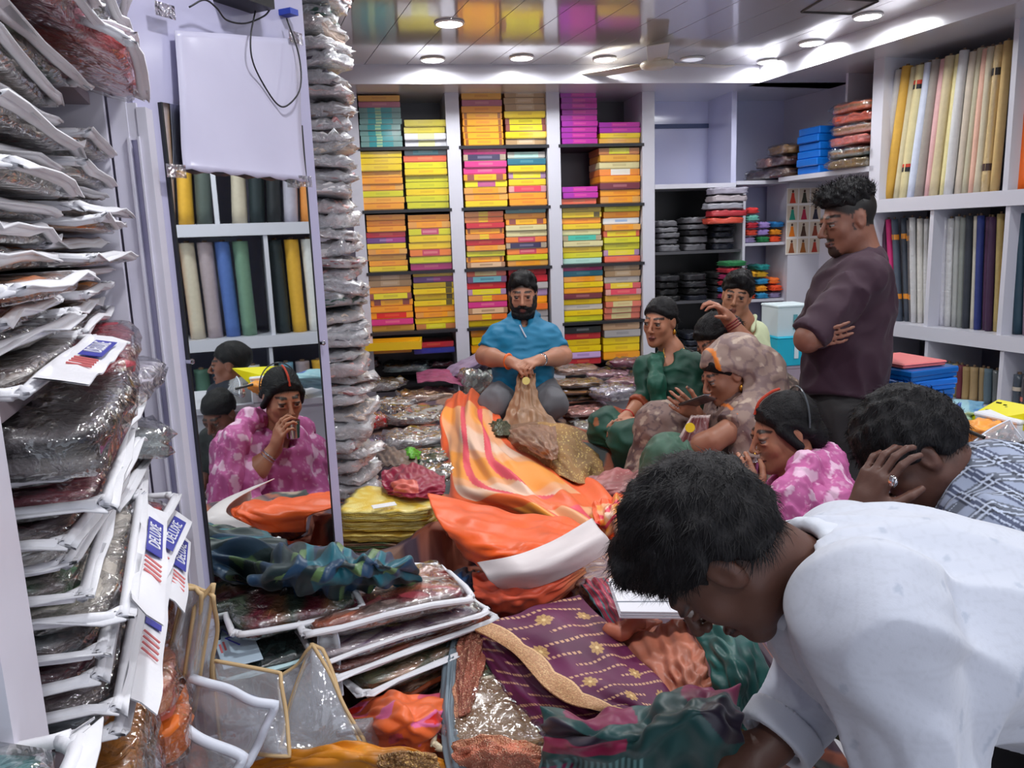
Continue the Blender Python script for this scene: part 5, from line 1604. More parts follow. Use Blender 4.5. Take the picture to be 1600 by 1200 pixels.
sheet('copper_saree', 'copper pink sequinned saree strip beside the grey satin edging', 'saree', [
    [(716, 952, .62), (706, 1000, .62), (702, 1060, .60), (712, 1125, .58)],
    [(738, 946, .64), (735, 985, .64), (732, 1045, .62), (728, 1115, .59)],
    [(758, 942, .62), (768, 968, .62), (764, 1035, .60), (745, 1110, .57)]], sequins((0.66, 0.38, 0.30), (0.92, 0.72, 0.58), .10, 9, extra=copper), 120, 60, mat=SEQ, folds=((.004, 1, 1, 0),), seed=58)
sheet('grey_satin_edging', 'grey blue satin edging running down past the beige zip bag', 'fabric', [
    [(717, 958, .63), (699, 990, .625), (689, 1060, .60), (688, 1140, .575), (702, 1222, .55)],
    [(722, 966, .635), (708, 995, .63), (701, 1065, .61), (702, 1145, .585), (725, 1222, .56)],
    [(724, 976, .63), (716, 1000, .625), (712, 1070, .60), (714, 1145, .575), (748, 1222, .55)]], flat((0.42, 0.48, 0.52), .05, 4), 90, 24, noise=(.002, 2), seed=59)
sheet('peach_sequin_saree', 'peach sequinned saree with scalloped edge below the beige bag', 'saree', [
    [(706, 1160, .60), (770, 1148, .64), (845, 1165, .62)], [(712, 1190, .58), (775, 1180, .62), (848, 1195, .6)], [(735, 1228, .5), (790, 1228, .52), (855, 1230, .5)]], sequins((0.80, 0.47, 0.36), (0.94, 0.76, 0.62), .08, 10, extra=copper), 100, 70, mat=SEQ, folds=((.006, 1.5, 1, 0),), seed=60)


def floral(U, V):
    nz = SinNoise(15, 9, 1, 3)
    C = np.tile(np.array((0.92, 0.42, 0.20)), U.shape + (1,))
    a = nz(U * 1.1, V * 1.1)
    C = mixc(C, (a > .55).astype(float), (0.90, 0.42, 0.62))
    C = mixc(C, (a > 1.1).astype(float), (0.88, 0.16, 0.12))
    C = mixc(C, (a < -.9).astype(float), (0.80, 0.30, 0.40))
    return C


sheet('floral_saree', 'orange and pink floral saree bunched beside the clear zip bags', 'saree', [
    [(540, 1112, .54), (590, 1084, .60), (640, 1080, .62), (694, 1084, .58)],
    [(548, 1135, .54), (600, 1125, .62), (645, 1125, .63), (692, 1125, .59)],
    [(560, 1165, .48), (610, 1178, .53), (650, 1180, .54), (692, 1172, .52)]], floral, 110, 80, folds=((.014, 2.2, .8, 0), (.006, 3.4, 1.0, 1)), seed=62)
sheet('mustard_saree', 'mustard yellow saree along the front of the heap', 'saree', [
    [(395, 1190, .56), (470, 1170, .60), (540, 1163, .61), (610, 1165, .60), (705, 1195, .54)],
    [(390, 1208, .54), (470, 1195, .59), (545, 1190, .60), (615, 1192, .59), (705, 1212, .53)],
    [(380, 1236, .48), (470, 1236, .50), (550, 1236, .50), (620, 1236, .50), (705, 1238, .48)]], sequins((0.74, 0.46, 0.06), (0.80, 0.56, 0.16), .02, 11), 110, 50, folds=((.010, 2.5, .6, 0), (.004, 6, 1, 1)), seed=63)
sheet('gold_embroidered_piece', 'gold embroidered piece lying on the mustard saree', 'fabric', [[(590, 1182, .615), (635, 1172, .63), (680, 1180, .6)], [(595, 1215, .57), (640, 1215, .58), (690, 1215, .56)]], sequins((0.62, 0.45, 0.28), (0.92, 0.74, 0.45), .15, 12), 60, 50, mat=SEQ, seed=64)


def tealplaid(U, V):
    C = np.tile(np.array((0.04, 0.14, 0.16)), U.shape + (1,))
    C = mixc(C, ((U * 5.0 + V * 1.5) % 1 < .42).astype(float), (0.07, 0.22, 0.34))
    C = mixc(C, (((V * 2.6 + U * .6) % 1 < .38) & (U > .35)).astype(float), (0.06, 0.36, 0.42))
    C = mixc(C, (((U * 5.0 + V * 1.5) % 1 > .78) & ((V * 2.6 + U * .6) % 1 > .5)).astype(float), (0.34, 0.46, 0.28))
    C = mixc(C, (((U * 5 + .2) % 1 < .2) & (V < .25) & (U > .2)).astype(float), (0.12, 0.44, 0.50))
    return C


sh = sheet('teal_shawl', 'teal, blue and green checked silk bundled on top of the saree bags', 'fabric', [
    [(396, 876, .79), (438, 858, .82), (490, 854, .82), (548, 858, .82), (602, 868, .80), (642, 884, .77)],
    [(391, 890, .81), (438, 878, .86), (492, 870, .87), (550, 870, .86), (602, 880, .84), (652, 892, .78)],
    [(396, 910, .80), (440, 908, .82), (500, 902, .84), (555, 896, .83), (605, 902, .80), (660, 908, .75)],
    [(432, 932, .70), (468, 934, .75), (512, 938, .75), (560, 928, .75), (606, 918, .75), (650, 928, .71)]], tealplaid, 170, 110, folds=((.018, 4.2, 1.3, 0), (.010, 6, -2.0, 1), (.006, 11, 2.5, 2)), noise=(.008, 2.2), seed=65)
V, Fc = [], []
rr_ = np.random.RandomState(4)
for k in range(46):
    a = k / 45
    p0 = wpt((448 + 44 * a, 918 - 10 * math.sin(a * 3.1), .79)); p1 = wpt((440 + 55 * a, 962 - 8 * abs(a - .5), .70))
    mid = (p0 + p1) / 2 + np.array([rr_.normal() * .004, -.015, .02])
    v, f = tube_vf(catmull(np.array([p0, mid, p1 + rr_.normal(size=3) * .004]), 6), np.linspace(.006, .002, 6), 5)
    o0 = len(V); V += list(v); Fc += [tuple(i + o0 for i in q) for q in f]
fr = obj('fringe', V, Fc, M('black_fringe', (0.04, 0.04, 0.06), rough=0.35), sh, smooth=True); fr['kind'] = 'stuff'

# gold and green folded sarees in a pile
pc = onz(612, 778, .73)
zz_ = .44
_gp = [((0.18, 0.14, 0.16), 'dark brown', (0.42, .30, .16)), ((0.16, 0.11, 0.22), 'dark violet', (.40, .28, .18)), ((0.08, 0.17, 0.20), 'dark teal', (.45, .35, .18)), ((0.30, 0.20, 0.18), 'brown', (.55, .40, .2)), ((0.22, 0.34, 0.22), 'bottle green', (.55, .45, .25)), ((0.32, 0.40, 0.24), 'sage green', (.6, .42, .3)),
       ((0.76, 0.62, 0.20), 'old gold', (0.90, 0.80, 0.42)), ((0.84, 0.70, 0.22), 'gold', (0.95, 0.86, 0.5)), ((0.92, 0.78, 0.28), 'bright gold', (0.97, .90, .55))]
for k, (c, nm, e) in enumerate(_gp):
    hh = .033 if k < 6 else .030 + .004 * (k - 6)
    folded('folded_saree', '%s silk saree, %s from bottom of the gold-topped pile by the pillar' % (nm, ORD2[k]), 'saree', (pc[0] + RND.uniform(-.006, .006) + (.016 if k < 4 else 0), pc[1] + RND.uniform(-.006, .006), zz_), (0, 0, rad(-5 + RND.uniform(-2, 2))), .275, .25, hh, c, 5, 1700 + k, SHINY, group='folded silk sarees in the gold-topped pile', n=12, edge=e, amp=.005, corr=.006)
    zz_ += hh * 1.0
HEAP.append([pc[0], pc[1], .46])
PILE_TOP = zz_
tg = obj('paper_tag', *rbox_vf(-.035, .035, -.014, .014, 0, .002, .0008), M('tag_white', (0.90, 0.90, 0.90), rough=0.5)); tag(tg, 'small white paper tag lying on the bright gold saree', 'tag')
q = onz(600, 790, PILE_TOP + .006); tg.location = q; tg.rotation_euler = (0.05, 0, rad(22))


def magpatch(U, V):
    C = np.tile(np.array((0.55, 0.04, 0.20)), U.shape + (1,))
    return mixc(C, ((U > .12) & (U < .55) & (V > .45) & (V < .85)).astype(float), (0.85, 0.42, 0.36))


sheet('magenta_blouse_piece', 'magenta blouse piece with a peach patch on the gold pile', 'fabric', [
    [(595, 738, PILE_TOP + .02), (640, 724, PILE_TOP + .03), (694, 742, PILE_TOP + .01)], [(598, 758, PILE_TOP + .02), (648, 752, PILE_TOP + .045), (696, 762, PILE_TOP + .01)], [(606, 772, PILE_TOP + .005), (650, 778, PILE_TOP + .015), (692, 776, PILE_TOP - .01)]], magpatch, 60, 60, folds=((.008, 2, 1, 0), (.004, 4, 2, 1)), seed=66, heap=False)
sheet('blue_cloth', 'crumpled blue cloth beside the gold-topped pile', 'fabric', [[(684, 908, .60), (715, 888, .64), (748, 894, .60)], [(686, 925, .60), (718, 918, .66), (748, 922, .60)], [(690, 944, .53), (718, 953, .56), (748, 948, .53)]], flat((0.16, 0.34, 0.52), .1, 3), 50, 50, folds=((.008, 2.5, 2, 0), (.004, 5, 3, 1)), seed=67)


def brocade(U, V):
    C = np.tile(np.array((0.60, 0.08, 0.26)), U.shape + (1,))
    s = (U * 7) % 1
    C = mixc(C, (s < .18).astype(float), (0.06, 0.36, 0.38))
    C = mixc(C, ((s > .45) & (s < .6)).astype(float), (0.72, 0.35, 0.36))
    C = mixc(C, (V > .86).astype(float), (0.80, 0.45, 0.32))
    return C


sheet('magenta_brocade_saree', 'magenta and teal edged brocade saree folded under the white paper folder', 'saree', [
    [(902, 908, .64), (935, 902, .66), (985, 912, .66)], [(925, 935, .66), (962, 935, .69), (1010, 945, .68)], [(955, 990, .66), (985, 985, .69), (1035, 975, .67)]], brocade, 90, 60, folds=((.005, 3, .5, 0),), seed=68, thick=.008)
V, Fc = tube_vf(catmull(np.array([wpt((950, 985, .68)), wpt((972, 990, .69)), wpt((985, 978, .69)), wpt((1000, 975, .68))]), 14), .016, 10)
rc = obj('rolled_hem', V, Fc, M('peach_roll', (0.78, 0.45, 0.34), rough=.5), smooth=True); tag(rc, 'rolled peach brocade hem between the purple saree and the white folder', 'fabric')

# white paper folder (the seated woman rests her hand on it)
WP = [(950, 912, .74), (1062, 908, .74), (1108, 968, .735), (968, 966, .735)]
fp = np.array([wpt(c) for c in WP]); HEAP.extend(fp.tolist())
fo = thing('paper_folder', 'white paper folder lying on the sarees in front of the woman in pink', 'folder', fp.mean(0))
PAPW = M('white_paper', (0.90, 0.90, 0.93), rough=0.45, coat=0.2)
for dz, s, nm in ((0, 1.0, 'back_cover'), (.005, .985, 'sheet'), (.010, .97, 'front_cover')):
    c = fp.mean(0); q = c + (fp - c) * s + np.array([0, 0, dz])
    V = [tuple(p) for p in q] + [tuple(p + np.array([0, 0, .0035])) for p in q]
    obj(nm, V, [(3, 2, 1, 0), (4, 5, 6, 7), (0, 1, 5, 4), (1, 2, 6, 5), (2, 3, 7, 6), (3, 0, 4, 7)], PAPW, fo)
V, Fc = tube_vf(np.array([fp[3] * .72 + fp[0] * .28 + [0, 0, .014], fp[2] * .72 + fp[1] * .28 + [0, 0, .014]]), .0015, 5)
obj('fold_line', V, Fc, M('grey_line', (0.6, 0.62, 0.66)), fo)


def paisley(base, alt):
    nz = SinNoise(33, 10, 1, 3.2)
    def f(V, C):
        a = np.sin(nz(V[:, 0] * 14, V[:, 1] * 14) * 5)
        C = np.tile(np.array(base), (len(V), 1)); C[a > .3] = alt; C[a < -.75] = (0.72, 0.55, 0.42)
        return C
    return f


pm = onz(962, 880, .66)
V, Fc = slab_vf(.22, .20, .09, 4, 71, 26, .006, .004)
o = obj('mauve_brocade', V, Fc, SHINY, None, cols=paisley((0.46, 0.34, 0.38), (0.58, 0.46, 0.46))(V, None), smooth=True)
o.location = (pm[0], pm[1], .57); o.rotation_euler = (0, 0, rad(-8)); tag(o, 'folded mauve brocade with paisley scrolls beside the white cloth', 'saree')
HEAP.append([pm[0], pm[1], .60])

# ------------------------------------------------ zip bags left of the purple saree
def stripe3(a, b, c):
    def f(V, C):
        t = (V[:, 1] * 9 + V[:, 0] * 2) % 1
        C = np.tile(np.array(a), (len(V), 1)); C[t < .35] = b; C[t > .75] = c
        return C
    return f


def px_bag(label, px, py, z, L, W, H, yaw, col, seed, tilt=(0, 0), **kw):
    p = onz(px, py, z)
    HEAP.append([p[0], p[1], z])
    return saree_bag(label, (p[0], p[1], z), (rad(tilt[0]), rad(tilt[1]), rad(yaw)), L, W, H, col, seed, **kw)


px_bag('wine striped saree bag with white border under the teal silk', 446, 931, .735, .33, .26, .045, -64, (0.42, 0.16, 0.22), 1801, tilt=(0, 4), colfn=stripe3((0.45, 0.14, 0.20), (0.26, 0.30, 0.24), (0.52, 0.34, 0.22)), flange=.006, rim_r=.007)
px_bag('pale blue printed saree bag leaning under the wine bag', 424, 984, .675, .34, .27, .028, -62, (0.20, 0.26, 0.26), 1802, tilt=(0, 4), print_=('blue', -1), border=M('aqua_trim', (0.72, 0.84, 0.86), rough=.5), flange=.008, layers=2)
px_bag('saree bag with dark sequins and aqua border, lowest by the pillar', 428, 990, .62, .32, .26, .03, -66, (0.30, 0.28, 0.32), 1803, border=_mats['aqua_trim'], flange=.008)
px_bag('rose and brown saree bag with white border in front of the teal silk', 592, 945, .71, .36, .23, .045, 24, (0.56, 0.24, 0.28), 1804, tilt=(-2, 0), colfn=stripe3((0.60, 0.24, 0.28), (0.48, 0.40, 0.38), (0.66, 0.36, 0.26)), flange=.008, rim_r=.008)
px_bag('white bordered saree bag with violet fold, second in the slanting pile', 608, 972, .67, .38, .23, .035, 30, (0.30, 0.18, 0.34), 1805, edge=(0.75, .7, .72), flange=.008)
px_bag('rust brown saree bag with white border, third in the slanting pile', 616, 990, .635, .40, .24, .036, 36, (0.56, 0.28, 0.20), 1806, flange=.012, zipper=True, rim_r=.007)
px_bag('olive beige saree bag with white border, low in the slanting pile', 636, 1014, .595, .36, .26, .04, 40, (0.40, 0.40, 0.30), 1807, colfn=paisley((0.42, 0.42, 0.32), (0.34, 0.36, 0.28)), flange=.014, rim_r=.007)
px_bag('pale printed saree bag lying below the rose and brown bag', 490, 974, .625, .34, .26, .03, 16, (0.40, 0.38, 0.42), 1808, print_=('blue', -1), flange=.010)
px_bag('violet and rust paisley saree bag with a brass zip pull', 662, 1030, .545, .30, .24, .04, 46, (0.55, 0.40, 0.40), 1809, colfn=paisley((0.50, 0.38, 0.42), (0.66, 0.46, 0.36)), border=M('rust_trim', (0.62, 0.28, 0.14), rough=.6), flange=.006, zipper=True)
px_bag('beige saree in a clear bag with cream border below the purple saree', 795, 1112, .55, .27, .27, .05, -3, (0.62, 0.47, 0.30), 1810, tilt=(6, 0), border=M('cream_trim', (0.88, 0.84, 0.72), rough=.6), flange=.006, rim_r=.006)
px_bag('green tinted clear packet showing beside the purple saree', 752, 1040, .575, .16, .16, .03, 12, (0.42, 0.50, 0.40), 1811, border=_mats['cream_trim'], flange=.006)
for k in range(4):
    p = onz(622, 1085, .53)
    folded('folded_saree', '%s folded saree, %s from bottom below the slanting bags' % (['maroon', 'dark brick', 'black maroon', 'dull red'][k], ORD2[k]), 'saree', (p[0], p[1] + .07, .40 + k * .033), (0, 0, rad(6 + 2 * k)), .34, .24, .032, [(0.34, 0.12, 0.12), (0.40, 0.18, 0.14), (0.18, 0.10, 0.10), (0.44, 0.16, 0.16)][k], 4, 1820 + k, CLOTHM, group='dark red folded sarees under the bags', edge=(0.30, 0.24, 0.20))
HEAP.append([onz(622, 1085, .5)[0], onz(622, 1085, .5)[1], .42])


# ------------------------------------------------ empty clear zip bags
BEIGE = M('beige_binding', (0.80, 0.68, 0.50), rough=.6, bmp=dict(scale=90, strength=.2, dist=.003))
WBIND = M('white_binding', (0.86, 0.88, 0.93), rough=.5)


def quad_bag(label, corners, bind, seed, puff=.012, r=.004, zip_=False, filmm=None, group='empty clear zip bags', logo=False, heap=True):
    """Empty clear bag through four pixel corners (two film walls puffed apart, bound edge)."""
    P = np.array([wpt(c) for c in corners])
    if heap:
        HEAP.extend(P[P[:, 2] < .6].tolist())
    n = 22
    U, Vv = np.meshgrid(np.linspace(0, 1, n), np.linspace(0, 1, n), indexing='ij')
    Q = (P[0] * ((1 - U) * (1 - Vv))[..., None] + P[1] * (U * (1 - Vv))[..., None] + P[2] * (U * Vv)[..., None] + P[3] * ((1 - U) * Vv)[..., None])
    nn = np.cross(P[1] - P[0], P[3] - P[0]); nn /= np.linalg.norm(nn)
    nz = SinNoise(seed, 8, .5, 1.8)
    b = (U * (1 - U) * Vv * (1 - Vv)) ** .5 * 4
    wob = nz(U, Vv) * .006
    t = thing('clear_zip_bag', label, 'bag', P.mean(0), group=group)
    for s, nm in ((1, 'front_film'), (-1, 'back_film')):
        S = Q + nn * (s * puff * b * .5 + wob + s * .0006)[..., None]
        obj(nm, S.reshape(-1, 3), grid_faces(n, n), filmm or FILMC, t, smooth=True)
    ring = np.concatenate([Q[:, 0], Q[-1, 1:], Q[-2::-1, -1], Q[0, -2:0:-1]])
    w = np.concatenate([wob[:, 0], wob[-1, 1:], wob[-2::-1, -1], wob[0, -2:0:-1]])
    ring = ring + nn * w[:, None]
    v, f = tube_vf(ring, r, 6, closed=True)
    obj('binding', v, f, bind, t, smooth=True)
    if zip_:
        zl_ = Q[1:-1, 2] + nn * (wob[1:-1, 2] + .006)[:, None]
        v, f = tube_vf(zl_, .0085, 6, flat=.4)
        obj('zipper', v, f, WBIND, t, smooth=True)
    if logo:
        c = Q[int(n * .72), 2] + nn * .012
        a1 = Q[-1, 2] - Q[0, 2]; a1 /= np.linalg.norm(a1); a2 = np.cross(nn, a1)
        ring2 = np.array([c + a1 * .020 * math.cos(q) + a2 * .007 * math.sin(q) for q in np.linspace(0, 6.283, 25)[:-1]])
        v, f = tube_vf(ring2, .0009, 5, closed=True)
        wv = np.array([c + a1 * x + a2 * .003 * math.sin(x * 420) for x in np.linspace(-.013, .013, 12)])
        v2, f2 = tube_vf(wv, .0012, 5)
        vv, ff = join_vf([(v, f), (v2, f2)])
        obj('oval_mark', vv, ff, M('grey_blue_ink', (0.28, 0.32, 0.45)), t)
    return t


quad_bag('standing clear bag with beige binding against the pillar, tallest', [(290, 912, .94), (338, 930, .93), (332, 1070, .72), (268, 1080, .74)], BEIGE, 1, heap=False)
quad_bag('second standing clear bag with beige binding beside the door', [(284, 918, .95), (316, 926, .94), (296, 1125, .68), (258, 1090, .74)], BEIGE, 2, heap=False)
quad_bag('folded clear bag with orange-brown lining by the door', [(304, 950, .91), (334, 912, .95), (304, 1110, .70), (276, 1140, .68)], BEIGE, 3, heap=False)
quad_bag('clear bag with beige binding lying behind the white zipped bag', [(334, 1032, .74), (438, 1052, .72), (452, 1182, .60), (345, 1172, .60)], BEIGE, 4, puff=.03)
quad_bag('large clear bag with beige binding propped before the printed bags', [(486, 1006, .72), (498, 1012, .72), (566, 1172, .56), (436, 1168, .58)], BEIGE, 5, puff=.03)
quad_bag('clear bag with beige binding folded open at the middle', [(438, 1058, .66), (490, 1008, .725), (570, 1160, .57), (455, 1182, .57)], BEIGE, 6, puff=.02)
quad_bag('clear bag with white zipper and small oval mark', [(300, 1060, .78), (430, 1102, .74), (386, 1196, .64), (278, 1128, .70)], WBIND, 7, puff=.03, r=.008, zip_=True, logo=True)
quad_bag('clear bag with thick white zipped rim at the front corner', [(272, 1122, .76), (374, 1190, .70), (360, 1240, .62), (262, 1235, .64)], WBIND, 8, puff=.03, r=.009, zip_=True)
quad_bag('milky white plastic sleeve hanging over the printed bag', [(497, 985, .725), (528, 985, .725), (537, 1085, .60), (500, 1080, .60)], WBIND, 9, puff=.006, r=.002, filmm=film('milky_film', haze=.5, rough=.15, base=.1, edge=.5, wrinkle=14))
quad_bag('crumpled clear film beside the floral saree', [(520, 1130, .60), (585, 1120, .60), (600, 1170, .53), (525, 1180, .55)], FILM, 10, puff=.05, r=.0008)
quad_bag('flat clear bag with faint pink print under the white zipped bag', [(300, 1160, .56), (430, 1130, .58), (445, 1220, .5), (310, 1235, .5)], WBIND, 12, puff=.02)

# ------------------------------------------------ packets at the back
SILVER = film('silver_film', rough=0.06, base=0.3, edge=0.95, wrinkle=30, wstr=1.0)


def px_packet(label, px, py, z, L, W, H, yaw, col, seed, **kw):
    p = onz(px, py, z)
    HEAP.append([p[0], p[1], z])
    tl = kw.pop('tilt', (0, 0))
    return packet(label, (p[0], p[1], z), (rad(tl[0]), rad(tl[1]), rad(yaw)), L, W, H, col, seed, **kw)


for k, a in enumerate((
        ('maroon folded packet at the foot of the left bay', 577, 572, .62, .15, .2, .075, 8, (0.45, 0.14, 0.20)),
        ('grey blue packet lying before the left bay', 636, 578, .60, .32, .24, .07, 4, (0.55, 0.62, 0.62)),
        ('pink red packet behind the mauve cloth', 690, 570, .60, .25, .2, .05, 12, (0.70, 0.25, 0.36)),
        ('silver plastic packet nearest the crinkled column', 592, 606, .58, .30, .26, .06, -12, (0.66, 0.64, 0.62)),
        ('silver plastic packet with orange print at the middle back', 668, 622, .56, .34, .26, .05, 18, (0.76, 0.62, 0.54)),
        ('large silver plastic packet in the middle of the heap', 640, 655, .56, .36, .30, .06, -6, (0.68, 0.68, 0.67)),
        ('silver plastic packet with a round wet shine', 655, 690, .55, .34, .28, .06, 14, (0.66, 0.66, 0.66)),
        ('glossy red packet beside the crinkled column', 573, 665, .56, .16, .22, .08, 35, (0.75, 0.08, 0.12)),
        ('glossy black packet behind the red one', 602, 652, .57, .20, .18, .07, -20, (0.10, 0.09, 0.12)),
        ('violet grey packet near the green pouch', 596, 698, .54, .18, .2, .05, 10, (0.42, 0.36, 0.48)),
        ('brown amber packet beneath the violet grey one', 584, 715, .52, .2, .2, .05, 25, (0.42, 0.26, 0.14)),
        ('dark green packet under the magenta piece', 672, 722, .54, .24, .2, .05, 5, (0.14, 0.20, 0.14)),
        ('silver packet beside the sunset saree', 682, 745, .56, .16, .2, .05, 70, (0.62, 0.64, 0.60)),
        ('pale silver packet at the far left of the heap', 610, 635, .55, .28, .22, .05, 30, (0.72, 0.72, 0.72)),
)):
    px_packet(*a, 1900 + k, mat=SHINY, filmmat=SILVER, amp=.014, cat='packet')
sheet('mauve_cloth', 'mauve pink folded cloth lying left of the kneeling man', 'fabric', [[(650, 582, .64), (690, 576, .67), (738, 592, .64)], [(652, 598, .63), (695, 596, .66), (738, 606, .62)]], flat((0.60, 0.28, 0.42), .06, 3), 40, 40, folds=((.006, 1.5, 1, 0),), seed=71)
sheet('lilac_cloth', 'lilac cloth roll leaning towards the kneeling man', 'fabric', [[(688, 585, .62), (705, 572, .68), (735, 556, .74), (764, 536, .82)], [(700, 592, .64), (722, 580, .70), (748, 566, .76), (770, 548, .84)], [(715, 598, .6), (738, 590, .64), (760, 578, .70), (775, 562, .78)]], flat((0.60, 0.52, 0.64), .05, 3), 50, 40, folds=((.010, .5, 2.5, 0),), seed=72, heap=False)
px_packet('upright foil packet at the left knee of the kneeling man', 745, 612, .58, .18, .14, .16, 20, (0.66, 0.70, 0.68), 1930, mat=SHINY, filmmat=SILVER, amp=.02)
sheet('green_pouch', 'small bright green pouch on the silver packets', 'pouch', [[(624, 706, .60), (640, 698, .63), (658, 706, .60)], [(628, 718, .59), (642, 716, .62), (656, 718, .59)]], flat((0.32, 0.62, 0.10), .08, 3), 30, 30, folds=((.006, 2, 1.5, 0),), seed=73)
sheet('brown_cloth', 'grey brown cloth piece rising beside the white paper tag', 'fabric', [[(582, 705, .60), (610, 698, .64), (650, 712, .60)], [(586, 730, .60), (615, 728, .63), (655, 735, .6)]], flat((0.40, 0.33, 0.29), .06, 3), 40, 30, folds=((.006, 1, 1, 0),), seed=74)
sheet('white_card', 'blank white card standing by the grey brown cloth', 'card', [[(558, 704, .66), (585, 702, .66)], [(566, 738, .62), (590, 734, .62)]], flat((0.80, 0.80, 0.84)), 8, 8, noise=(0, 1), seed=75, heap=False)

for k, a in enumerate((
        ('dusty beige printed packet behind the kneeling man', 900, 583, .60, .28, .2, .06, 5, (0.60, 0.46, 0.40), None),
        ('mauve printed packet under the wine packet', 950, 588, .59, .28, .22, .05, -12, (0.58, 0.42, 0.48), None),
        ('wine satin packet tilted below the right bay', 982, 572, .64, .24, .16, .06, -14, (0.42, 0.18, 0.26), None),
        ('brown packet with gold edges, lowest beside the kneeling man', 902, 622, .55, .30, .22, .04, 8, (0.30, 0.22, 0.16), (0.72, 0.50, 0.16)),
        ('amber edged packet on the brown packet', 905, 612, .595, .30, .22, .04, 2, (0.40, 0.28, 0.18), (0.80, 0.52, 0.12)),
        ('dark bronze packet at the top of the small pile by the man', 900, 602, .635, .28, .2, .035, -6, (0.28, 0.20, 0.15), (0.60, 0.42, 0.2)),
        ('clear packet with teal and lilac print beside the green dress', 957, 622, .58, .22, .2, .08, 30, (0.58, 0.56, 0.62), None),
        ('pink printed packet in front of the kneeling man', 915, 645, .52, .28, .22, .04, 15, (0.72, 0.48, 0.46), None),
        ('rose lilac packet beside the women', 985, 600, .58, .26, .2, .05, -25, (0.62, 0.44, 0.50), None),
        ('silver grey packet below the pink printed one', 930, 668, .48, .26, .2, .04, 5, (0.62, 0.62, 0.62), None),
        ('pale packet near the hem of the green dress', 958, 690, .48, .2, .2, .04, 20, (0.66, 0.68, 0.66), None))):
    px_packet(*a[:9], 1950 + k, mat=SHINY, filmmat=FILM, amp=.012, edge=a[9])

px_packet('dark green plastic packet under the arm of the bending man', 1385, 1150, .46, .22, .24, .08, 20, (0.02, 0.26, 0.16), 1990, mat=SHINY, filmmat=FILM, amp=.016)
px_packet('yellow and green printed packet beside the cuff of the bending man', 1205, 1128, .52, .16, .14, .03, 35, (0.75, 0.62, 0.06), 1991, mat=SHINY, filmmat=FILM, edge=(0.05, 0.36, 0.15))
# ------------------------------------------------ counter by the right wall with parcels
CTZ = .74
_cb = onz(1500, 634, CTZ)
_ob = float((_cb[:2] - RIGHT.o) @ RIGHT.n); _sb = float((onz(1385, 640, CTZ)[:2] - RIGHT.o) @ RIGHT.u)
ct = thing('low_counter', 'low white counter holding blue cartons and parcels by the roll shelving', 'counter', RIGHT.pt(_sb + .5, _ob + .25, 0))
obj('top', *wall_box(RIGHT, _sb - .12, 3.3, _ob - .01, _ob + .52, CTZ - .03, CTZ), WHITE, ct)
obj('body', *wall_box(RIGHT, _sb - .10, 3.27, _ob + .01, _ob + .50, 0, CTZ - .03), WHITE, ct)
BLUEB2 = M('blue_lid', (0.02, 0.36, 0.66), rough=0.3, coat=.5)
pb = onz(1404, 650, CTZ)
for k in range(5):
    t = plain_box('bright blue flat carton, %s from bottom of the pile by the standing man' % ORD2[k], (pb[0] + RND.uniform(-.01, .01), pb[1] + RND.uniform(-.01, .01), CTZ + .0 + k * .043), RIGHT.ang() + rad(90 + RND.uniform(-4, 4)), .24, .30, .042, BLUEB if k % 2 else BLUEB2, name='blue_box', lid=.55, group='blue cartons on the counter')
t = plain_box('red and white slim box on top of the blue cartons', (pb[0], pb[1], CTZ + .216), RIGHT.ang() + rad(88), .20, .24, .02, M('red_white_box', (0.85, 0.45, 0.45), rough=.4), lid=.4)
sheet('light_blue_bag', 'light blue printed carry bag lying on the counter', 'bag', [[(1448, 632, .80), (1490, 622, .86), (1538, 628, .82)], [(1452, 648, .80), (1492, 645, .88), (1535, 645, .83)], [(1470, 668, .77), (1500, 668, .80), (1530, 664, .78)]],
      lambda U, V: mixc(mixc(np.tile(np.array((0.62, 0.80, 0.84)), U.shape + (1,)), (SinNoise(5, 8, 2, 6)(U, V) > 1.2).astype(float), (0.25, 0.40, 0.72)), ((U > .75) & (V < .5)).astype(float) * .6, (0.32, 0.60, 0.78)), 50, 40, noise=(.006, 2), seed=81, heap=False, mat=SHINY)
# yellow cardboard sign with black printing
yq = np.array([wpt(c) for c in ((1488, 664, .80), (1560, 624, .90), (1640, 640, .92), (1600, 672, .84))])
ys = thing('yellow_sign_board', 'yellow cardboard sheet with black printing leaning on the counter parcels', 'sign', yq.mean(0))
nn = np.cross(yq[1] - yq[0], yq[3] - yq[0]); nn /= np.linalg.norm(nn); nn *= np.sign(nn[2])
V = [tuple(p) for p in yq - nn * .004] + [tuple(p) for p in yq]
YEL = M('yellow_board', (0.90, 0.86, 0.03), rough=.4)
obj('board', V, [(3, 2, 1, 0), (4, 5, 6, 7), (0, 1, 5, 4), (1, 2, 6, 5), (2, 3, 7, 6), (3, 0, 4, 7)], YEL, ys)
INK = M('black_ink', (0.10, 0.10, 0.04), rough=.6)
bl = lambda u, v, o=.0012: (yq[0] * (1 - u) * (1 - v) + yq[1] * u * (1 - v) + yq[2] * u * v + yq[3] * (1 - u) * v) + nn * o
for u, v0, v1 in ((.90, .06, .16), (.86, .24, .30), (.80, .32, .74), (.62, .10, .60), (.30, .20, .44), (.14, .10, .2), (.45, .55, .9), (.2, .6, .85)):
    P = np.array([bl(u + .012 * math.sin(i * 2.4), v0 + (v1 - v0) * i / 14) for i in range(15)])
    obj('printing', *tube_vf(P, .0022, 4), INK, ys)
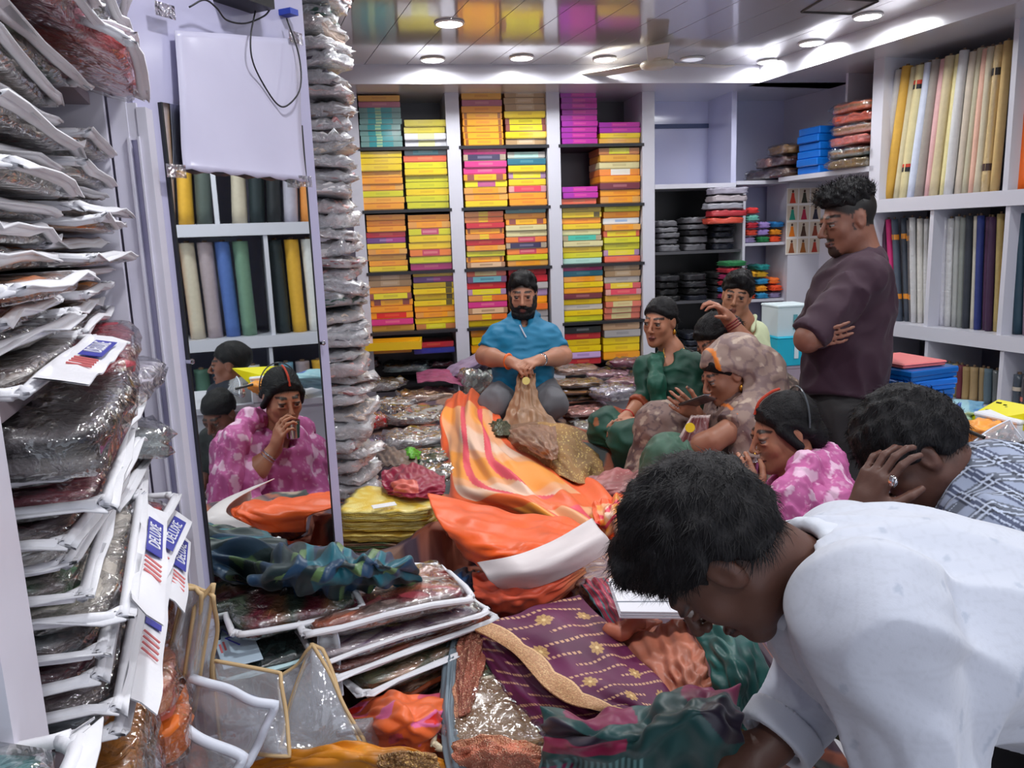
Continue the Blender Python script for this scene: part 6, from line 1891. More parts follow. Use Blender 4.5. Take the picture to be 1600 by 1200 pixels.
sheet('orange_cloth', 'folded orange cloth with a black zip in front of the yellow board', 'fabric', [[(1488, 660, .82), (1530, 652, .86), (1578, 658, .84)], [(1496, 676, .82), (1535, 672, .86), (1582, 672, .84)], [(1505, 694, .78), (1540, 694, .80), (1580, 690, .79)]], flat((0.93, 0.60, 0.22), .06, 4), 50, 40, folds=((.010, 1.6, 1, 0), (.006, 3, 2, 1)), seed=82, heap=False)
zpz = obj('black_pen', *tube_vf(np.array([wpt((1500, 668, .875)), wpt((1538, 684, .86))]), .006, 8), M('pen_black', (0.08, .06, .05), rough=.4)); tag(zpz, 'black pen lying across the orange cloth', 'pen')
px_ = onz(1550, 682, .82)
quad_bag('clear bag of red and green printed cloth on the counter', [(1512, 694, .84), (1578, 656, .90), (1600, 690, .84), (1560, 706, .80)], WBIND, 21, puff=.05, r=.002, group='bags on the counter', heap=False)
sheet('printed_cloth', 'red and green printed cloth inside the clear bag on the counter', 'fabric', [[(1520, 692, .835), (1576, 662, .885)], [(1555, 704, .80), (1594, 690, .835)]], lambda U, V: mixc(mixc(np.tile(np.array((0.72, 0.60, 0.55)), U.shape + (1,)), (SinNoise(6, 8, 1, 3)(U, V) > .5).astype(float), (0.72, 0.30, 0.20)), (SinNoise(7, 8, 1, 3)(U, V) > .8).astype(float), (0.22, 0.36, 0.24)), 50, 30, noise=(.006, 2), seed=83, heap=False)
wb = onz(1590, 708, CTZ + .02)
plain_box('white open carton edge at the end of the counter', (wb[0] + .08, wb[1] + .1, CTZ + .001), RIGHT.ang(), .16, .26, .13, M('white_carton2', (0.84, 0.85, 0.88), rough=.5), lid=.1)
ty = onz(1447, 628, .86)
t = thing('toy', 'small black and yellow toy on the counter parcels', 'toy', (ty[0], ty[1], .83))
obj('body', *lathe_vf([(.001, -.02), (.022, -.012), (.024, 0), (.018, .014), (.001, .02)], 14, axis=(1, .2, .1)), M('toy_black', (.06, .06, .06), rough=.3), t, local=True, smooth=True)
obj('tip', *lathe_vf([(.012, .018), (.010, .034), (.001, .04)], 12, axis=(1, .2, .1)), M('toy_yellow', (.9, .7, .1), rough=.3), t, local=True, smooth=True)

# ------------------------------------------------ the heap under everything (soft mass of mixed cloth nobody could count)
H_ = np.array(HEAP)
gx, gy = np.meshgrid(np.linspace(-1.0, 0.72, 120), np.linspace(1.25, 4.9, 200), indexing='ij')
num = np.zeros_like(gx); den = np.zeros_like(gx)
lowest = np.full_like(gx, 9.0)
for x, y, z in H_:
    d2 = (gx - x) ** 2 + (gy - y) ** 2
    w = 1 / (d2 + 0.004) ** 1.5
    num += w * z; den += w
    lowest = np.where(d2 < .16 ** 2, np.minimum(lowest, z), lowest)
hz = num / den
hz = np.minimum(hz, lowest) - 0.035
ed = np.clip(np.minimum(np.minimum((gx + 1.0) / .12, (0.72 - gx) / .22), np.minimum((gy - 1.25) / .1, (4.9 - gy) / .1)), 0, 1)
nz = SinNoise(3, 12, .5, 2.2)
hz = np.maximum(PLATFORM + .004, PLATFORM + (hz - PLATFORM) * ed + nz(gx * 3, gy * 3) * .008 * ed)
pal = np.array([(0.40, 0.24, 0.24), (0.55, 0.42, 0.36), (0.30, 0.22, 0.28), (0.62, 0.34, 0.24), (0.28, 0.30, 0.30), (0.66, 0.58, 0.52)])
ci = (np.floor((nz(gx * 1.6 + 3, gy * 1.6) * 1.5 + 3) % 6)).astype(int)
hp = obj('cloth_heap', np.stack([gx, gy, hz], -1).reshape(-1, 3), grid_faces(120, 200), CLOTHM, cols=pal[ci].reshape(-1, 3), smooth=True)
hp['kind'] = 'stuff'; hp['label'] = 'soft heap of mixed sarees beneath the spread cloths'; hp['category'] = 'fabric heap'
# ---------------------------------------------------------------- people: implicit bodies meshed with surface nets
def nrm(v):
    v = np.asarray(v, float)
    return v / (np.linalg.norm(v) + 1e-12)


class Field:
    """Sequence of smooth unions, subtractions and flat cuts of simple round shapes."""
    def __init__(self):
        self.ops = []

    def cap(self, a, b, ra, rb=None, k=.03, flat=None, op='u'):
        """Tapered capsule a-b; flat='b' ends it square at b, 'ab' at both."""
        self.ops.append((op, 'cap', np.asarray(a, float), np.asarray(b, float), ra, ra if rb is None else rb, flat, k))
        return self

    def ell(self, c, r, R=None, k=.03, op='u'):
        self.ops.append((op, 'ell', np.asarray(c, float), np.asarray(r, float), np.eye(3) if R is None else np.asarray(R, float), None, None, k))
        return self

    def path(self, pts, rs, k=.02, flat=None):
        n = len(pts)
        for i in range(n - 1):
            self.cap(pts[i], pts[i + 1], rs[i], rs[i + 1], k, flat=('b' if flat and i == n - 2 else None))
        return self

    def cut(self, p, n, c=None, r=None, k=.004):
        """Remove everything on the n side of the plane through p (within r of c)."""
        self.ops.append(('cut', 'pl', np.asarray(p, float), nrm(n), c if c is None else np.asarray(c, float), r, None, k))
        return self

    def noise(self, fn, band=.04):
        self.ops.append(('noise', 'fn', fn, band, None, None, None, 0))
        return self

    def bounds(self):
        lo, hi = np.full(3, 1e9), np.full(3, -1e9)
        for o in self.ops:
            if o[0] != 'u':
                continue
            if o[1] == 'cap':
                for p, r in ((o[2], o[4]), (o[3], o[5])):
                    lo = np.minimum(lo, p - r); hi = np.maximum(hi, p + r)
            else:
                e = np.sqrt(((o[4] * o[3][None, :]) ** 2).sum(1))
                lo = np.minimum(lo, o[2] - e); hi = np.maximum(hi, o[2] + e)
        return lo, hi

    def mesh(self, h, pad=.035):
        lo, hi = self.bounds()
        lo = lo - pad; hi = hi + pad
        n = np.ceil((hi - lo) / h).astype(int) + 1
        ax = [lo[i] + np.arange(n[i]) * h for i in range(3)]
        D = np.full(n, 1.0, dtype=np.float32)
        for o in self.ops:
            op, kind, k = o[0], o[1], o[7]
            if op == 'noise':
                m = np.abs(D) < o[3]
                I = np.nonzero(m)
                D[m] += o[2](ax[0][I[0]], ax[1][I[1]], ax[2][I[2]]).astype(np.float32)
                continue
            mg = k + 2.5 * h
            if kind == 'cap':
                r = max(o[4], o[5]); l = np.minimum(o[2], o[3]) - r - mg; u = np.maximum(o[2], o[3]) + r + mg
            elif kind == 'ell':
                e = np.sqrt(((o[4] * o[3][None, :]) ** 2).sum(1)); l = o[2] - e - mg; u = o[2] + e + mg
            else:
                if o[4] is None:
                    l, u = lo, hi
                else:
                    l, u = o[4] - o[5], o[4] + o[5]
            i0 = np.clip(np.floor((l - lo) / h).astype(int), 0, n); i1 = np.clip(np.ceil((u - lo) / h).astype(int) + 1, 0, n)
            if np.any(i1 <= i0):
                continue
            sl = tuple(slice(a, b) for a, b in zip(i0, i1))
            X = ax[0][sl[0]][:, None, None]; Yy = ax[1][sl[1]][None, :, None]; Z = ax[2][sl[2]][None, None, :]
            if kind == 'cap':
                a, b = o[2], o[3]; ba = b - a; L2 = max(ba @ ba, 1e-9)
                t = ((X - a[0]) * ba[0] + (Yy - a[1]) * ba[1] + (Z - a[2]) * ba[2]) / L2
                tc = np.clip(t, 0, 1)
                d = np.sqrt((X - a[0] - tc * ba[0]) ** 2 + (Yy - a[1] - tc * ba[1]) ** 2 + (Z - a[2] - tc * ba[2]) ** 2) - (o[4] + (o[5] - o[4]) * tc)
                if o[6]:
                    L = math.sqrt(L2)
                    if 'b' in o[6]: d = np.maximum(d, (t - 1) * L)
                    if 'a' in o[6]: d = np.maximum(d, -t * L)
            elif kind == 'ell':
                c, r, R = o[2], o[3], o[4]
                q = [((X - c[0]) * R[0, j] + (Yy - c[1]) * R[1, j] + (Z - c[2]) * R[2, j]) for j in range(3)]
                k0 = np.sqrt(sum((q[j] / r[j]) ** 2 for j in range(3))); k1 = np.sqrt(sum((q[j] / r[j] ** 2) ** 2 for j in range(3)))
                d = k0 * (k0 - 1) / np.maximum(k1, 1e-6)
            else:
                d = (X - o[2][0]) * o[3][0] + (Yy - o[2][1]) * o[3][1] + (Z - o[2][2]) * o[3][2]
            d = d.astype(np.float32)
            A = D[sl]
            if op == 'u':
                hh = np.maximum(k - np.abs(A - d), 0)
                D[sl] = np.minimum(A, d) - hh * hh / (4 * k)
            else:
                d = d if op == 'cut' else -d
                hh = np.maximum(k - np.abs(A - d), 0)
                D[sl] = np.maximum(A, d) + hh * hh / (4 * k)
        return surface_nets(D, lo, h)


def surface_nets(D, lo, h):
    S = D < 0
    c = [S[i:S.shape[0] - 1 + i, j:S.shape[1] - 1 + j, k:S.shape[2] - 1 + k] for i in (0, 1) for j in (0, 1) for k in (0, 1)]
    tot = sum(x.astype(np.int8) for x in c)
    mixed = (tot > 0) & (tot < 8)
    I = np.nonzero(mixed)
    n = len(I[0])
    idx = np.full(mixed.shape, -1, dtype=np.int32); idx[I] = np.arange(n)
    corners = [(i, j, k) for i in (0, 1) for j in (0, 1) for k in (0, 1)]
    dv = {q: D[I[0] + q[0], I[1] + q[1], I[2] + q[2]].astype(np.float64) for q in corners}
    acc = np.zeros((n, 3)); cnt = np.zeros(n)
    for a in corners:
        for axs in range(3):
            if a[axs] == 0:
                b = list(a); b[axs] = 1; b = tuple(b)
                m = (dv[a] < 0) != (dv[b] < 0)
                t = np.where(m, dv[a] / np.where(m, dv[a] - dv[b], 1), 0)
                p = np.tile(np.array(a, float), (n, 1)); p[:, axs] += t
                acc[m] += p[m]; cnt[m] += 1
    V = (np.stack(I, 1) + acc / np.maximum(cnt, 1)[:, None]) * h + lo
    Q = []
    for axs in range(3):
        o1, o2 = [(1, 2), (2, 0), (0, 1)][axs]
        sa = [slice(1, -1)] * 3; sb = [slice(1, -1)] * 3
        sa[axs] = slice(0, -1); sb[axs] = slice(1, None)
        A, B = S[tuple(sa)], S[tuple(sb)]
        E = np.nonzero(A != B)
        inside_first = A[E]
        base = [E[0].copy(), E[1].copy(), E[2].copy()]
        for q in (o1, o2):
            base[q] = base[q] + 1

        def cell(d1, d2):
            p = [x.copy() for x in base]
            p[o1] -= d1; p[o2] -= d2
            return idx[p[0], p[1], p[2]]
        q = np.stack([cell(1, 1), cell(0, 1), cell(0, 0), cell(1, 0)], 1)
        q[~inside_first] = q[~inside_first][:, ::-1]
        q = q[(q >= 0).all(1)]
        Q.append(q)
    Fq = np.concatenate(Q)
    return V, Fq


def smooth_mesh(V, Fq, it=2, lam=.5):
    e = np.concatenate([Fq[:, [0, 1]], Fq[:, [1, 2]], Fq[:, [2, 3]], Fq[:, [3, 0]]])
    for _ in range(it):
        A = np.zeros_like(V); n = np.zeros(len(V))
        np.add.at(A, e[:, 0], V[e[:, 1]]); np.add.at(A, e[:, 1], V[e[:, 0]])
        np.add.at(n, e[:, 0], 1); np.add.at(n, e[:, 1], 1)
        V = V * (1 - lam) + lam * A / np.maximum(n, 1)[:, None]
    return V


class Head:
    """Head frame: x to the person's right, y forward, z up; local units metres at s = 1."""
    def __init__(self, c, fwd, up, s=1.0):
        self.c = np.asarray(c, float); self.s = s
        self.y = nrm(fwd); z = np.asarray(up, float); self.z = nrm(z - self.y * (z @ self.y)); self.x = np.cross(self.y, self.z)
        self.R = np.stack([self.x, self.y, self.z], 1)

    def p(self, x, y, z):
        return self.c + self.s * (self.x * x + self.y * y + self.z * z)

    def loc(self, V):
        return (V - self.c) @ self.R / self.s

    def dirv(self, x, y, z):
        return nrm(self.x * x + self.y * y + self.z * z)

    def skin(self, f, fem=False, ears=True, nose=1.0, fat=0.0):
        s = self.s
        E = lambda c, r, k=.02, op='u': f.ell(self.p(*c), np.array(r) * s, self.R, k * s, op)
        C = lambda a, b, ra, rb, k=.02, op='u': f.cap(self.p(*a), self.p(*b), ra * s, rb * s, k * s, op=op)
        E((0, -.018, .038), (.072, .093, .082))
        E((0, .026, -.030), (.058 + fat, .062, .080), .03)
        for q in (-1, 1):
            C((q * .048, -.004, -.052), (q * .012, .064, -.094), .018 + fat, .017, .03)
            E((q * .038, .054, -.022), (.022 + fat, .020, .024), .02)
        E((0, .068, -.096), (.019, .018, .017) if not fem else (.015, .015, .015), .02)
        C((-.032, .078, .026), (.032, .078, .026), .0105 if not fem else .008, .0105 if not fem else .008, .014)
        for q in (-1, 1):
            E((q * .031, .099, .004), (.017, .016, .0125), .010, 's')
            E((q * .031, .0805, .0118), (.0165, .0135, .0072), .005)
            E((q * .031, .0800, -.0050), (.0155, .0120, .0055), .005)
        if fem: nose *= .80
        C((0, .088, .014), (0, .088 + .027 * nose, -.026), .0075 if not fem else .0065, .0115 if not fem else .0100, .009)
        for q in (-1, 1):
            E((q * .0115, .100, -.033), (.008, .010, .0075), .006)
        E((0, .092, -.0600), (.021, .009, .0055), .006)
        E((0, .090, -.0710), (.018, .010, .0065), .006)
        if ears:
            for q in (-1, 1):
                E((q * .072, -.010, -.002), (.009, .019, .030), .010)
                E((q * .082, -.004, .002), (.007, .010, .018), .006, 's')
        return self

    def paint(self, V, C, lip=(.50, .24, .22), hair=(.05, .04, .045), beard=0, brow=True, shade=None, line=((.079, .063), (-.096, -.055))):
        q = self.loc(V)
        near = np.linalg.norm(q, axis=1) < .19

        def el(cx, cy, cz, rx, ry, rz):
            return ((q[:, 0] - cx) / rx) ** 2 + ((q[:, 1] - cy) / ry) ** 2 + ((q[:, 2] - cz) / rz) ** 2

        def put(m, c, a=1.0):
            w = (np.clip(m, 0, 1) * near * a)[:, None]
            C[:] = C * (1 - w) + np.array(c) * w
        if line:
            f0, n0 = np.array(line[0]), np.array(line[1]); dd = n0 - f0; nn = nrm([-dd[1], dd[0]])
            nn = nn if nn[1] < 0 else -nn
            sd = (q[:, 1] - f0[0]) * nn[0] + (q[:, 2] - f0[1]) * nn[1]
            ear = np.linalg.norm((np.abs(q) - np.array([.078, .010, .002])) / np.array([.02, .028, .038]), axis=1) < 1
            skull = (q[:, 0] / .081) ** 2 + ((q[:, 1] + .018) / .101) ** 2 + ((q[:, 2] - .038) / .092) ** 2 < 1.08
            put(np.clip((.007 - sd) / .010, 0, 1) * ~ear * skull, hair, .85)
        if beard:
            zl = -.038 - .012 * np.cos(q[:, 0] / .06 * 2.2)
            m = (q[:, 1] > -.03) & (q[:, 2] < np.where(np.abs(q[:, 0]) > .056, .006, zl - .30 * np.clip(.050 - np.abs(q[:, 0]), 0, .02))) & (q[:, 2] > -.120) & (q[:, 1] > .0) & ((np.abs(q[:, 0]) > .050) | (q[:, 2] < -.050))
            put(m.astype(float), hair, beard)
            put((el(0, .098, -.048, .030, .03, .009) < 1).astype(float), hair, beard)
        put(np.clip(1.6 - 1.3 * el(0, .094, -.066, .024, .020, .013), 0, 1), lip, .85)
        put((np.abs(q[:, 2] + .0655) < .0018) & (np.abs(q[:, 0]) < .022) & (q[:, 1] > .07), np.array(lip) * .45)
        for s in (-1, 1):
            if brow:
                zb = .030 + .004 * np.cos((np.abs(q[:, 0]) - .028) / .02)
                m = (np.abs(np.abs(q[:, 0]) - .031) < .021) & (np.abs(q[:, 2] - zb) < .0048) & (q[:, 1] > .05)
                put(m.astype(float) * .5, hair)
            put(np.clip(1.5 - el(s * .031, .090, .0125, .018, .03, .0045), 0, 1), hair, .75)
            put(np.clip(1.4 - el(s * .009, .112, -.040, .0045, .010, .0035), 0, 1), (.12, .06, .05), .9)
            put(np.clip(1.2 - el(s * .031, .085, -.014, .02, .03, .008), 0, 1), np.array(shade or (.30, .18, .14)), .25)
        return C

    def eyes(self, parent, look=(0, 0), size=1.0):
        for q in (-1, 1):
            n, m = 14, 12
            V, C = [], []
            d = self.dirv(look[0], 1, look[1])
            c = self.p(q * .031, .0795, .0035)
            a = nrm(np.cross(d, self.z)); b = np.cross(a, d)
            for i in range(m + 1):
                th = math.pi * i / m
                for j in range(n):
                    ph = 2 * math.pi * j / n
                    V.append(c + self.s * .0112 * size * (d * math.cos(th) + (a * math.cos(ph) + b * math.sin(ph)) * math.sin(th)))
                    C.append((.03, .02, .02) if th < .30 else ((.14, .07, .04) if th < .58 else (.50, .46, .44)))
            obj('eye', V, grid_faces(m + 1, n).tolist() + [(i * n + n - 1, (i + 1) * n + n - 1, (i + 1) * n, i * n) for i in range(m)], EYEM, parent, cols=C, smooth=True)


EYEM = M('eye', vcol=True, rough=.12, spec=.6)
SKINM = M('skin', vcol=True, rough=.48, sss=.06, spec=.4, bmp=dict(scale=260, strength=.10, dist=.002))
HAIRM = M('hair_black', (0.07, 0.065, 0.075), rough=.6, spec=.25, bmp=dict(scale=260, strength=.6, dist=.004, stretch=(1, 1, .25)))
STRANDM = M('hair_strand', (0.06, 0.055, 0.065), rough=.5, spec=.15)


def short_hair(f, H, t=.012, front=(.078, .066), nape=(-.095, -.050), top=.0, quiff=0.0, seed=0, rough=.004, fem=False):
    """Cap of hair over the cranium cut by the hairline; top adds height, quiff a front lift."""
    s = H.s
    f.ell(H.p(0, -.020, .040), np.array([.073 + t, .094 + t, .084 + t + top]) * s, H.R, .01)
    if top:
        f.ell(H.p(0, -.005, .085 + top), np.array([.058, .078, .042]) * s, H.R, .02)
    if quiff:
        f.ell(H.p(0, .060, .098 + quiff * .3), np.array([.050, .040, .030 + quiff]) * s, H.R, .02)
    f0, n0 = np.array([0, front[0], front[1]]), np.array([0, nape[0], nape[1]])
    d = n0 - f0; nl = nrm(np.array([0, -d[2], d[1]]))
    if nl[2] > 0: nl = -nl
    f.cut(H.p(*f0), H.R @ nl, k=.006)
    if fem:
        for q in (-1, 1):
            f.path([H.p(q * .006, .062, .096), H.p(q * .042, .054, .072), H.p(q * .066, .022, .046), H.p(q * .071, -.014, .038), H.p(q * .066, -.055, .0)], [.004 * s, .006 * s, .007 * s, .009 * s, .018 * s], .012 * s)
            f.ell(H.p(q * .088, -.010, -.010), np.array([.020, .024, .034]) * s, H.R, .006, 's')
    else:
        for q in (-1, 1):
            f.ell(H.p(q * .090, -.010, -.006), np.array([.024, .026, .034]) * s, H.R, .006, 's')
            f.cap(H.p(q * .064, .026, .050), H.p(q * .0675, .018, .014), .008 * s, .004 * s, .01)
    nz = SinNoise(seed, 12, 12, 34, 3)
    f.noise(lambda x, y, z: rough * nz(x, y, z), .03)


def strands(H, V, Fq, parent, n, L, w, seed, flow=(0, -1, -.3), lift=.25, curl=.3, region=None):
    """Thin tapered hair blades over the hair surface (one joined part of kind stuff)."""
    r = np.random.RandomState(seed)
    P = V[Fq[:, 0]]
    N = np.cross(V[Fq[:, 1]] - P, V[Fq[:, 2]] - P); A = np.linalg.norm(N, axis=1); N = N / (A[:, None] + 1e-12)
    pr = A.copy()
    _q = H.loc(P)
    pr = pr * ((np.linalg.norm((np.abs(_q) - np.array([.080, .010, .006])) * np.array([1, 1, 1]), axis=1) > .040) | (_q[:, 2] > .034))
    if region is not None:
        pr = pr * region(H.loc(P))
    pr = pr / pr.sum()
    I = r.choice(len(P), n, p=pr)
    P, N = P[I], N[I]
    fl = H.R @ np.array(flow, float)
    Fd = fl[None, :] + r.normal(size=(n, 3)) * curl
    T = Fd - N * (Fd * N).sum(1)[:, None]; T /= np.linalg.norm(T, axis=1)[:, None] + 1e-9
    B = np.cross(N, T)
    l = L * r.uniform(.6, 1.3, n)[:, None]
    up = lift * r.uniform(.3, 1.4, n)[:, None]
    p0 = P - N * .004; p1 = P + T * l * .5 + N * l * up * .5; p2 = P + T * l + N * l * up * .45
    Vv = np.stack([p0 - B * w, p0 + B * w, p1 - B * w * .8, p1 + B * w * .8, p2], 1).reshape(-1, 3)
    b = np.arange(n)[:, None] * 5
    F1 = np.concatenate([np.concatenate([b, b + 1, b + 3, b + 2], 1)])
    F2 = np.concatenate([b + 2, b + 3, b + 4, b + 4], 1)
    Fc = [tuple(x) for x in F1.tolist()] + [tuple(x[:3]) for x in F2.tolist()]
    o = obj('hair_strands', Vv, Fc, STRANDM, parent, smooth=True)
    o['kind'] = 'stuff'
    return o


def hand(f, wrist, d, n, side, s=1.0, curl=(35, 40, 45, 50), spread=.10, thumb=(.55, .25), k=.008, bend0=.5):
    """Palm, four fingers and a thumb. d: wrist to knuckles; n: out of the palm (towards what is held); side: thumb at +/- cross(d, n)."""
    d = nrm(d); n = np.asarray(n, float); n = nrm(n - d * (n @ d)); a = np.cross(d, n) * side
    w = np.asarray(wrist, float)
    R = np.stack([a, d, n], 1)
    f.ell(w + d * .046 * s, np.array([.039, .052, .0155]) * s, R, .015 * s)
    f.cap(w - d * .01 * s, w + d * .03 * s, .026 * s, .024 * s, .02 * s)
    lens = [(.044, .026, .021), (.049, .030, .022), (.046, .028, .021), (.036, .021, .019)]
    for i in range(4):
        off = (.0295 - .0197 * i)
        p = w + (d * (.086 - .004 * abs(i - 1.2)) + a * off) * s
        dd = nrm(d + a * (spread * (1.4 - i)))
        ang = rad(curl[i]) * bend0
        rr = .0094 if i < 3 else .0082
        f.cap(w + (d * .05 + a * off * .8) * s, p, .011 * s, .0098 * s, k * s)
        for j, l in enumerate(lens[i]):
            u = nrm(dd * math.cos(ang) + n * math.sin(ang))
            q = p + u * l * s
            f.cap(p, q, (rr - .0009 * j) * s, (rr - .0009 * (j + 1)) * s, .004 * s)
            p = q
            ang += rad(curl[i])
    t0 = w + (d * .022 + a * .026 + n * .004) * s
    u = nrm(a * thumb[0] * 1.4 + d * .85 + n * thumb[1])
    t1 = t0 + u * .040 * s
    u2 = nrm(u * .9 + d * .35 + n * (thumb[1] * .9) - a * .15)
    t2 = t1 + u2 * .032 * s
    t3 = t2 + nrm(u2 + n * .25 - a * .25) * .026 * s
    f.cap(t0, t1, .015 * s, .0115 * s, .012 * s); f.cap(t1, t2, .0112 * s, .0100 * s, .005 * s); f.cap(t2, t3, .0100 * s, .0082 * s, .004 * s)


def arm(f, sh, el, wr, s=1.0, fat=1.0, k=.03):
    sh, el, wr = map(lambda v: np.asarray(v, float), (sh, el, wr))
    f.cap(sh, el, .049 * s * fat, .039 * s * fat, k)
    m = el + (wr - el) * .3
    f.cap(el, m, .039 * s * fat, .041 * s * fat, .02); f.cap(m, wr, .041 * s * fat, .0265 * s, .02)


def leg(f, hip, kn, an, s=1.0, k=.04, foot=None):
    hip, kn, an = map(lambda v: np.asarray(v, float), (hip, kn, an))
    f.cap(hip, kn, .085 * s, .056 * s, k)
    m = kn + (an - kn) * .32
    f.cap(kn, m, .056 * s, .058 * s, .03); f.cap(m, an, .058 * s, .036 * s, .03)
    if foot is not None:
        ft = nrm(foot)
        f.cap(an + [0, 0, -.02], an + ft * .15 + [0, 0, -.045], .036 * s, .028 * s, .03)


def build(name, f, h, mat, parent, paint=None, base=(.4, .25, .18), smooth_it=1, kind=None):
    V, Fq = f.mesh(h)
    if smooth_it:
        V = smooth_mesh(V, Fq, smooth_it)
    C = np.tile(np.array(base, float), (len(V), 1))
    if paint is not None:
        C = paint(V, C)
    o = obj(name, V, Fq, mat, parent, smooth=True, cols=C)
    return o, V, Fq


def person(label, loc):
    t = thing('person', label, 'person', loc)
    return t


def folds(seed, amp, scale, stretch=(1, 1, 1), n=9):
    nz = SinNoise(seed, n, .4 * scale, 1.5 * scale, 3)
    sx, sy, sz = stretch

    def fn(x, y, z):
        v = nz(x * sx, y * sy, z * sz)
        return -amp * (1 - 2 * np.minimum(np.abs(v), 1.2)) * .6
    return fn


def skincol(base, seed=0):
    nz = SinNoise(seed + 50, 8, 3, 12, 3)
    b = np.array(base, float) * (1.10 if base[0] > .45 else 1.0)

    def fn(V, C):
        k = 1 + .035 * nz(V[:, 0], V[:, 1], V[:, 2])
        return b[None, :] * k[:, None]
    return fn


GARM = M('garment', vcol=True, rough=.78, sheen=.05, bmp=dict(scale=420, strength=.2, dist=.0015))
GARS = M('garment_soft', vcol=True, rough=.6, sheen=.05, bmp=dict(scale=300, strength=.15, dist=.0015))
# ================================================================ 1. kneeling shopkeeper in a blue polo shirt
def A_(px, py, d):
    return at(px, py, d)


FWD_CAM = nrm(np.array([-.04, -1, -.05]))
UPZ = np.array([0, 0, 1.0])
GAR_P = {}


def kneeler():
    D = 4.42
    t = person('kneeling bearded man in bright blue polo shirt and grey trousers holding up beige cloth', A_(818, 640, D))
    H = Head(A_(817, 462, D - .02), (-.06, -1, -.10), UPZ, 1.0)
    nk = H.p(0, -.03, -.13)
    sl, sr = A_(776, 526, D), A_(859, 526, D)
    el, er = A_(757, 556, D - .04), A_(880, 556, D - .04)
    wl, wr = A_(800, 566, D - .24), A_(842, 563, D - .24)
    pel = A_(818, 605, D + .05)
    kl, kr = A_(774, 632, D - .22), A_(861, 632, D - .22)
    f = Field()
    H.skin(f, fat=.008)
    f.cap(H.p(0, -.015, -.06), nk, .062, .066, .03)
    f.cap(nk, (sl + sr) / 2, .048, .05, .03)
    f.cap(sl, sr, .045, .045, .03)
    f.cap((sl + sr) / 2, pel, .05, .10, .03)
    for s_, e_, w_, ht in ((sl, el, wl, A_(816, 572, D - .30)), (sr, er, wr, A_(829, 570, D - .30))):
        arm(f, s_, e_, w_, 1.08, 1.12)
    hand(f, wl, A_(818, 574, D - .30) - wl, (.15, .35, -1), 1, .95, (55, 58, 60, 60), .04, k=.01)
    hand(f, wr, A_(826, 568, D - .30) - wr, (-.15, .35, -1), -1, .95, (55, 58, 60, 60), .04, k=.01)
    for k_, x in ((kl, -1), (kr, 1)):
        leg(f, pel + [x * .09, 0, 0], k_, k_ + np.array([0, .42, -.03]), 1.05)
    sc = skincol((.64, .45, .36), 1)

    def paint(V, C):
        return H.paint(V, sc(V, C), lip=(.45, .24, .22), hair=(.055, .045, .05), beard=1.0)
    build('body', f, .0062, SKINM, t, paint)
    H.eyes(t)
    # beard bulk
    b = Field()
    s = H.s
    b.cap(H.p(-.062, .008, -.04), H.p(-.045, .045, -.095), .012, .018, .03).cap(H.p(.062, .008, -.04), H.p(.045, .045, -.095), .012, .018, .03)
    b.ell(H.p(0, .062, -.100), (.048, .032, .026), H.R, .03)
    b.cap(H.p(-.03, .092, -.050), H.p(.03, .092, -.050), .007, .007, .01)
    b.ell(H.p(0, .105, -.068), (.022, .018, .010), H.R, .006, 's')
    nzb = SinNoise(8, 12, 16, 40, 3); b.noise(lambda x, y, z: .003 * nzb(x, y, z))
    build('beard', b, .005, HAIRM, t)
    h = Field(); short_hair(h, H, .010, (.080, .070), (-.095, -.03), top=.006, seed=3)
    _o, V_, F_ = build('hair', h, .006, HAIRM, t)
    strands(H, V_, F_, t, 900, .016, .0011, 3, flow=(0, .5, .2), lift=.3, curl=.5)
    g = Field()
    mid = (sl + sr) / 2
    g.cap(sl, sr, .052, .052, .05); g.cap(nk + [0, 0, .0], sl, .056, .052, .03); g.cap(nk, sr, .056, .052, .03); g.cap(nk + [0, 0, -.01], (sl + sr) / 2 + [0, 0, -.06], .072, .11, .06)
    g.ell(A_(818, 545, D), (.165, .125, .15), None, .06)
    g.ell(A_(817, 578, D - .02), (.172, .155, .14), None, .06)
    g.ell(A_(817, 603, D - .0), (.165, .15, .07), None, .05)
    for s_, e_ in ((sl, el), (sr, er)):
        q = s_ + (e_ - s_) * .74
        g.cap(s_, q, .060, .064, .04, flat='b')
    g.cap(nk + [0, 0, .06], nk + [0, -.01, .0], .060, .054, .01, op='s')
    g.ell(nk + [0, -.10, -.01], (.020, .06, .045), None, .01, 's')
    g.noise(folds(11, .006, 9, (1, 1, 1.6)))
    build('polo_shirt', g, .008, GARS, t, base=(.0, .45, .61))
    c = Field()
    for x in (-1, 1):
        c.path([nk + [0, .075, .03], nk + [x * .06, .04, .026], nk + [x * .076, -.02, .012], nk + [x * .045, -.088, -.02], nk + [x * .066, -.106, -.052]], [.013, .014, .016, .015, .008], .012)
    build('collar', c, .005, GARS, t, base=(.0, .40, .55))
    obj('placket', *tube_vf(np.array([A_(812, 508, D - .118), A_(817, 518, D - .128), A_(822, 527, D - .134)]), .004, 6), M('placket_white', (.75, .78, .85)), t)
    p = Field()
    p.ell(pel + [0, 0, -.02], (.17, .15, .10), None, .04)
    for k_, x in ((kl, -1), (kr, 1)):
        p.cap(pel + [x * .09, 0, -.02], k_ + [0, 0, .0], .105, .082, .04)
        p.cap(k_, k_ + np.array([0, .42, -.03]), .080, .055, .04)
    p.noise(folds(12, .008, 8, (1.5, 1, 1)))
    build('trousers', p, .009, GARM, t, base=(.40, .40, .42))
    v, fq = tube_vf([wl + (el - wl) * .12 + .036 * np.array([math.cos(q) * .55, math.cos(q) * .5, math.sin(q)]) for q in np.linspace(0, 6.283, 20)[:-1]], .009, 6, closed=True)
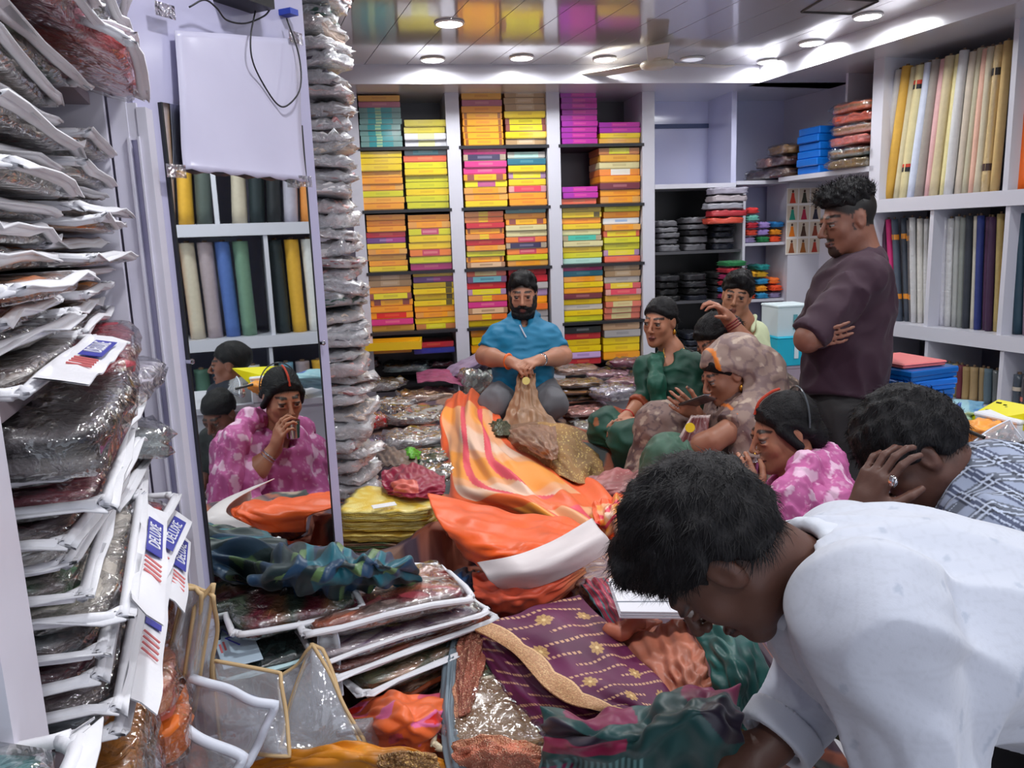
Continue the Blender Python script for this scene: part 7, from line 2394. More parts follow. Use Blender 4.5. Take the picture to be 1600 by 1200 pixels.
    obj('wrist_band', v, fq, M('orange_band', (.92, .42, .12)), t, smooth=True)
    ax = nrm(er - wr)
    obj('wristwatch', *lathe_vf([(.030, 0), (.034, .004), (.034, .020), (.030, .024)], 18, axis=ax, org=wr + ax * .015), CHROME, t, smooth=True)


# ================================================================ 2. woman in green
def green_woman():
    D = 3.62
    t = person('seated woman in dark green tunic with orange trim, hands folded on her knees', A_(1040, 690, D))
    H = Head(A_(1031, 503, D), (-.62, -.78, -.10), (.06, 0, 1), .90)
    nk = A_(1050, 548, D + .03)
    sl, sr = A_(1014, 576, D + .02), A_(1086, 574, D + .0)
    el, er = A_(1008, 622, D - .02), A_(1078, 636, D - .10)
    wl, wr = A_(978, 652, D - .18), A_(1006, 660, D - .24)
    pel = A_(1082, 690, D + .12)
    kl, kr = A_(950, 668, D - .12), A_(985, 690, D - .30)
    al, ar = A_(945, 742, D - .05), A_(1000, 760, D - .22)
    f = Field(); H.skin(f, True)
    f.cap(H.p(0, -.02, -.06), nk, .046, .050, .025)
    f.cap(nk, (sl + sr) / 2 + [0, 0, -.02], .048, .05, .03)
    f.cap(sl, sr, .045, .045, .04)
    f.cap((sl + sr) / 2, pel, .05, .10, .03)
    arm(f, sl, el, wl, .88); arm(f, sr, er, wr, .88)
    hand(f, wl, A_(962, 663, D - .24) - wl, (0, .3, -1), 1, .85, (25, 28, 30, 32), .05)
    hand(f, wr, A_(970, 657, D - .28) - wr, (0, .3, -1), -1, .85, (25, 28, 30, 32), .05)
    leg(f, pel + [-.08, 0, 0], kl, al, .9, foot=(-.6, -.6, 0)); leg(f, pel + [.02, -.12, 0], kr, ar, .9, foot=(-.6, -.6, 0))
    sc = skincol((.60, .41, .32), 2)
    build('body', f, .006, SKINM, t, lambda V, C: H.paint(V, sc(V, C), lip=(.46, .22, .22)))
    H.eyes(t, (.25, -.05))
    h = Field(); short_hair(h, H, .004, (.080, .066), (-.092, -.075), seed=5, rough=.0015, fem=True)
    h.path([H.p(.01, -.10, .0), H.p(.02, -.125, -.05), H.p(.03, -.12, -.14), A_(1088, 560, D + .10)], [.045, .038, .03, .026], .03)
    _o, V_, F_ = build('hair', h, .006, HAIRM, t)
    strands(H, V_, F_, t, 700, .035, .0010, 4, flow=(0, -1, -.4), lift=.06, curl=.2)
    v, fq = lathe_vf([(.001, -.016), (.007, -.010), (.009, 0), (.001, .012)], 10, org=H.p(-.074, -.012, -.046))
    obj('earring', v, fq, M('gold', (.85, .62, .25), rough=.25, metal=1), t, smooth=True)
    g = Field()
    g.cap(sl, sr, .062, .062, .05)
    g.ell(A_(1052, 605, D + .03), (.125, .115, .14), None, .05)
    g.ell(A_(1066, 655, D + .07), (.135, .135, .11), None, .06)
    g.cap(pel + [-.04, 0, 0], kl, .125, .083, .05); g.cap(pel + [.02, -.10, 0], kr, .125, .085, .05)
    g.cap(kl, kl + (al - kl) * .35, .080, .075, .04, flat='b'); g.cap(kr, kr + (ar - kr) * .55, .082, .088, .04, flat='b')
    g.cap(kl, kr, .06, .06, .05)
    q = el + (wl - el) * .45; g.cap(sl, el, .058, .050, .04); g.cap(el, q, .050, .048, .02, flat='b')
    q2 = er + (wr - er) * .42; g.cap(sr, er, .060, .053, .04); g.cap(er, q2, .053, .051, .02, flat='b')
    g.cap(nk + [0, 0, -.02], (sl + sr) / 2 + [0, 0, -.03], .058, .085, .05)
    g.cap(nk + [0, 0, .06], nk + [-.004, -.012, .0], .050, .046, .01, op='s'); g.ell(nk + [-.04, -.07, -.015], (.035, .04, .045), None, .01, 's')
    g.noise(folds(21, .008, 8, (1, 1, 1.3)))

    def gp(V, C):
        nz = SinNoise(4, 6, 4, 12, 3)
        C *= (1 + .06 * nz(V[:, 0], V[:, 1], V[:, 2]))[:, None]
        for a, b, w0, w1 in ((kl, kl + (al - kl) * .35, .80, 1.2), (kr, kr + (ar - kr) * .55, .84, 1.2), (er, q2, .72, 1.2), (el, q, .78, 1.2)):
            ba = b - a; tt = ((V - a) @ ba) / (ba @ ba)
            dd = np.linalg.norm(V - a - np.clip(tt, 0, 1.1)[:, None] * ba, axis=1)
            m = (tt > w0) & (dd < .11); C[m] = (.55, .24, .12)
        m = np.linalg.norm(V - A_(925, 655, D - .22), axis=1) < .045; C[m] = (.55, .30, .14)
        m = (np.linalg.norm(V - A_(1092, 640, D - .06), axis=1) < .05) & (np.sin(V[:, 2] * 160) > 0); C[m] = (.55, .22, .12)
        return C
    build('tunic', g, .008, GARS, t, gp, base=(.01, .25, .19))
    s = Field()
    s.path([A_(1024, 566, D - .05), A_(1026, 600, D - .13), A_(1032, 640, D - .12), A_(1040, 675, D - .12)], [.03, .036, .036, .03], .03)
    s.path([A_(1024, 566, D - .05), A_(1040, 552, D + .06), A_(1075, 556, D + .1)], [.03, .028, .026], .03)
    s.noise(folds(23, .006, 14, (2, 2, .5)))
    build('dupatta', s, .007, GARS, t, base=(.02, .31, .24))
    l = Field()
    l.cap(kl, al, .068, .05, .03); l.cap(kr, ar, .068, .05, .03)
    build('leggings', l, .009, GARM, t, base=(.04, .045, .05))
    for w_, e_ in ((wl, el), (wr, er)):
        axx = nrm(e_ - w_)
        obj('bangle', *lathe_vf([(.028, 0), (.031, .003), (.028, .006)], 18, axis=axx, org=w_ + axx * .015), M('red_bangle', (.70, .12, .12), rough=.3), t, smooth=True)
    obj('necklace', *tube_vf([nk + np.array([.047 * math.sin(q), -.045 - .02 * math.cos(q), .012 - .045 * (math.cos(q) + .2)]) for q in np.linspace(-1.9, 1.9, 20)], .0016, 5), _mats['gold'], t)


# ================================================================ 3. man in a pale yellow shirt behind
def yellow_man():
    D = 4.25
    t = person('man in pale yellow shirt sitting behind the women, face turned to the camera', A_(1165, 600, D))
    H = Head(A_(1151, 463, D), (-.35, -.92, -.05), (.18, 0, 1), .98)
    nk = A_(1163, 505, D + .05)
    sl, sr = A_(1128, 525, D + .04), A_(1178, 523, D + .10)
    pel = A_(1165, 655, D + .12)
    f = Field(); H.skin(f)
    f.cap(H.p(0, -.02, -.06), nk, .055, .058, .025); f.cap(nk, (sl + sr) / 2, .048, .05, .03)
    f.cap(sl, sr, .05, .05, .04); f.cap((sl + sr) / 2, pel, .05, .10, .03)
    wl, wr = A_(1120, 600, D - .15), A_(1190, 610, D - .1)
    arm(f, sl, A_(1115, 570, D), wl); arm(f, sr, A_(1192, 575, D + .05), wr)
    hand(f, wl, (.3, -.5, -.4), (0, 0, -1), 1, .95); hand(f, wr, (-.3, -.5, -.4), (0, 0, -1), -1, .95)
    leg(f, pel + [-.09, 0, 0], pel + [-.2, -.35, .02], pel + [.05, -.4, -.08]); leg(f, pel + [.09, 0, 0], pel + [.25, -.32, .02], pel + [.0, -.45, -.1])
    sc = skincol((.62, .43, .33), 3)
    build('body', f, .0065, SKINM, t, lambda V, C: H.paint(V, sc(V, C), lip=(.40, .22, .2)))
    H.eyes(t)
    h = Field(); short_hair(h, H, .013, (.080, .058), (-.095, -.045), top=.012, quiff=.004, seed=9, rough=.005)
    _o, V_, F_ = build('hair', h, .006, HAIRM, t)
    strands(H, V_, F_, t, 900, .016, .0011, 9, flow=(0, .5, .2), lift=.3, curl=.5)
    g = Field()
    g.cap(sl, sr, .072, .07, .05); g.ell((sl + sr) / 2 + [0, 0, -.12], (.17, .125, .17), None, .05); g.ell(pel + [0, 0, .06], (.17, .14, .14), None, .05)
    g.cap(sl, A_(1115, 570, D), .066, .055, .04, flat='b'); g.cap(sr, A_(1192, 575, D + .05), .066, .055, .04, flat='b')
    g.cap(nk + [0, 0, .05], nk + [0, -.04, -.03], .058, .052, .01, op='s')
    g.noise(folds(31, .005, 9))
    build('shirt', g, .009, GARM, t, base=(.80, .84, .68))
    c = Field()
    for x in (-1, 1):
        c.cap(nk + [x * .056, .0, .035], nk + [x * .022, -.075, -.03], .014, .012, .012)
    build('collar', c, .006, GARM, t, base=(.80, .84, .68))
    p = Field()
    p.cap(pel + [-.09, 0, 0], pel + [-.2, -.35, .02], .10, .075, .04); p.cap(pel + [.09, 0, 0], pel + [.25, -.32, .02], .10, .075, .04)
    p.cap(pel + [-.2, -.35, .02], pel + [.05, -.4, -.08], .072, .05, .03); p.cap(pel + [.25, -.32, .02], pel + [0, -.45, -.1], .072, .05, .03)
    build('trousers', p, .01, GARM, t, base=(.20, .20, .22))


def sareecol(base, alt, third, seed, sc=9):
    nz = SinNoise(seed, 10, .5 * sc, 1.8 * sc, 3)
    n2 = SinNoise(seed + 1, 10, 1 * sc, 3 * sc, 3)

    def fn(V, C):
        a = nz(V[:, 0], V[:, 1], V[:, 2]); b = n2(V[:, 0], V[:, 1], V[:, 2])
        C[:] = base
        C[np.abs(a) < .28] = alt
        C[(b > 1.0)] = third
        return C
    return fn


# ================================================================ 4. woman with a raised arm, head bowed
def arm_woman():
    D = 3.42
    t = person('woman in brown sequinned saree with bowed head and raised bangled forearm', A_(1170, 650, D))
    H = Head(A_(1118, 532, D - .02), (-.78, -.42, -.62), (-.45, 0, .9), .90)
    nk = A_(1150, 572, D + .05)
    sl, sr = A_(1180, 588, D + .0), A_(1150, 600, D + .22)
    el = A_(1180, 556, D - .16)
    wl = A_(1137, 497, D - .16)
    pel = A_(1195, 690, D + .12)
    er, wr = A_(1120, 640, D + .1), A_(1098, 668, D - .02)
    f = Field(); H.skin(f, True)
    f.cap(H.p(0, -.03, -.06), nk, .046, .05, .025); f.cap(nk, (sl + sr) / 2, .048, .05, .03); f.cap(sl, sr, .05, .05, .04)
    f.cap((sl + sr) / 2, pel, .05, .10, .03)
    arm(f, sl, el, wl, .92, 1.1); arm(f, sr, er, wr, .88)
    hand(f, wl, A_(1122, 478, D - .2) - wl, (-.6, .2, -.8), 1, .9, (38, 42, 46, 48), .06)
    hand(f, wr, A_(1085, 690, D - .1) - wr, (.2, .2, -1), -1, .85)
    leg(f, pel + [-.05, 0, 0], A_(1090, 690, D), A_(1085, 760, D + .1), .95); leg(f, pel + [.05, 0, 0], A_(1120, 700, D + .25), A_(1110, 770, D + .3), .95)
    sc = skincol((.58, .39, .31), 4)
    build('body', f, .006, SKINM, t, lambda V, C: H.paint(V, sc(V, C)))
    H.eyes(t)
    h = Field(); short_hair(h, H, .005, (.082, .064), (-.092, -.070), seed=11, rough=.0015, fem=True)
    h.ell(H.p(0, -.125, -.01), (.045, .04, .045), H.R, .03)
    _o, V_, F_ = build('hair', h, .006, HAIRM, t)
    strands(H, V_, F_, t, 700, .035, .0010, 6, flow=(0, -1, -.4), lift=.06, curl=.2)
    g = Field()
    g.path([A_(1168, 572, D + .08), A_(1180, 585, D + .1), A_(1205, 625, D + .12), pel + [.03, .05, .05]], [.06, .09, .13, .14], .05)
    g.cap(sl, sr, .075, .075, .05); g.cap((sl + sr) / 2, pel, .135, .16, .06)
    g.cap(pel, A_(1090, 690, D), .14, .09, .05); g.cap(A_(1090, 690, D), A_(1085, 755, D + .05), .09, .10, .05)
    g.cap(pel, A_(1120, 700, D + .25), .14, .09, .05)
    g.cap(sl, sl + (el - sl) * .45, .07, .06, .03, flat='b')
    g.cap(H.p(0, .14, -.02), H.p(0, .02, -.02), .085, .07, .02, op='s')
    g.noise(folds(41, .008, 9))
    build('saree', g, .009, GARS, t, sareecol((.25, .19, .17), (.42, .34, .30), (.62, .54, .46), 41, 16))
    ax = nrm(el - wl)
    for q in range(3):
        obj('bangle', *lathe_vf([(.030, 0), (.034, .003), (.030, .006)], 18, axis=ax, org=wl + ax * (.02 + q * .011)), M('maroon_bangle', (.45, .10, .12), rough=.3), t, smooth=True)


# ================================================================ 5. veiled woman in brown printed saree
def veil_woman():
    D = 2.95
    t = person('woman with a sheer brown printed saree drawn over her head, arm resting on her knee', A_(1160, 720, D))
    H = Head(A_(1134, 585, D), (-.88, -.22, -.36), (-.30, 0, .95), .92)
    nk = A_(1160, 632, D + .03)
    sl, sr = A_(1168, 655, D - .08), A_(1150, 650, D + .20)
    el = A_(1112, 690, D - .16); wl = A_(1052, 712, D - .10)
    er = A_(1100, 668, D + .12); wr = A_(1086, 645, D - .02)
    pel = A_(1190, 780, D + .08)
    kr, kl = A_(1034, 668, D + .12), A_(1046, 720, D - .12)
    f = Field(); H.skin(f, True)
    f.cap(H.p(0, -.03, -.06), nk, .046, .052, .025); f.cap(nk, (sl + sr) / 2, .048, .05, .03); f.cap(sl, sr, .05, .05, .04)
    f.cap((sl + sr) / 2, pel, .05, .10, .03)
    arm(f, sl, el, wl, .92, 1.12); arm(f, sr, er, wr, .88)
    hand(f, wl, A_(1015, 722, D - .05) - wl, (0, .2, -1), 1, .88)
    hand(f, wr, A_(1072, 636, D - .06) - wr, (-.2, .9, .2), -1, .86, (40, 42, 46, 50))
    leg(f, pel + [-.06, .1, 0], kr, A_(1022, 745, D + .1), .95); leg(f, pel + [-.04, -.08, 0], kl, A_(1040, 800, D - .1), .95)
    sc = skincol((.54, .36, .28), 5)
    build('body', f, .0055, SKINM, t, lambda V, C: H.paint(V, sc(V, C), lip=(.42, .18, .18)))
    H.eyes(t)
    h = Field(); short_hair(h, H, .007, (.084, .055), (-.092, -.075), seed=13, rough=.001, fem=True)
    build('hair', h, .006, HAIRM, t)
    g = Field()
    g.cap(sl, sr, .078, .078, .05); g.ell(A_(1165, 690, D + .06), (.135, .15, .13), None, .05); g.cap((sl + sr) / 2, pel, .14, .19, .06)
    g.path([pel + [-.05, .08, 0], kr, A_(1020, 745, D + .1)], [.16, .095, .11], .05)
    g.cap(sl, sl + (el - sl) * .50, .072, .064, .03, flat='b')
    g.cap(nk + [0, 0, .05], nk + [-.05, -.02, -.02], .055, .05, .01, op='s')
    g.noise(folds(51, .008, 9))
    nzp = sareecol((.47, .37, .34), (.34, .25, .25), (.62, .54, .48), 51, 13)

    def sp(V, C):
        C = nzp(V, C)
        q = np.abs((V - A_(1146, 650, D)) @ nrm([.75, .1, .75])) < .006
        C[q & (V[:, 2] > A_(1100, 720, D)[2]) & (V[:, 0] > A_(1110, 700, D)[0])] = (.80, .42, .08)
        return C
    build('saree', g, .008, GARS, t, sp)
    v = Field()
    v.ell(H.p(0, -.030, .040), np.array([.092, .116, .104]) * .92, H.R, .02)
    v.path([H.p(0, -.09, .03), H.p(0, -.125, -.06), A_(1188, 632, D + .06), A_(1205, 690, D + .08)], [.085, .095, .10, .13], .05)
    v.path([A_(1180, 628, D - .04), A_(1166, 660, D - .11), A_(1166, 720, D - .12)], [.07, .06, .06], .05)
    v.cap(H.p(0, .20, -.06), H.p(0, .045, -.035), .12, .092, .01, op='s')
    v.cap(H.p(0, .20, -.16), H.p(0, .03, -.14), .11, .075, .01, op='s')
    v.noise(folds(53, .006, 10, (1, 1, .8)))

    def vp(V, C):
        C = sareecol((.55, .46, .42), (.46, .37, .36), (.68, .60, .54), 55, 11)(V, C)
        q = H.loc(V)
        e = np.abs(q[:, 1] - .052 + .25 * (q[:, 2] - .04)) < .007
        C[e & (np.linalg.norm(q, axis=1) < .16)] = (.82, .46, .12)
        return C
    build('veil', v, .006, GARS, t, vp)
    gl = Field()
    gl.path([pel + [-.05, -.10, -.02], kl, A_(1038, 800, D - .1)], [.15, .088, .12], .05)
    gl.noise(folds(57, .008, 12, (1.6, 1.6, .5)))
    build('petticoat', gl, .008, GARS, t, base=(.22, .36, .29))
    obj('earring', *lathe_vf([(.001, -.02), (.006, -.012), (.008, 0), (.001, .01)], 10, org=H.p(-.076, -.008, -.05)), _mats['gold'], t, smooth=True)
    # things in and by her hands
    ph = thing('phone', 'slim grey phone in the hand of the veiled woman', 'phone', A_(1088, 628, D - .09), (rad(65), rad(20), rad(40)))
    obj('case', *rbox_vf(-.036, .036, -.004, .004, -.06, .06, .003), M('phone_grey', (.25, .22, .22), rough=.3), ph, local=True)
    obj('screen', *box_vf(-.033, .033, -.0046, -.004, -.056, .056), M('phone_screen', (.35, .30, .30), rough=.1), ph, local=True)
    pz_ = sheet('maroon_packet', 'maroon clothing packet with silver edge and yellow sticker held by the veiled woman', 'packet', [
        [(1080, 650, -(D - .14)), (1110, 648, -(D - .14))], [(1056, 690, -(D - .17)), (1100, 705, -(D - .17))], [(1042, 712, -(D - .20)), (1088, 722, -(D - .2))]],
        lambda U, V: mixc(np.tile(np.array((.42, .20, .20)), U.shape + (1,)), ((U < .10) | (V < .05)).astype(float), (.68, .60, .58)), 40, 40, noise=(.004, 2), mat=SHINY, thick=.02, seed=91, heap=False)
    cc = at(1078, 668, D - .20)
    obj('yellow_sticker', *lathe_vf([(.001, 0), (.017, 0), (.017, .003), (.001, .003)], 16, axis=-FW, org=cc), M('sticker_yellow', (.92, .80, .08)), pz_)


# ================================================================ 6. standing man in plum T-shirt
def plum_man():
    D = 2.98
    t = person('standing young man in plum T-shirt with folded arms, looking down to the side', (A_(1320, 960, D)[0], A_(1320, 700, D)[1], 0))
    H = Head(A_(1325, 345, D), (-.95, -.12, -.22), (-.10, 0, 1), 1.02)
    nk = A_(1350, 402, D + .02)
    sl, sr = A_(1352, 436, D - .10), A_(1330, 436, D + .22)
    el = A_(1262, 528, D - .17); wl = A_(1262, 535, D + .10)
    er, wr = A_(1262, 520, D + .22), A_(1272, 530, D - .12)
    pel = A_(1318, 600, D + .05)
    hz_ = pel[2]
    f = Field(); H.skin(f)
    f.cap(H.p(0, -.03, -.05), nk, .058, .062, .025); f.cap(nk, (sl + sr) / 2, .048, .05, .03); f.cap(sl, sr, .055, .055, .04)
    f.cap((sl + sr) / 2, pel, .05, .10, .03)
    arm(f, sl, el, wl, 1.05, 1.05); arm(f, sr, er, wr, 1.05, 1.05)
    hand(f, A_(1262, 532, D - .16), A_(1295, 526, D - .20) - A_(1262, 532, D - .16), (.2, .9, .1), 1, .86, (14, 16, 18, 22), .06)
    hand(f, wl, A_(1262, 545, D + .16) - wl, (1, 0, 0), -1, .9)
    feet = []
    for q, x in ((-.065, -.01), (.07, .01)):
        hp_ = pel + [x, q, -.09]; kn = np.array([hp_[0] + .02, hp_[1], .52]); an = np.array([hp_[0] + .04, hp_[1], .09])
        leg(f, hp_, kn, an, 1.05, foot=(-1, -.1, 0)); feet.append((hp_, kn, an))
    sc = skincol((.48, .32, .26), 6)

    def pt(V, C):
        C = H.paint(V, sc(V, C), lip=(.34, .18, .17), hair=(.05, .04, .04), beard=.0)
        q = H.loc(V)
        m = (np.linalg.norm(q - np.array([0, .075, -.098]), axis=1) < .032) | ((np.abs(q[:, 2] + .05) < .006) & (q[:, 1] > .08) & (np.abs(q[:, 0]) < .028))
        C[m] = C[m] * .3 + np.array((.06, .05, .05)) * .7
        m = (q[:, 1] < .02) & (q[:, 2] > -.03) & (np.linalg.norm(q, axis=1) < .15) & (np.abs(q[:, 0]) > .03) & (np.linalg.norm((q - np.array([-.075, -.01, 0])) / [.03, .03, .04], axis=1) > 1)
        C[m] = C[m] * .35 + np.array((.05, .045, .05)) * .65
        return C
    build('body', f, .0058, SKINM, t, pt)
    H.eyes(t, (0, -.3))
    h = Field()
    h.ell(H.p(0, -.012, .082), np.array([.074, .094, .060]) * 1.02, H.R, .02); h.ell(H.p(0, .050, .100), np.array([.056, .050, .042]), H.R, .02)
    h.ell(H.p(0, -.04, .095), np.array([.066, .066, .048]), H.R, .02)
    h.cut(H.p(0, .06, .066), H.dirv(0, .35, -.94), k=.008)
    nz = SinNoise(17, 14, 14, 40, 3); h.noise(lambda x, y, z: .006 * nz(x, y, z), .03)
    o, V, Fq = build('hair', h, .0055, HAIRM, t)
    strands(H, V, Fq, t, 1500, .022, .0009, 3, flow=(0, .2, .8), lift=.7, curl=.6, region=lambda q: (q[:, 2] > .075).astype(float) + .05)
    g = Field()
    g.cap(sl, sr, .082, .08, .05); g.ell(A_(1328, 480, D + .05), (.155, .19, .20), None, .06); g.ell(A_(1322, 560, D + .05), (.145, .17, .16), None, .06)
    g.cap(A_(1320, 560, D + .05), A_(1314, 620, D + .05), .148, .152, .04, flat='b')
    for s_, e_ in ((sl, el), (sr, er)):
        g.cap(s_, s_ + (e_ - s_) * .99, .074, .066, .05, flat='b')
    g.cap(nk + [0, 0, -.015], (sl + sr) / 2 + [0, 0, -.03], .074, .10, .05)
    g.cap(nk + [-.03, 0, .07], nk + [-.006, 0, .005], .068, .062, .008, op='s')
    g.noise(folds(61, .010, 7, (1, 1, 1.5)))
    build('t_shirt', g, .008, GARM, t, base=(.175, .055, .135))
    p = Field()
    p.ell(pel + [0, 0, -.10], (.125, .150, .10), None, .04)
    for hp_, kn, an in feet:
        p.cap(hp_, kn, .104, .082, .05); p.cap(kn, an, .08, .066, .04, flat='b')
    p.noise(folds(62, .008, 8, (1, 1, .6)))
    build('trousers', p, .01, GARM, t, base=(.14, .135, .14))
    for hp_, kn, an in feet:
        s = Field(); s.cap(an + [.03, 0, -.045], an + [-.15, -.01, -.06], .040, .034, .03); s.cut(np.array([0, 0, .003]), (0, 0, -1))
        build('shoe', s, .009, GARM, t, base=(.08, .08, .09))
    obj('thread_bracelet', *lathe_vf([(.031, 0), (.033, .003), (.031, .006)], 16, axis=nrm(er - wr), org=A_(1268, 532, D - .15)), M('dark_thread', (.08, .03, .05)), t)


# ================================================================ 7. woman in pink, seen again in the mirror
def pinkcol(V, C):
    nz = SinNoise(71, 14, 11, 24, 3)
    a = nz(V[:, 0], V[:, 1], V[:, 2])
    C[:] = (.72, .34, .58)
    C[a > .65] = (.86, .68, .80)
    C[np.abs(a + .2) < .06] = (.80, .54, .70)
    return C


def pink_woman():
    D = 2.36
    t = person('seated woman in pink and white printed suit sipping from a steel glass', A_(1235, 1000, D))
    H = Head(A_(1224, 676, D), (-.965, -.10, -.24), (-.16, 0, .98), .95)
    nk = A_(1250, 748, D + .01)
    sl, sr = A_(1268, 800, D - .15), A_(1262, 790, D + .20)
    el, wl = A_(1212, 850, D - .14), A_(1180, 778, D - .06)
    er, wr = A_(1190, 880, D + .16), A_(1128, 926, D - .06)
    pel = A_(1278, 1010, D + .06)
    kl, kr = A_(1168, 950, D - .16), A_(1150, 900, D + .28)
    f = Field(); H.skin(f, True)
    f.cap(H.p(0, -.025, -.06), nk, .047, .053, .025); f.cap(nk, (sl + sr) / 2, .048, .05, .03); f.cap(sl, sr, .05, .05, .04)
    f.cap((sl + sr) / 2, pel, .05, .10, .03)
    arm(f, sl, el, wl, .92, 1.1); arm(f, sr, er, wr, .92, 1.1)
    gl = A_(1168, 722, D - .02)
    hand(f, wl, A_(1164, 742, D - .06) - wl, (-.1, .9, .35), -1, .88, (36, 42, 46, 50), .06)
    hand(f, wr, A_(1092, 944, D - .10) - wr, (0, .1, -1), 1, .9, (8, 8, 10, 12), .10)
    leg(f, pel + [0, -.08, 0], kl, A_(1180, 1060, D - .2), .95, foot=(-1, 0, 0)); leg(f, pel + [0, .1, 0], kr, A_(1130, 1010, D + .25), .95, foot=(-1, 0, 0))
    sc = skincol((.60, .41, .32), 7)

    def pt(V, C):
        C = H.paint(V, sc(V, C), lip=(.44, .20, .20))
        return C
    build('body', f, .0048, SKINM, t, pt)
    H.eyes(t, (0, -.25))
    h = Field(); short_hair(h, H, .005, (.081, .066), (-.094, -.070), seed=15, rough=.0012, fem=True)
    h.ell(H.p(0, -.098, -.035), (.042, .036, .046), H.R, .03)
    for x in (-1, 1):
        h.cap(H.p(x * .070, .035, .03), H.p(x * .078, -.01, -.03), .012, .014, .02)
    o, V, Fq = build('hair', h, .005, HAIRM, t, None)
    strands(H, V, Fq, t, 900, .035, .0007, 5, flow=(0, -1, -.35), lift=.05, curl=.15)
    P = [H.p(x, y, z) for x, y, z in ((.004, .074, .082), (.004, .05, .117), (.003, .01, .135), (.002, -.02, .138))]
    obj('vermilion_parting', *tube_vf(catmull(np.array(P), 16), .0042, 6), M('vermilion', (.72, .20, .08), rough=.7), t)
    hb = [H.p(.082 * math.sin(a) * .98, -.055 - .02 * math.cos(a), .035 + .095 * math.cos(a)) for a in np.linspace(-1.75, 1.75, 26)]
    obj('hair_band', *tube_vf(np.array(hb), .0028, 6), M('hairband_grey', (.30, .32, .34), rough=.2), t)
    g = Field()
    g.cap(sl, sr, .075, .075, .05); g.ell(A_(1262, 860, D + .03), (.135, .17, .16), None, .05); g.cap((sl + sr) / 2, pel, .14, .17, .06)
    g.cap(sl, el, .070, .062, .05); g.cap(el, el + (wl - el) * .12, .060, .055, .02, flat='b')
    g.cap(sr, er, .070, .060, .05); g.cap(er, er + (wr - er) * .22, .058, .055, .02, flat='b')
    g.path([pel + [0, -.08, 0], kl, A_(1185, 1065, D - .2)], [.15, .098, .12], .05)
    g.path([pel + [0, .1, 0], kr, A_(1130, 1010, D + .25)], [.15, .098, .11], .05)
    g.cap(kl, kr, .07, .07, .08)
    g.cap(nk + [0, 0, .06], nk + [-.05, 0, -.035], .058, .05, .01, op='s')
    g.noise(folds(71, .009, 8, (1, 1, 1)))
    build('suit', g, .0075, GARS, t, pinkcol)
    d = Field()
    d.path([A_(1258, 728, D - .12), A_(1290, 722, D + .04), A_(1272, 740, D + .17)], [.034, .042, .036], .04)
    d.path([A_(1258, 728, D - .12), A_(1236, 780, D - .20), A_(1228, 860, D - .22), A_(1222, 950, D - .24)], [.034, .05, .055, .06], .04)
    d.path([A_(1272, 740, D + .17), A_(1240, 800, D + .18), A_(1222, 890, D + .16), A_(1216, 960, D + .12)], [.036, .045, .05, .05], .04)
    d.path([A_(1290, 722, D + .04), A_(1312, 800, D + .02), A_(1318, 900, D + .02)], [.042, .07, .08], .05)
    d.path([A_(1290, 745, D - .06), A_(1298, 800, D - .15), A_(1290, 900, D - .17)], [.05, .075, .08], .05)
    d.noise(folds(73, .009, 14, (1.4, 1.4, .5)))
    build('dupatta', d, .0065, GARS, t, lambda V, C: pinkcol(V, C) * np.array((1.03, 1.06, 1.03)))
    for w_, e_ in ((wl, el), (wr, er)):
        ax = nrm(e_ - w_)
        for q in range(2):
            obj('bangle', *lathe_vf([(.029, 0), (.033, .003), (.033, .006), (.029, .009)], 18, axis=ax, org=w_ + ax * (.03 + q * .012)), CHROME, t, smooth=True)
    obj('nose_stud', *lathe_vf([(.001, -.003), (.003, 0), (.001, .003)], 8, org=H.p(-.016, .108, -.032)), _mats['gold'], t)
    s = thing('steel_glass', 'small steel tumbler at the lips of the woman in pink', 'glass', gl)
    ax = nrm(np.array([-.45, 0, .9]))
    a = H.p(0, .125, -.085)
    prof = [(.001, 0), (.023, 0), (.025, .004), (.031, .068), (.032, .070), (.030, .070), (.023, .006), (.001, .005)]
    ax = nrm(H.p(0, .108, -.066) - a + .25 * UPZ)
    obj('tumbler', *lathe_vf(prof, 22, axis=ax, org=a - ax * .038, caps=False), CHROME, s, smooth=True)


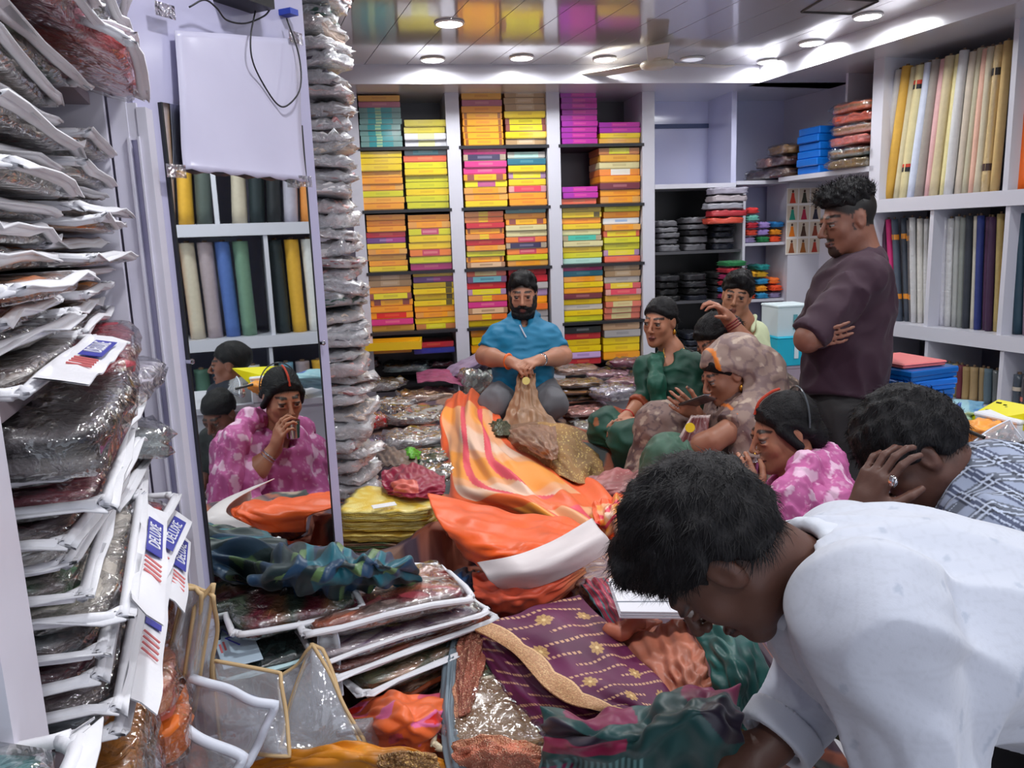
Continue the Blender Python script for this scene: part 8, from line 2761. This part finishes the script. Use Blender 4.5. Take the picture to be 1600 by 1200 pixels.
# ================================================================ 8. man in checked shirt holding his forehead
def checked_man():
    D = 1.72
    t = person('man in navy and white checked shirt bending his head into his hand', A_(1520, 900, D))
    H = Head(A_(1428, 712, D), (-.72, .05, -.69), (-.62, .22, .75), 1.0)
    nk = A_(1512, 752, D + .04)
    sl, sr = A_(1545, 840, D - .16), A_(1560, 770, D + .16)
    el, wl = A_(1420, 990, D - .12), A_(1345, 800, D - .10)
    er, wr = A_(1500, 960, D + .2), A_(1400, 980, D + .1)
    pel = A_(1640, 1050, D + .05)
    f = Field(); H.skin(f)
    f.cap(H.p(0, -.03, -.05), nk, .060, .064, .025); f.cap(nk, (sl + sr) / 2, .048, .05, .03); f.cap(sl, sr, .055, .055, .04)
    f.cap((sl + sr) / 2, pel, .05, .10, .03)
    arm(f, sl, el, wl, 1.02); arm(f, sr, er, wr, 1.02)
    hand(f, wl, A_(1372, 738, D - .12) - wl, (.85, .35, .0), -1, .98, (26, 30, 34, 40), .10, thumb=(.6, .4))
    hand(f, wr, (-.6, -.2, -.4), (0, 0, -1), -1, .98)
    leg(f, pel, A_(1450, 1000, D + .1), A_(1500, 1150, D)); leg(f, pel, A_(1480, 990, D + .3), A_(1520, 1130, D + .3))
    sc = skincol((.36, .24, .20), 8)
    build('body', f, .0048, SKINM, t, lambda V, C: H.paint(V, sc(V, C), lip=(.28, .15, .14), shade=(.16, .09, .07)))
    H.eyes(t, (0, -.6), .86)
    h = Field(); short_hair(h, H, .020, (.084, .052), (-.100, -.055), top=.010, seed=19, rough=.004)
    o, V, Fq = build('hair', h, .005, HAIRM, t)
    strands(H, V, Fq, t, 3800, .026, .0007, 7, flow=(0, .7, -.3), lift=.22, curl=.35)
    g = Field()
    g.cap(sl, sr, .078, .078, .05); g.ell((sl + sr + pel) / 3 + [0, 0, .02], (.17, .18, .20), None, .08); g.cap((sl + sr) / 2, pel, .155, .17, .06)
    g.cap(sl, el, .074, .062, .05); g.cap(el, el + (wl - el) * .35, .06, .056, .02, flat='b')
    g.cap(sr, er, .074, .062, .05); g.cap(er, er + (wr - er) * .3, .06, .056, .02, flat='b')
    g.cap(nk + (nk - H.c) * .0, nk + nrm(H.c - nk) * .08, .066, .064, .01, op='s')
    g.noise(folds(81, .008, 8))
    ax_b = nrm(pel - nk); ax_s = nrm(np.cross(ax_b, [0, 1, .2])); ax_t = np.cross(ax_b, ax_s)

    def plaid(V, C):
        u, v = (V - nk) @ nrm(ax_b * .8 + ax_s * .6), (V - nk) @ nrm(ax_t)
        w = (V - nk) @ nrm(ax_s * .8 - ax_b * .6)
        pu, pv = (w * 20) % 1, (v * 20) % 1
        C[:] = (.56, .60, .69)
        C[pu < .5] = np.array((.26, .29, .39)); m = pv < .5
        C[m] = C[m] * .62
        for q, w0 in ((pu, .13), (pv, .13), (pu, .37), (pv, .37)):
            C[np.abs(q - w0) < .030] = (.70, .74, .82)
        return C
    build('checked_shirt', g, .0042, GARM, t, plaid)
    c = Field()
    e1, e2 = nrm(np.cross(nrm(H.c - nk), [0, 1, 0])), None
    axn = nrm(H.c - nk); e2 = np.cross(axn, e1)
    ring = [nk + axn * .025 + .066 * (e1 * math.cos(q) + e2 * math.sin(q)) for q in np.linspace(0, 6.283, 17)]
    c.path(ring, [.012] * 17, .012)
    c.path([p - axn * .03 + (p - nk - axn * .025) * .18 for p in ring], [.012] * 17, .012)
    build('collar', c, .005, GARM, t, base=(.58, .63, .74))
    p = Field(); p.cap(pel, A_(1450, 1000, D + .1), .13, .085, .04); p.cap(pel, A_(1480, 990, D + .3), .13, .085, .04); p.cap(A_(1450, 1000, D + .1), A_(1500, 1150, D), .08, .06, .03); p.cap(A_(1480, 990, D + .3), A_(1520, 1130, D + .3), .08, .06, .03)
    build('trousers', p, .01, GARM, t, base=(.10, .11, .14))
    axx = nrm(A_(1372, 738, D - .12) - wl)
    obj('ring', *lathe_vf([(.0095, 0), (.0115, .002), (.0115, .006), (.0095, .008)], 14, axis=nrm(np.array([.9, .2, -.1])), org=A_(1392, 752, D - .19)), CHROME, t, smooth=True)


# ================================================================ 9. man in white shirt bending over the heap
def white_man():
    D = 1.14
    t = person('man in white shirt bending low over the sarees, reaching down with his hand', (A_(1500, 1000, D)[0] + .25, .80, 0))
    H = Head(A_(1122, 868, D), (-.42, .12, -.90), (-.86, .15, .48), 1.02)
    nk = A_(1262, 905, D + .02)
    sl, sr = A_(1360, 960, D - .12), A_(1325, 870, D + .20)
    er, wr = A_(1298, 1040, D + .16), A_(1205, 1165, D + .10)
    el, wl = A_(1440, 1230, D - .10), A_(1330, 1330, D - .02)
    chest = A_(1430, 968, D + .06)
    pel = A_(1700, 1015, D + .10)
    f = Field(); H.skin(f)
    f.cap(H.p(0, -.03, -.05), nk, .057, .057, .025); f.cap(nk, (sl + sr) / 2, .050, .05, .02); f.cap(sl, sr, .05, .05, .03)
    f.cap((sl + sr) / 2, pel, .05, .10, .03)
    arm(f, sl, el, wl, 1.05); arm(f, sr, er, wr, 1.05)
    hand(f, wr, A_(1150, 1200, D + .08) - wr, (-.2, .2, -1), -1, .98, (24, 28, 30, 34), .08)
    hand(f, wl, (-.5, .2, -.7), (-.3, .3, -1), 1, .98)
    feet = []
    for q in (-.12, .12):
        hp_ = pel + [0, q, 0]; kn = np.array([hp_[0] - .04, hp_[1] - .02, .50]); an = np.array([hp_[0] + .05, hp_[1] - .02, .09])
        leg(f, hp_, kn, an, 1.05, foot=(-1, .1, 0)); feet.append((hp_, kn, an))
    sc = skincol((.34, .225, .185), 9)
    build('body', f, .0042, SKINM, t, lambda V, C: H.paint(V, sc(V, C), lip=(.26, .14, .13), shade=(.15, .09, .07)))
    H.eyes(t, (0, -.6), .86)
    h = Field(); short_hair(h, H, .020, (.088, .062), (-.108, -.062), top=.008, quiff=.006, seed=23, rough=.003)
    o, V, Fq = build('hair', h, .0042, HAIRM, t)
    strands(H, V, Fq, t, 7000, .030, .0006, 9, flow=(.1, .8, -.25), lift=.16, curl=.28)
    g = Field()
    g.cap(sl, sr, .080, .080, .06)
    g.ell(chest, (.22, .20, .142), None, .07)
    g.cap(chest, pel, .155, .165, .06)
    axn = nrm(H.p(0, -.03, -.05) - nk)
    g.cap(nk + axn * .018, nk - axn * .10 + [0, 0, .0], .076, .125, .03, flat='a'); g.cap(nk - axn * .03, chest, .085, .135, .05)
    g.cap(sl, el, .088, .074, .06); g.cap(el, wl, .072, .055, .03)
    g.cap(sr, er, .082, .072, .06); g.cap(er, er + (wr - er) * .92, .070, .053, .03, flat='b')
    axn = nrm(H.p(0, -.03, -.05) - nk)
    g.cap(nk + axn * .10, nk + axn * .012, .064, .063, .006, op='s')
    nz1 = SinNoise(91, 9, 3, 9, 3)
    u1 = nrm(np.array([.75, 0, -.65]))

    def wfold(x, y, z):
        a = nz1(x * .7, y * 1.3, z * .9)
        b = np.sin((x * u1[0] + z * u1[2]) * 40 + 3 * nz1(x * .4, y * .4, z * .4))
        return -.005 * (1 - 2 * np.minimum(np.abs(a), 1)) - .0018 * b
    g.noise(wfold)

    def dots(V, C):
        q = np.stack([(V - nk) @ nrm(chest - nk), (V - nk) @ np.array([0, 1.0, 0]), V[:, 2] - nk[2]], 1)
        a = (q[:, 0] / .075) % 1; b = ((q[:, 1] + np.floor(q[:, 0] / .075) * .035) / .07) % 1
        m = (np.hypot((a - .5) * .075, (b - .5) * .07) < .0055)
        C[m] = (.66, .69, .75)
        w = (np.abs((V[:, 2] * 90) % 1 - .5) < .06) | (np.abs((q[:, 0] * 90) % 1 - .5) < .06)
        C[w & ~m] *= .975
        return C
    build('shirt', g, .0052, M('white_cotton', vcol=True, rough=.8, sheen=.3, sss=.0, bmp=dict(scale=350, strength=.15, dist=.001)), t, dots, base=(.74, .76, .81))
    c = Field()
    e1 = nrm(np.cross(axn, [0, 1, 0])); e2 = np.cross(axn, e1)
    ring = [nk + axn * .034 + .071 * (e1 * math.cos(q) + e2 * math.sin(q)) for q in np.linspace(0, 6.283, 21)]
    c.path(ring, [.0095] * 21, .008)
    for q, w in ((.012, .07), (.024, .14), (.036, .20), (.048, .28)):
        c.path([p - axn * q + (p - nk - axn * .034) * w for p in ring], [.0095] * 21, .008)
    build('collar', c, .004, _mats['white_cotton'], t, base=(.76, .78, .82))
    k = Field(); a0 = er + (wr - er) * .72; a1 = er + (wr - er) * .97
    k.cap(a0, a1, .064, .061, .01, flat='ab'); k.cap(a0 + (wr - er) * .2, a1 + (wr - er) * .1, .045, .045, .004, op='s')
    build('cuff', k, .004, _mats['white_cotton'], t, base=(.77, .79, .83))
    # dark trousers and shoes
    p = Field()
    p.ell(pel + [.03, 0, -.04], (.17, .19, .17), None, .05)
    for hp_, kn, an in feet:
        p.cap(hp_, kn, .12, .09, .05); p.cap(kn, an, .088, .07, .04, flat='b')
    p.noise(folds(92, .008, 8))
    build('trousers', p, .01, GARM, t, base=(.09, .09, .11))
    for hp_, kn, an in feet:
        s = Field(); s.cap(an + [.03, 0, -.045], an + [-.15, .02, -.06], .042, .036, .03); s.cut(np.array([0, 0, .003]), (0, 0, -1))
        build('shoe', s, .009, GARM, t, base=(.06, .06, .07))


# ================================================================ 10, 11. two boys who show only in the mirror
def refl(P):
    P = np.asarray(P, float).copy()
    q = (P[:2] - MIR.o) @ MIR.n
    P[:2] -= 2 * q * MIR.n
    return P


def rdir(v):
    v = np.asarray(v, float).copy()
    v[:2] -= 2 * (v[:2] @ MIR.n) * MIR.n
    return v


def boy(label, hp, D, fwd, up, s, shirt, base_skin, seed, vest=None, legc=(.10, .11, .18), stand=.0):
    hx_, hy_ = hp
    J = lambda px, py, d: refl(at(px, py, d))
    k = D / 1250
    H = Head(J(hx_, hy_, D), rdir(fwd), rdir(up), s)
    base = J(hx_, hy_ + 210, D)
    t = person(label, (base[0], base[1], max(PLATFORM, base[2] - .4)))
    nk = H.p(0, -.02, -.125)
    side = rdir(np.array([1.0, 0, 0]))
    sl = nk - side * .105 + [0, 0, -.035]; sr = nk + side * .105 + [0, 0, -.035]
    pel = nk + [0, 0, -.36]
    zf = PLATFORM
    fw = nrm(rdir(fwd) * [1, 1, 0])
    el, er = sl + [0, 0, -.17] - side * .03, sr + [0, 0, -.17] + side * .03
    wl, wr = el + fw * .10 + [0, 0, -.12], er + fw * .10 + [0, 0, -.12]
    f = Field(); H.skin(f)
    f.cap(H.p(0, -.02, -.05), nk, .042, .044, .02); f.cap(nk, (sl + sr) / 2, .045, .06, .03); f.cap(sl, sr, .035, .035, .03); f.cap((sl + sr) / 2, pel, .08, .09, .04)
    for a, b, c, q in ((sl, el, wl, 1), (sr, er, wr, -1)):
        f.cap(a, b, .034, .028, .02); f.cap(b, c, .029, .020, .02)
        hand(f, c, c - b, fw * .5 - side * q * .5, q, .68, (20, 22, 24, 28))
    kn = [pel + side * x * .06 + fw * .05 + [0, 0, (zf - pel[2]) * .52] for x in (-1, 1)]
    an = [pel + side * x * .07 + [0, 0, zf - pel[2] + .05] for x in (-1, 1)]
    for a, b, x in zip(kn, an, (-1, 1)):
        f.cap(pel + side * x * .06, a, .06, .042, .03); f.cap(a, b, .042, .028, .03); f.cap(b, b + fw * .09 + [0, 0, -.02], .026, .022, .02)
    sc = skincol(tuple(v * 1.35 for v in base_skin), seed)
    build('body', f, .0055, SKINM, t, lambda V, C: H.paint(V, sc(V, C), lip=(.36, .18, .17)))
    H.eyes(t)
    h = Field(); short_hair(h, H, .007, (.082, .060), (-.095, -.035), seed=seed, rough=.002)
    build('hair', h, .006, HAIRM, t)
    g = Field()
    g.cap(sl, sr, .05, .05, .04); g.cap((sl + sr) / 2, pel, .105, .105, .05, flat='b')
    for a, b in ((sl, el), (sr, er)):
        g.cap(a, a + (b - a) * .9, .047, .042, .03, flat='b')
    g.cap(nk + [0, 0, .05], nk + fw * .03 + [0, 0, -.02], .045, .04, .008, op='s')
    g.noise(folds(seed, .005, 11))
    build('shirt', g, .008, GARM, t, (lambda V, C: np.where((((V - nk) @ fw) > .02)[:, None], C, np.array(vest))) if vest else None, base=shirt)
    p = Field(); p.ell(pel, (.10, .10, .08), None, .03)
    for a, b, x in zip(kn, an, (-1, 1)):
        p.cap(pel + side * x * .06, a, .072, .055, .03); p.cap(a, b, .054, .045, .03, flat='b')
    build('trousers', p, .009, GARM, t, base=legc)


kneeler(); green_woman(); yellow_man(); arm_woman(); veil_woman(); plum_man(); pink_woman(); checked_man(); white_man()
boy('small boy in dark green shirt reflected in the mirror, looking down', (345, 648), 3.75, (-.25, -.85, -.45), (0, 0, 1), .92, (.07, .09, .09), (.30, .19, .15), 101)
boy('older boy in navy and grey shirt reflected in the mirror, turned sideways', (362, 570), 4.0, (-.95, -.1, -.05), (0, 0, 1), .93, (.08, .10, .16), (.34, .21, .16), 102, vest=(.55, .55, .56))
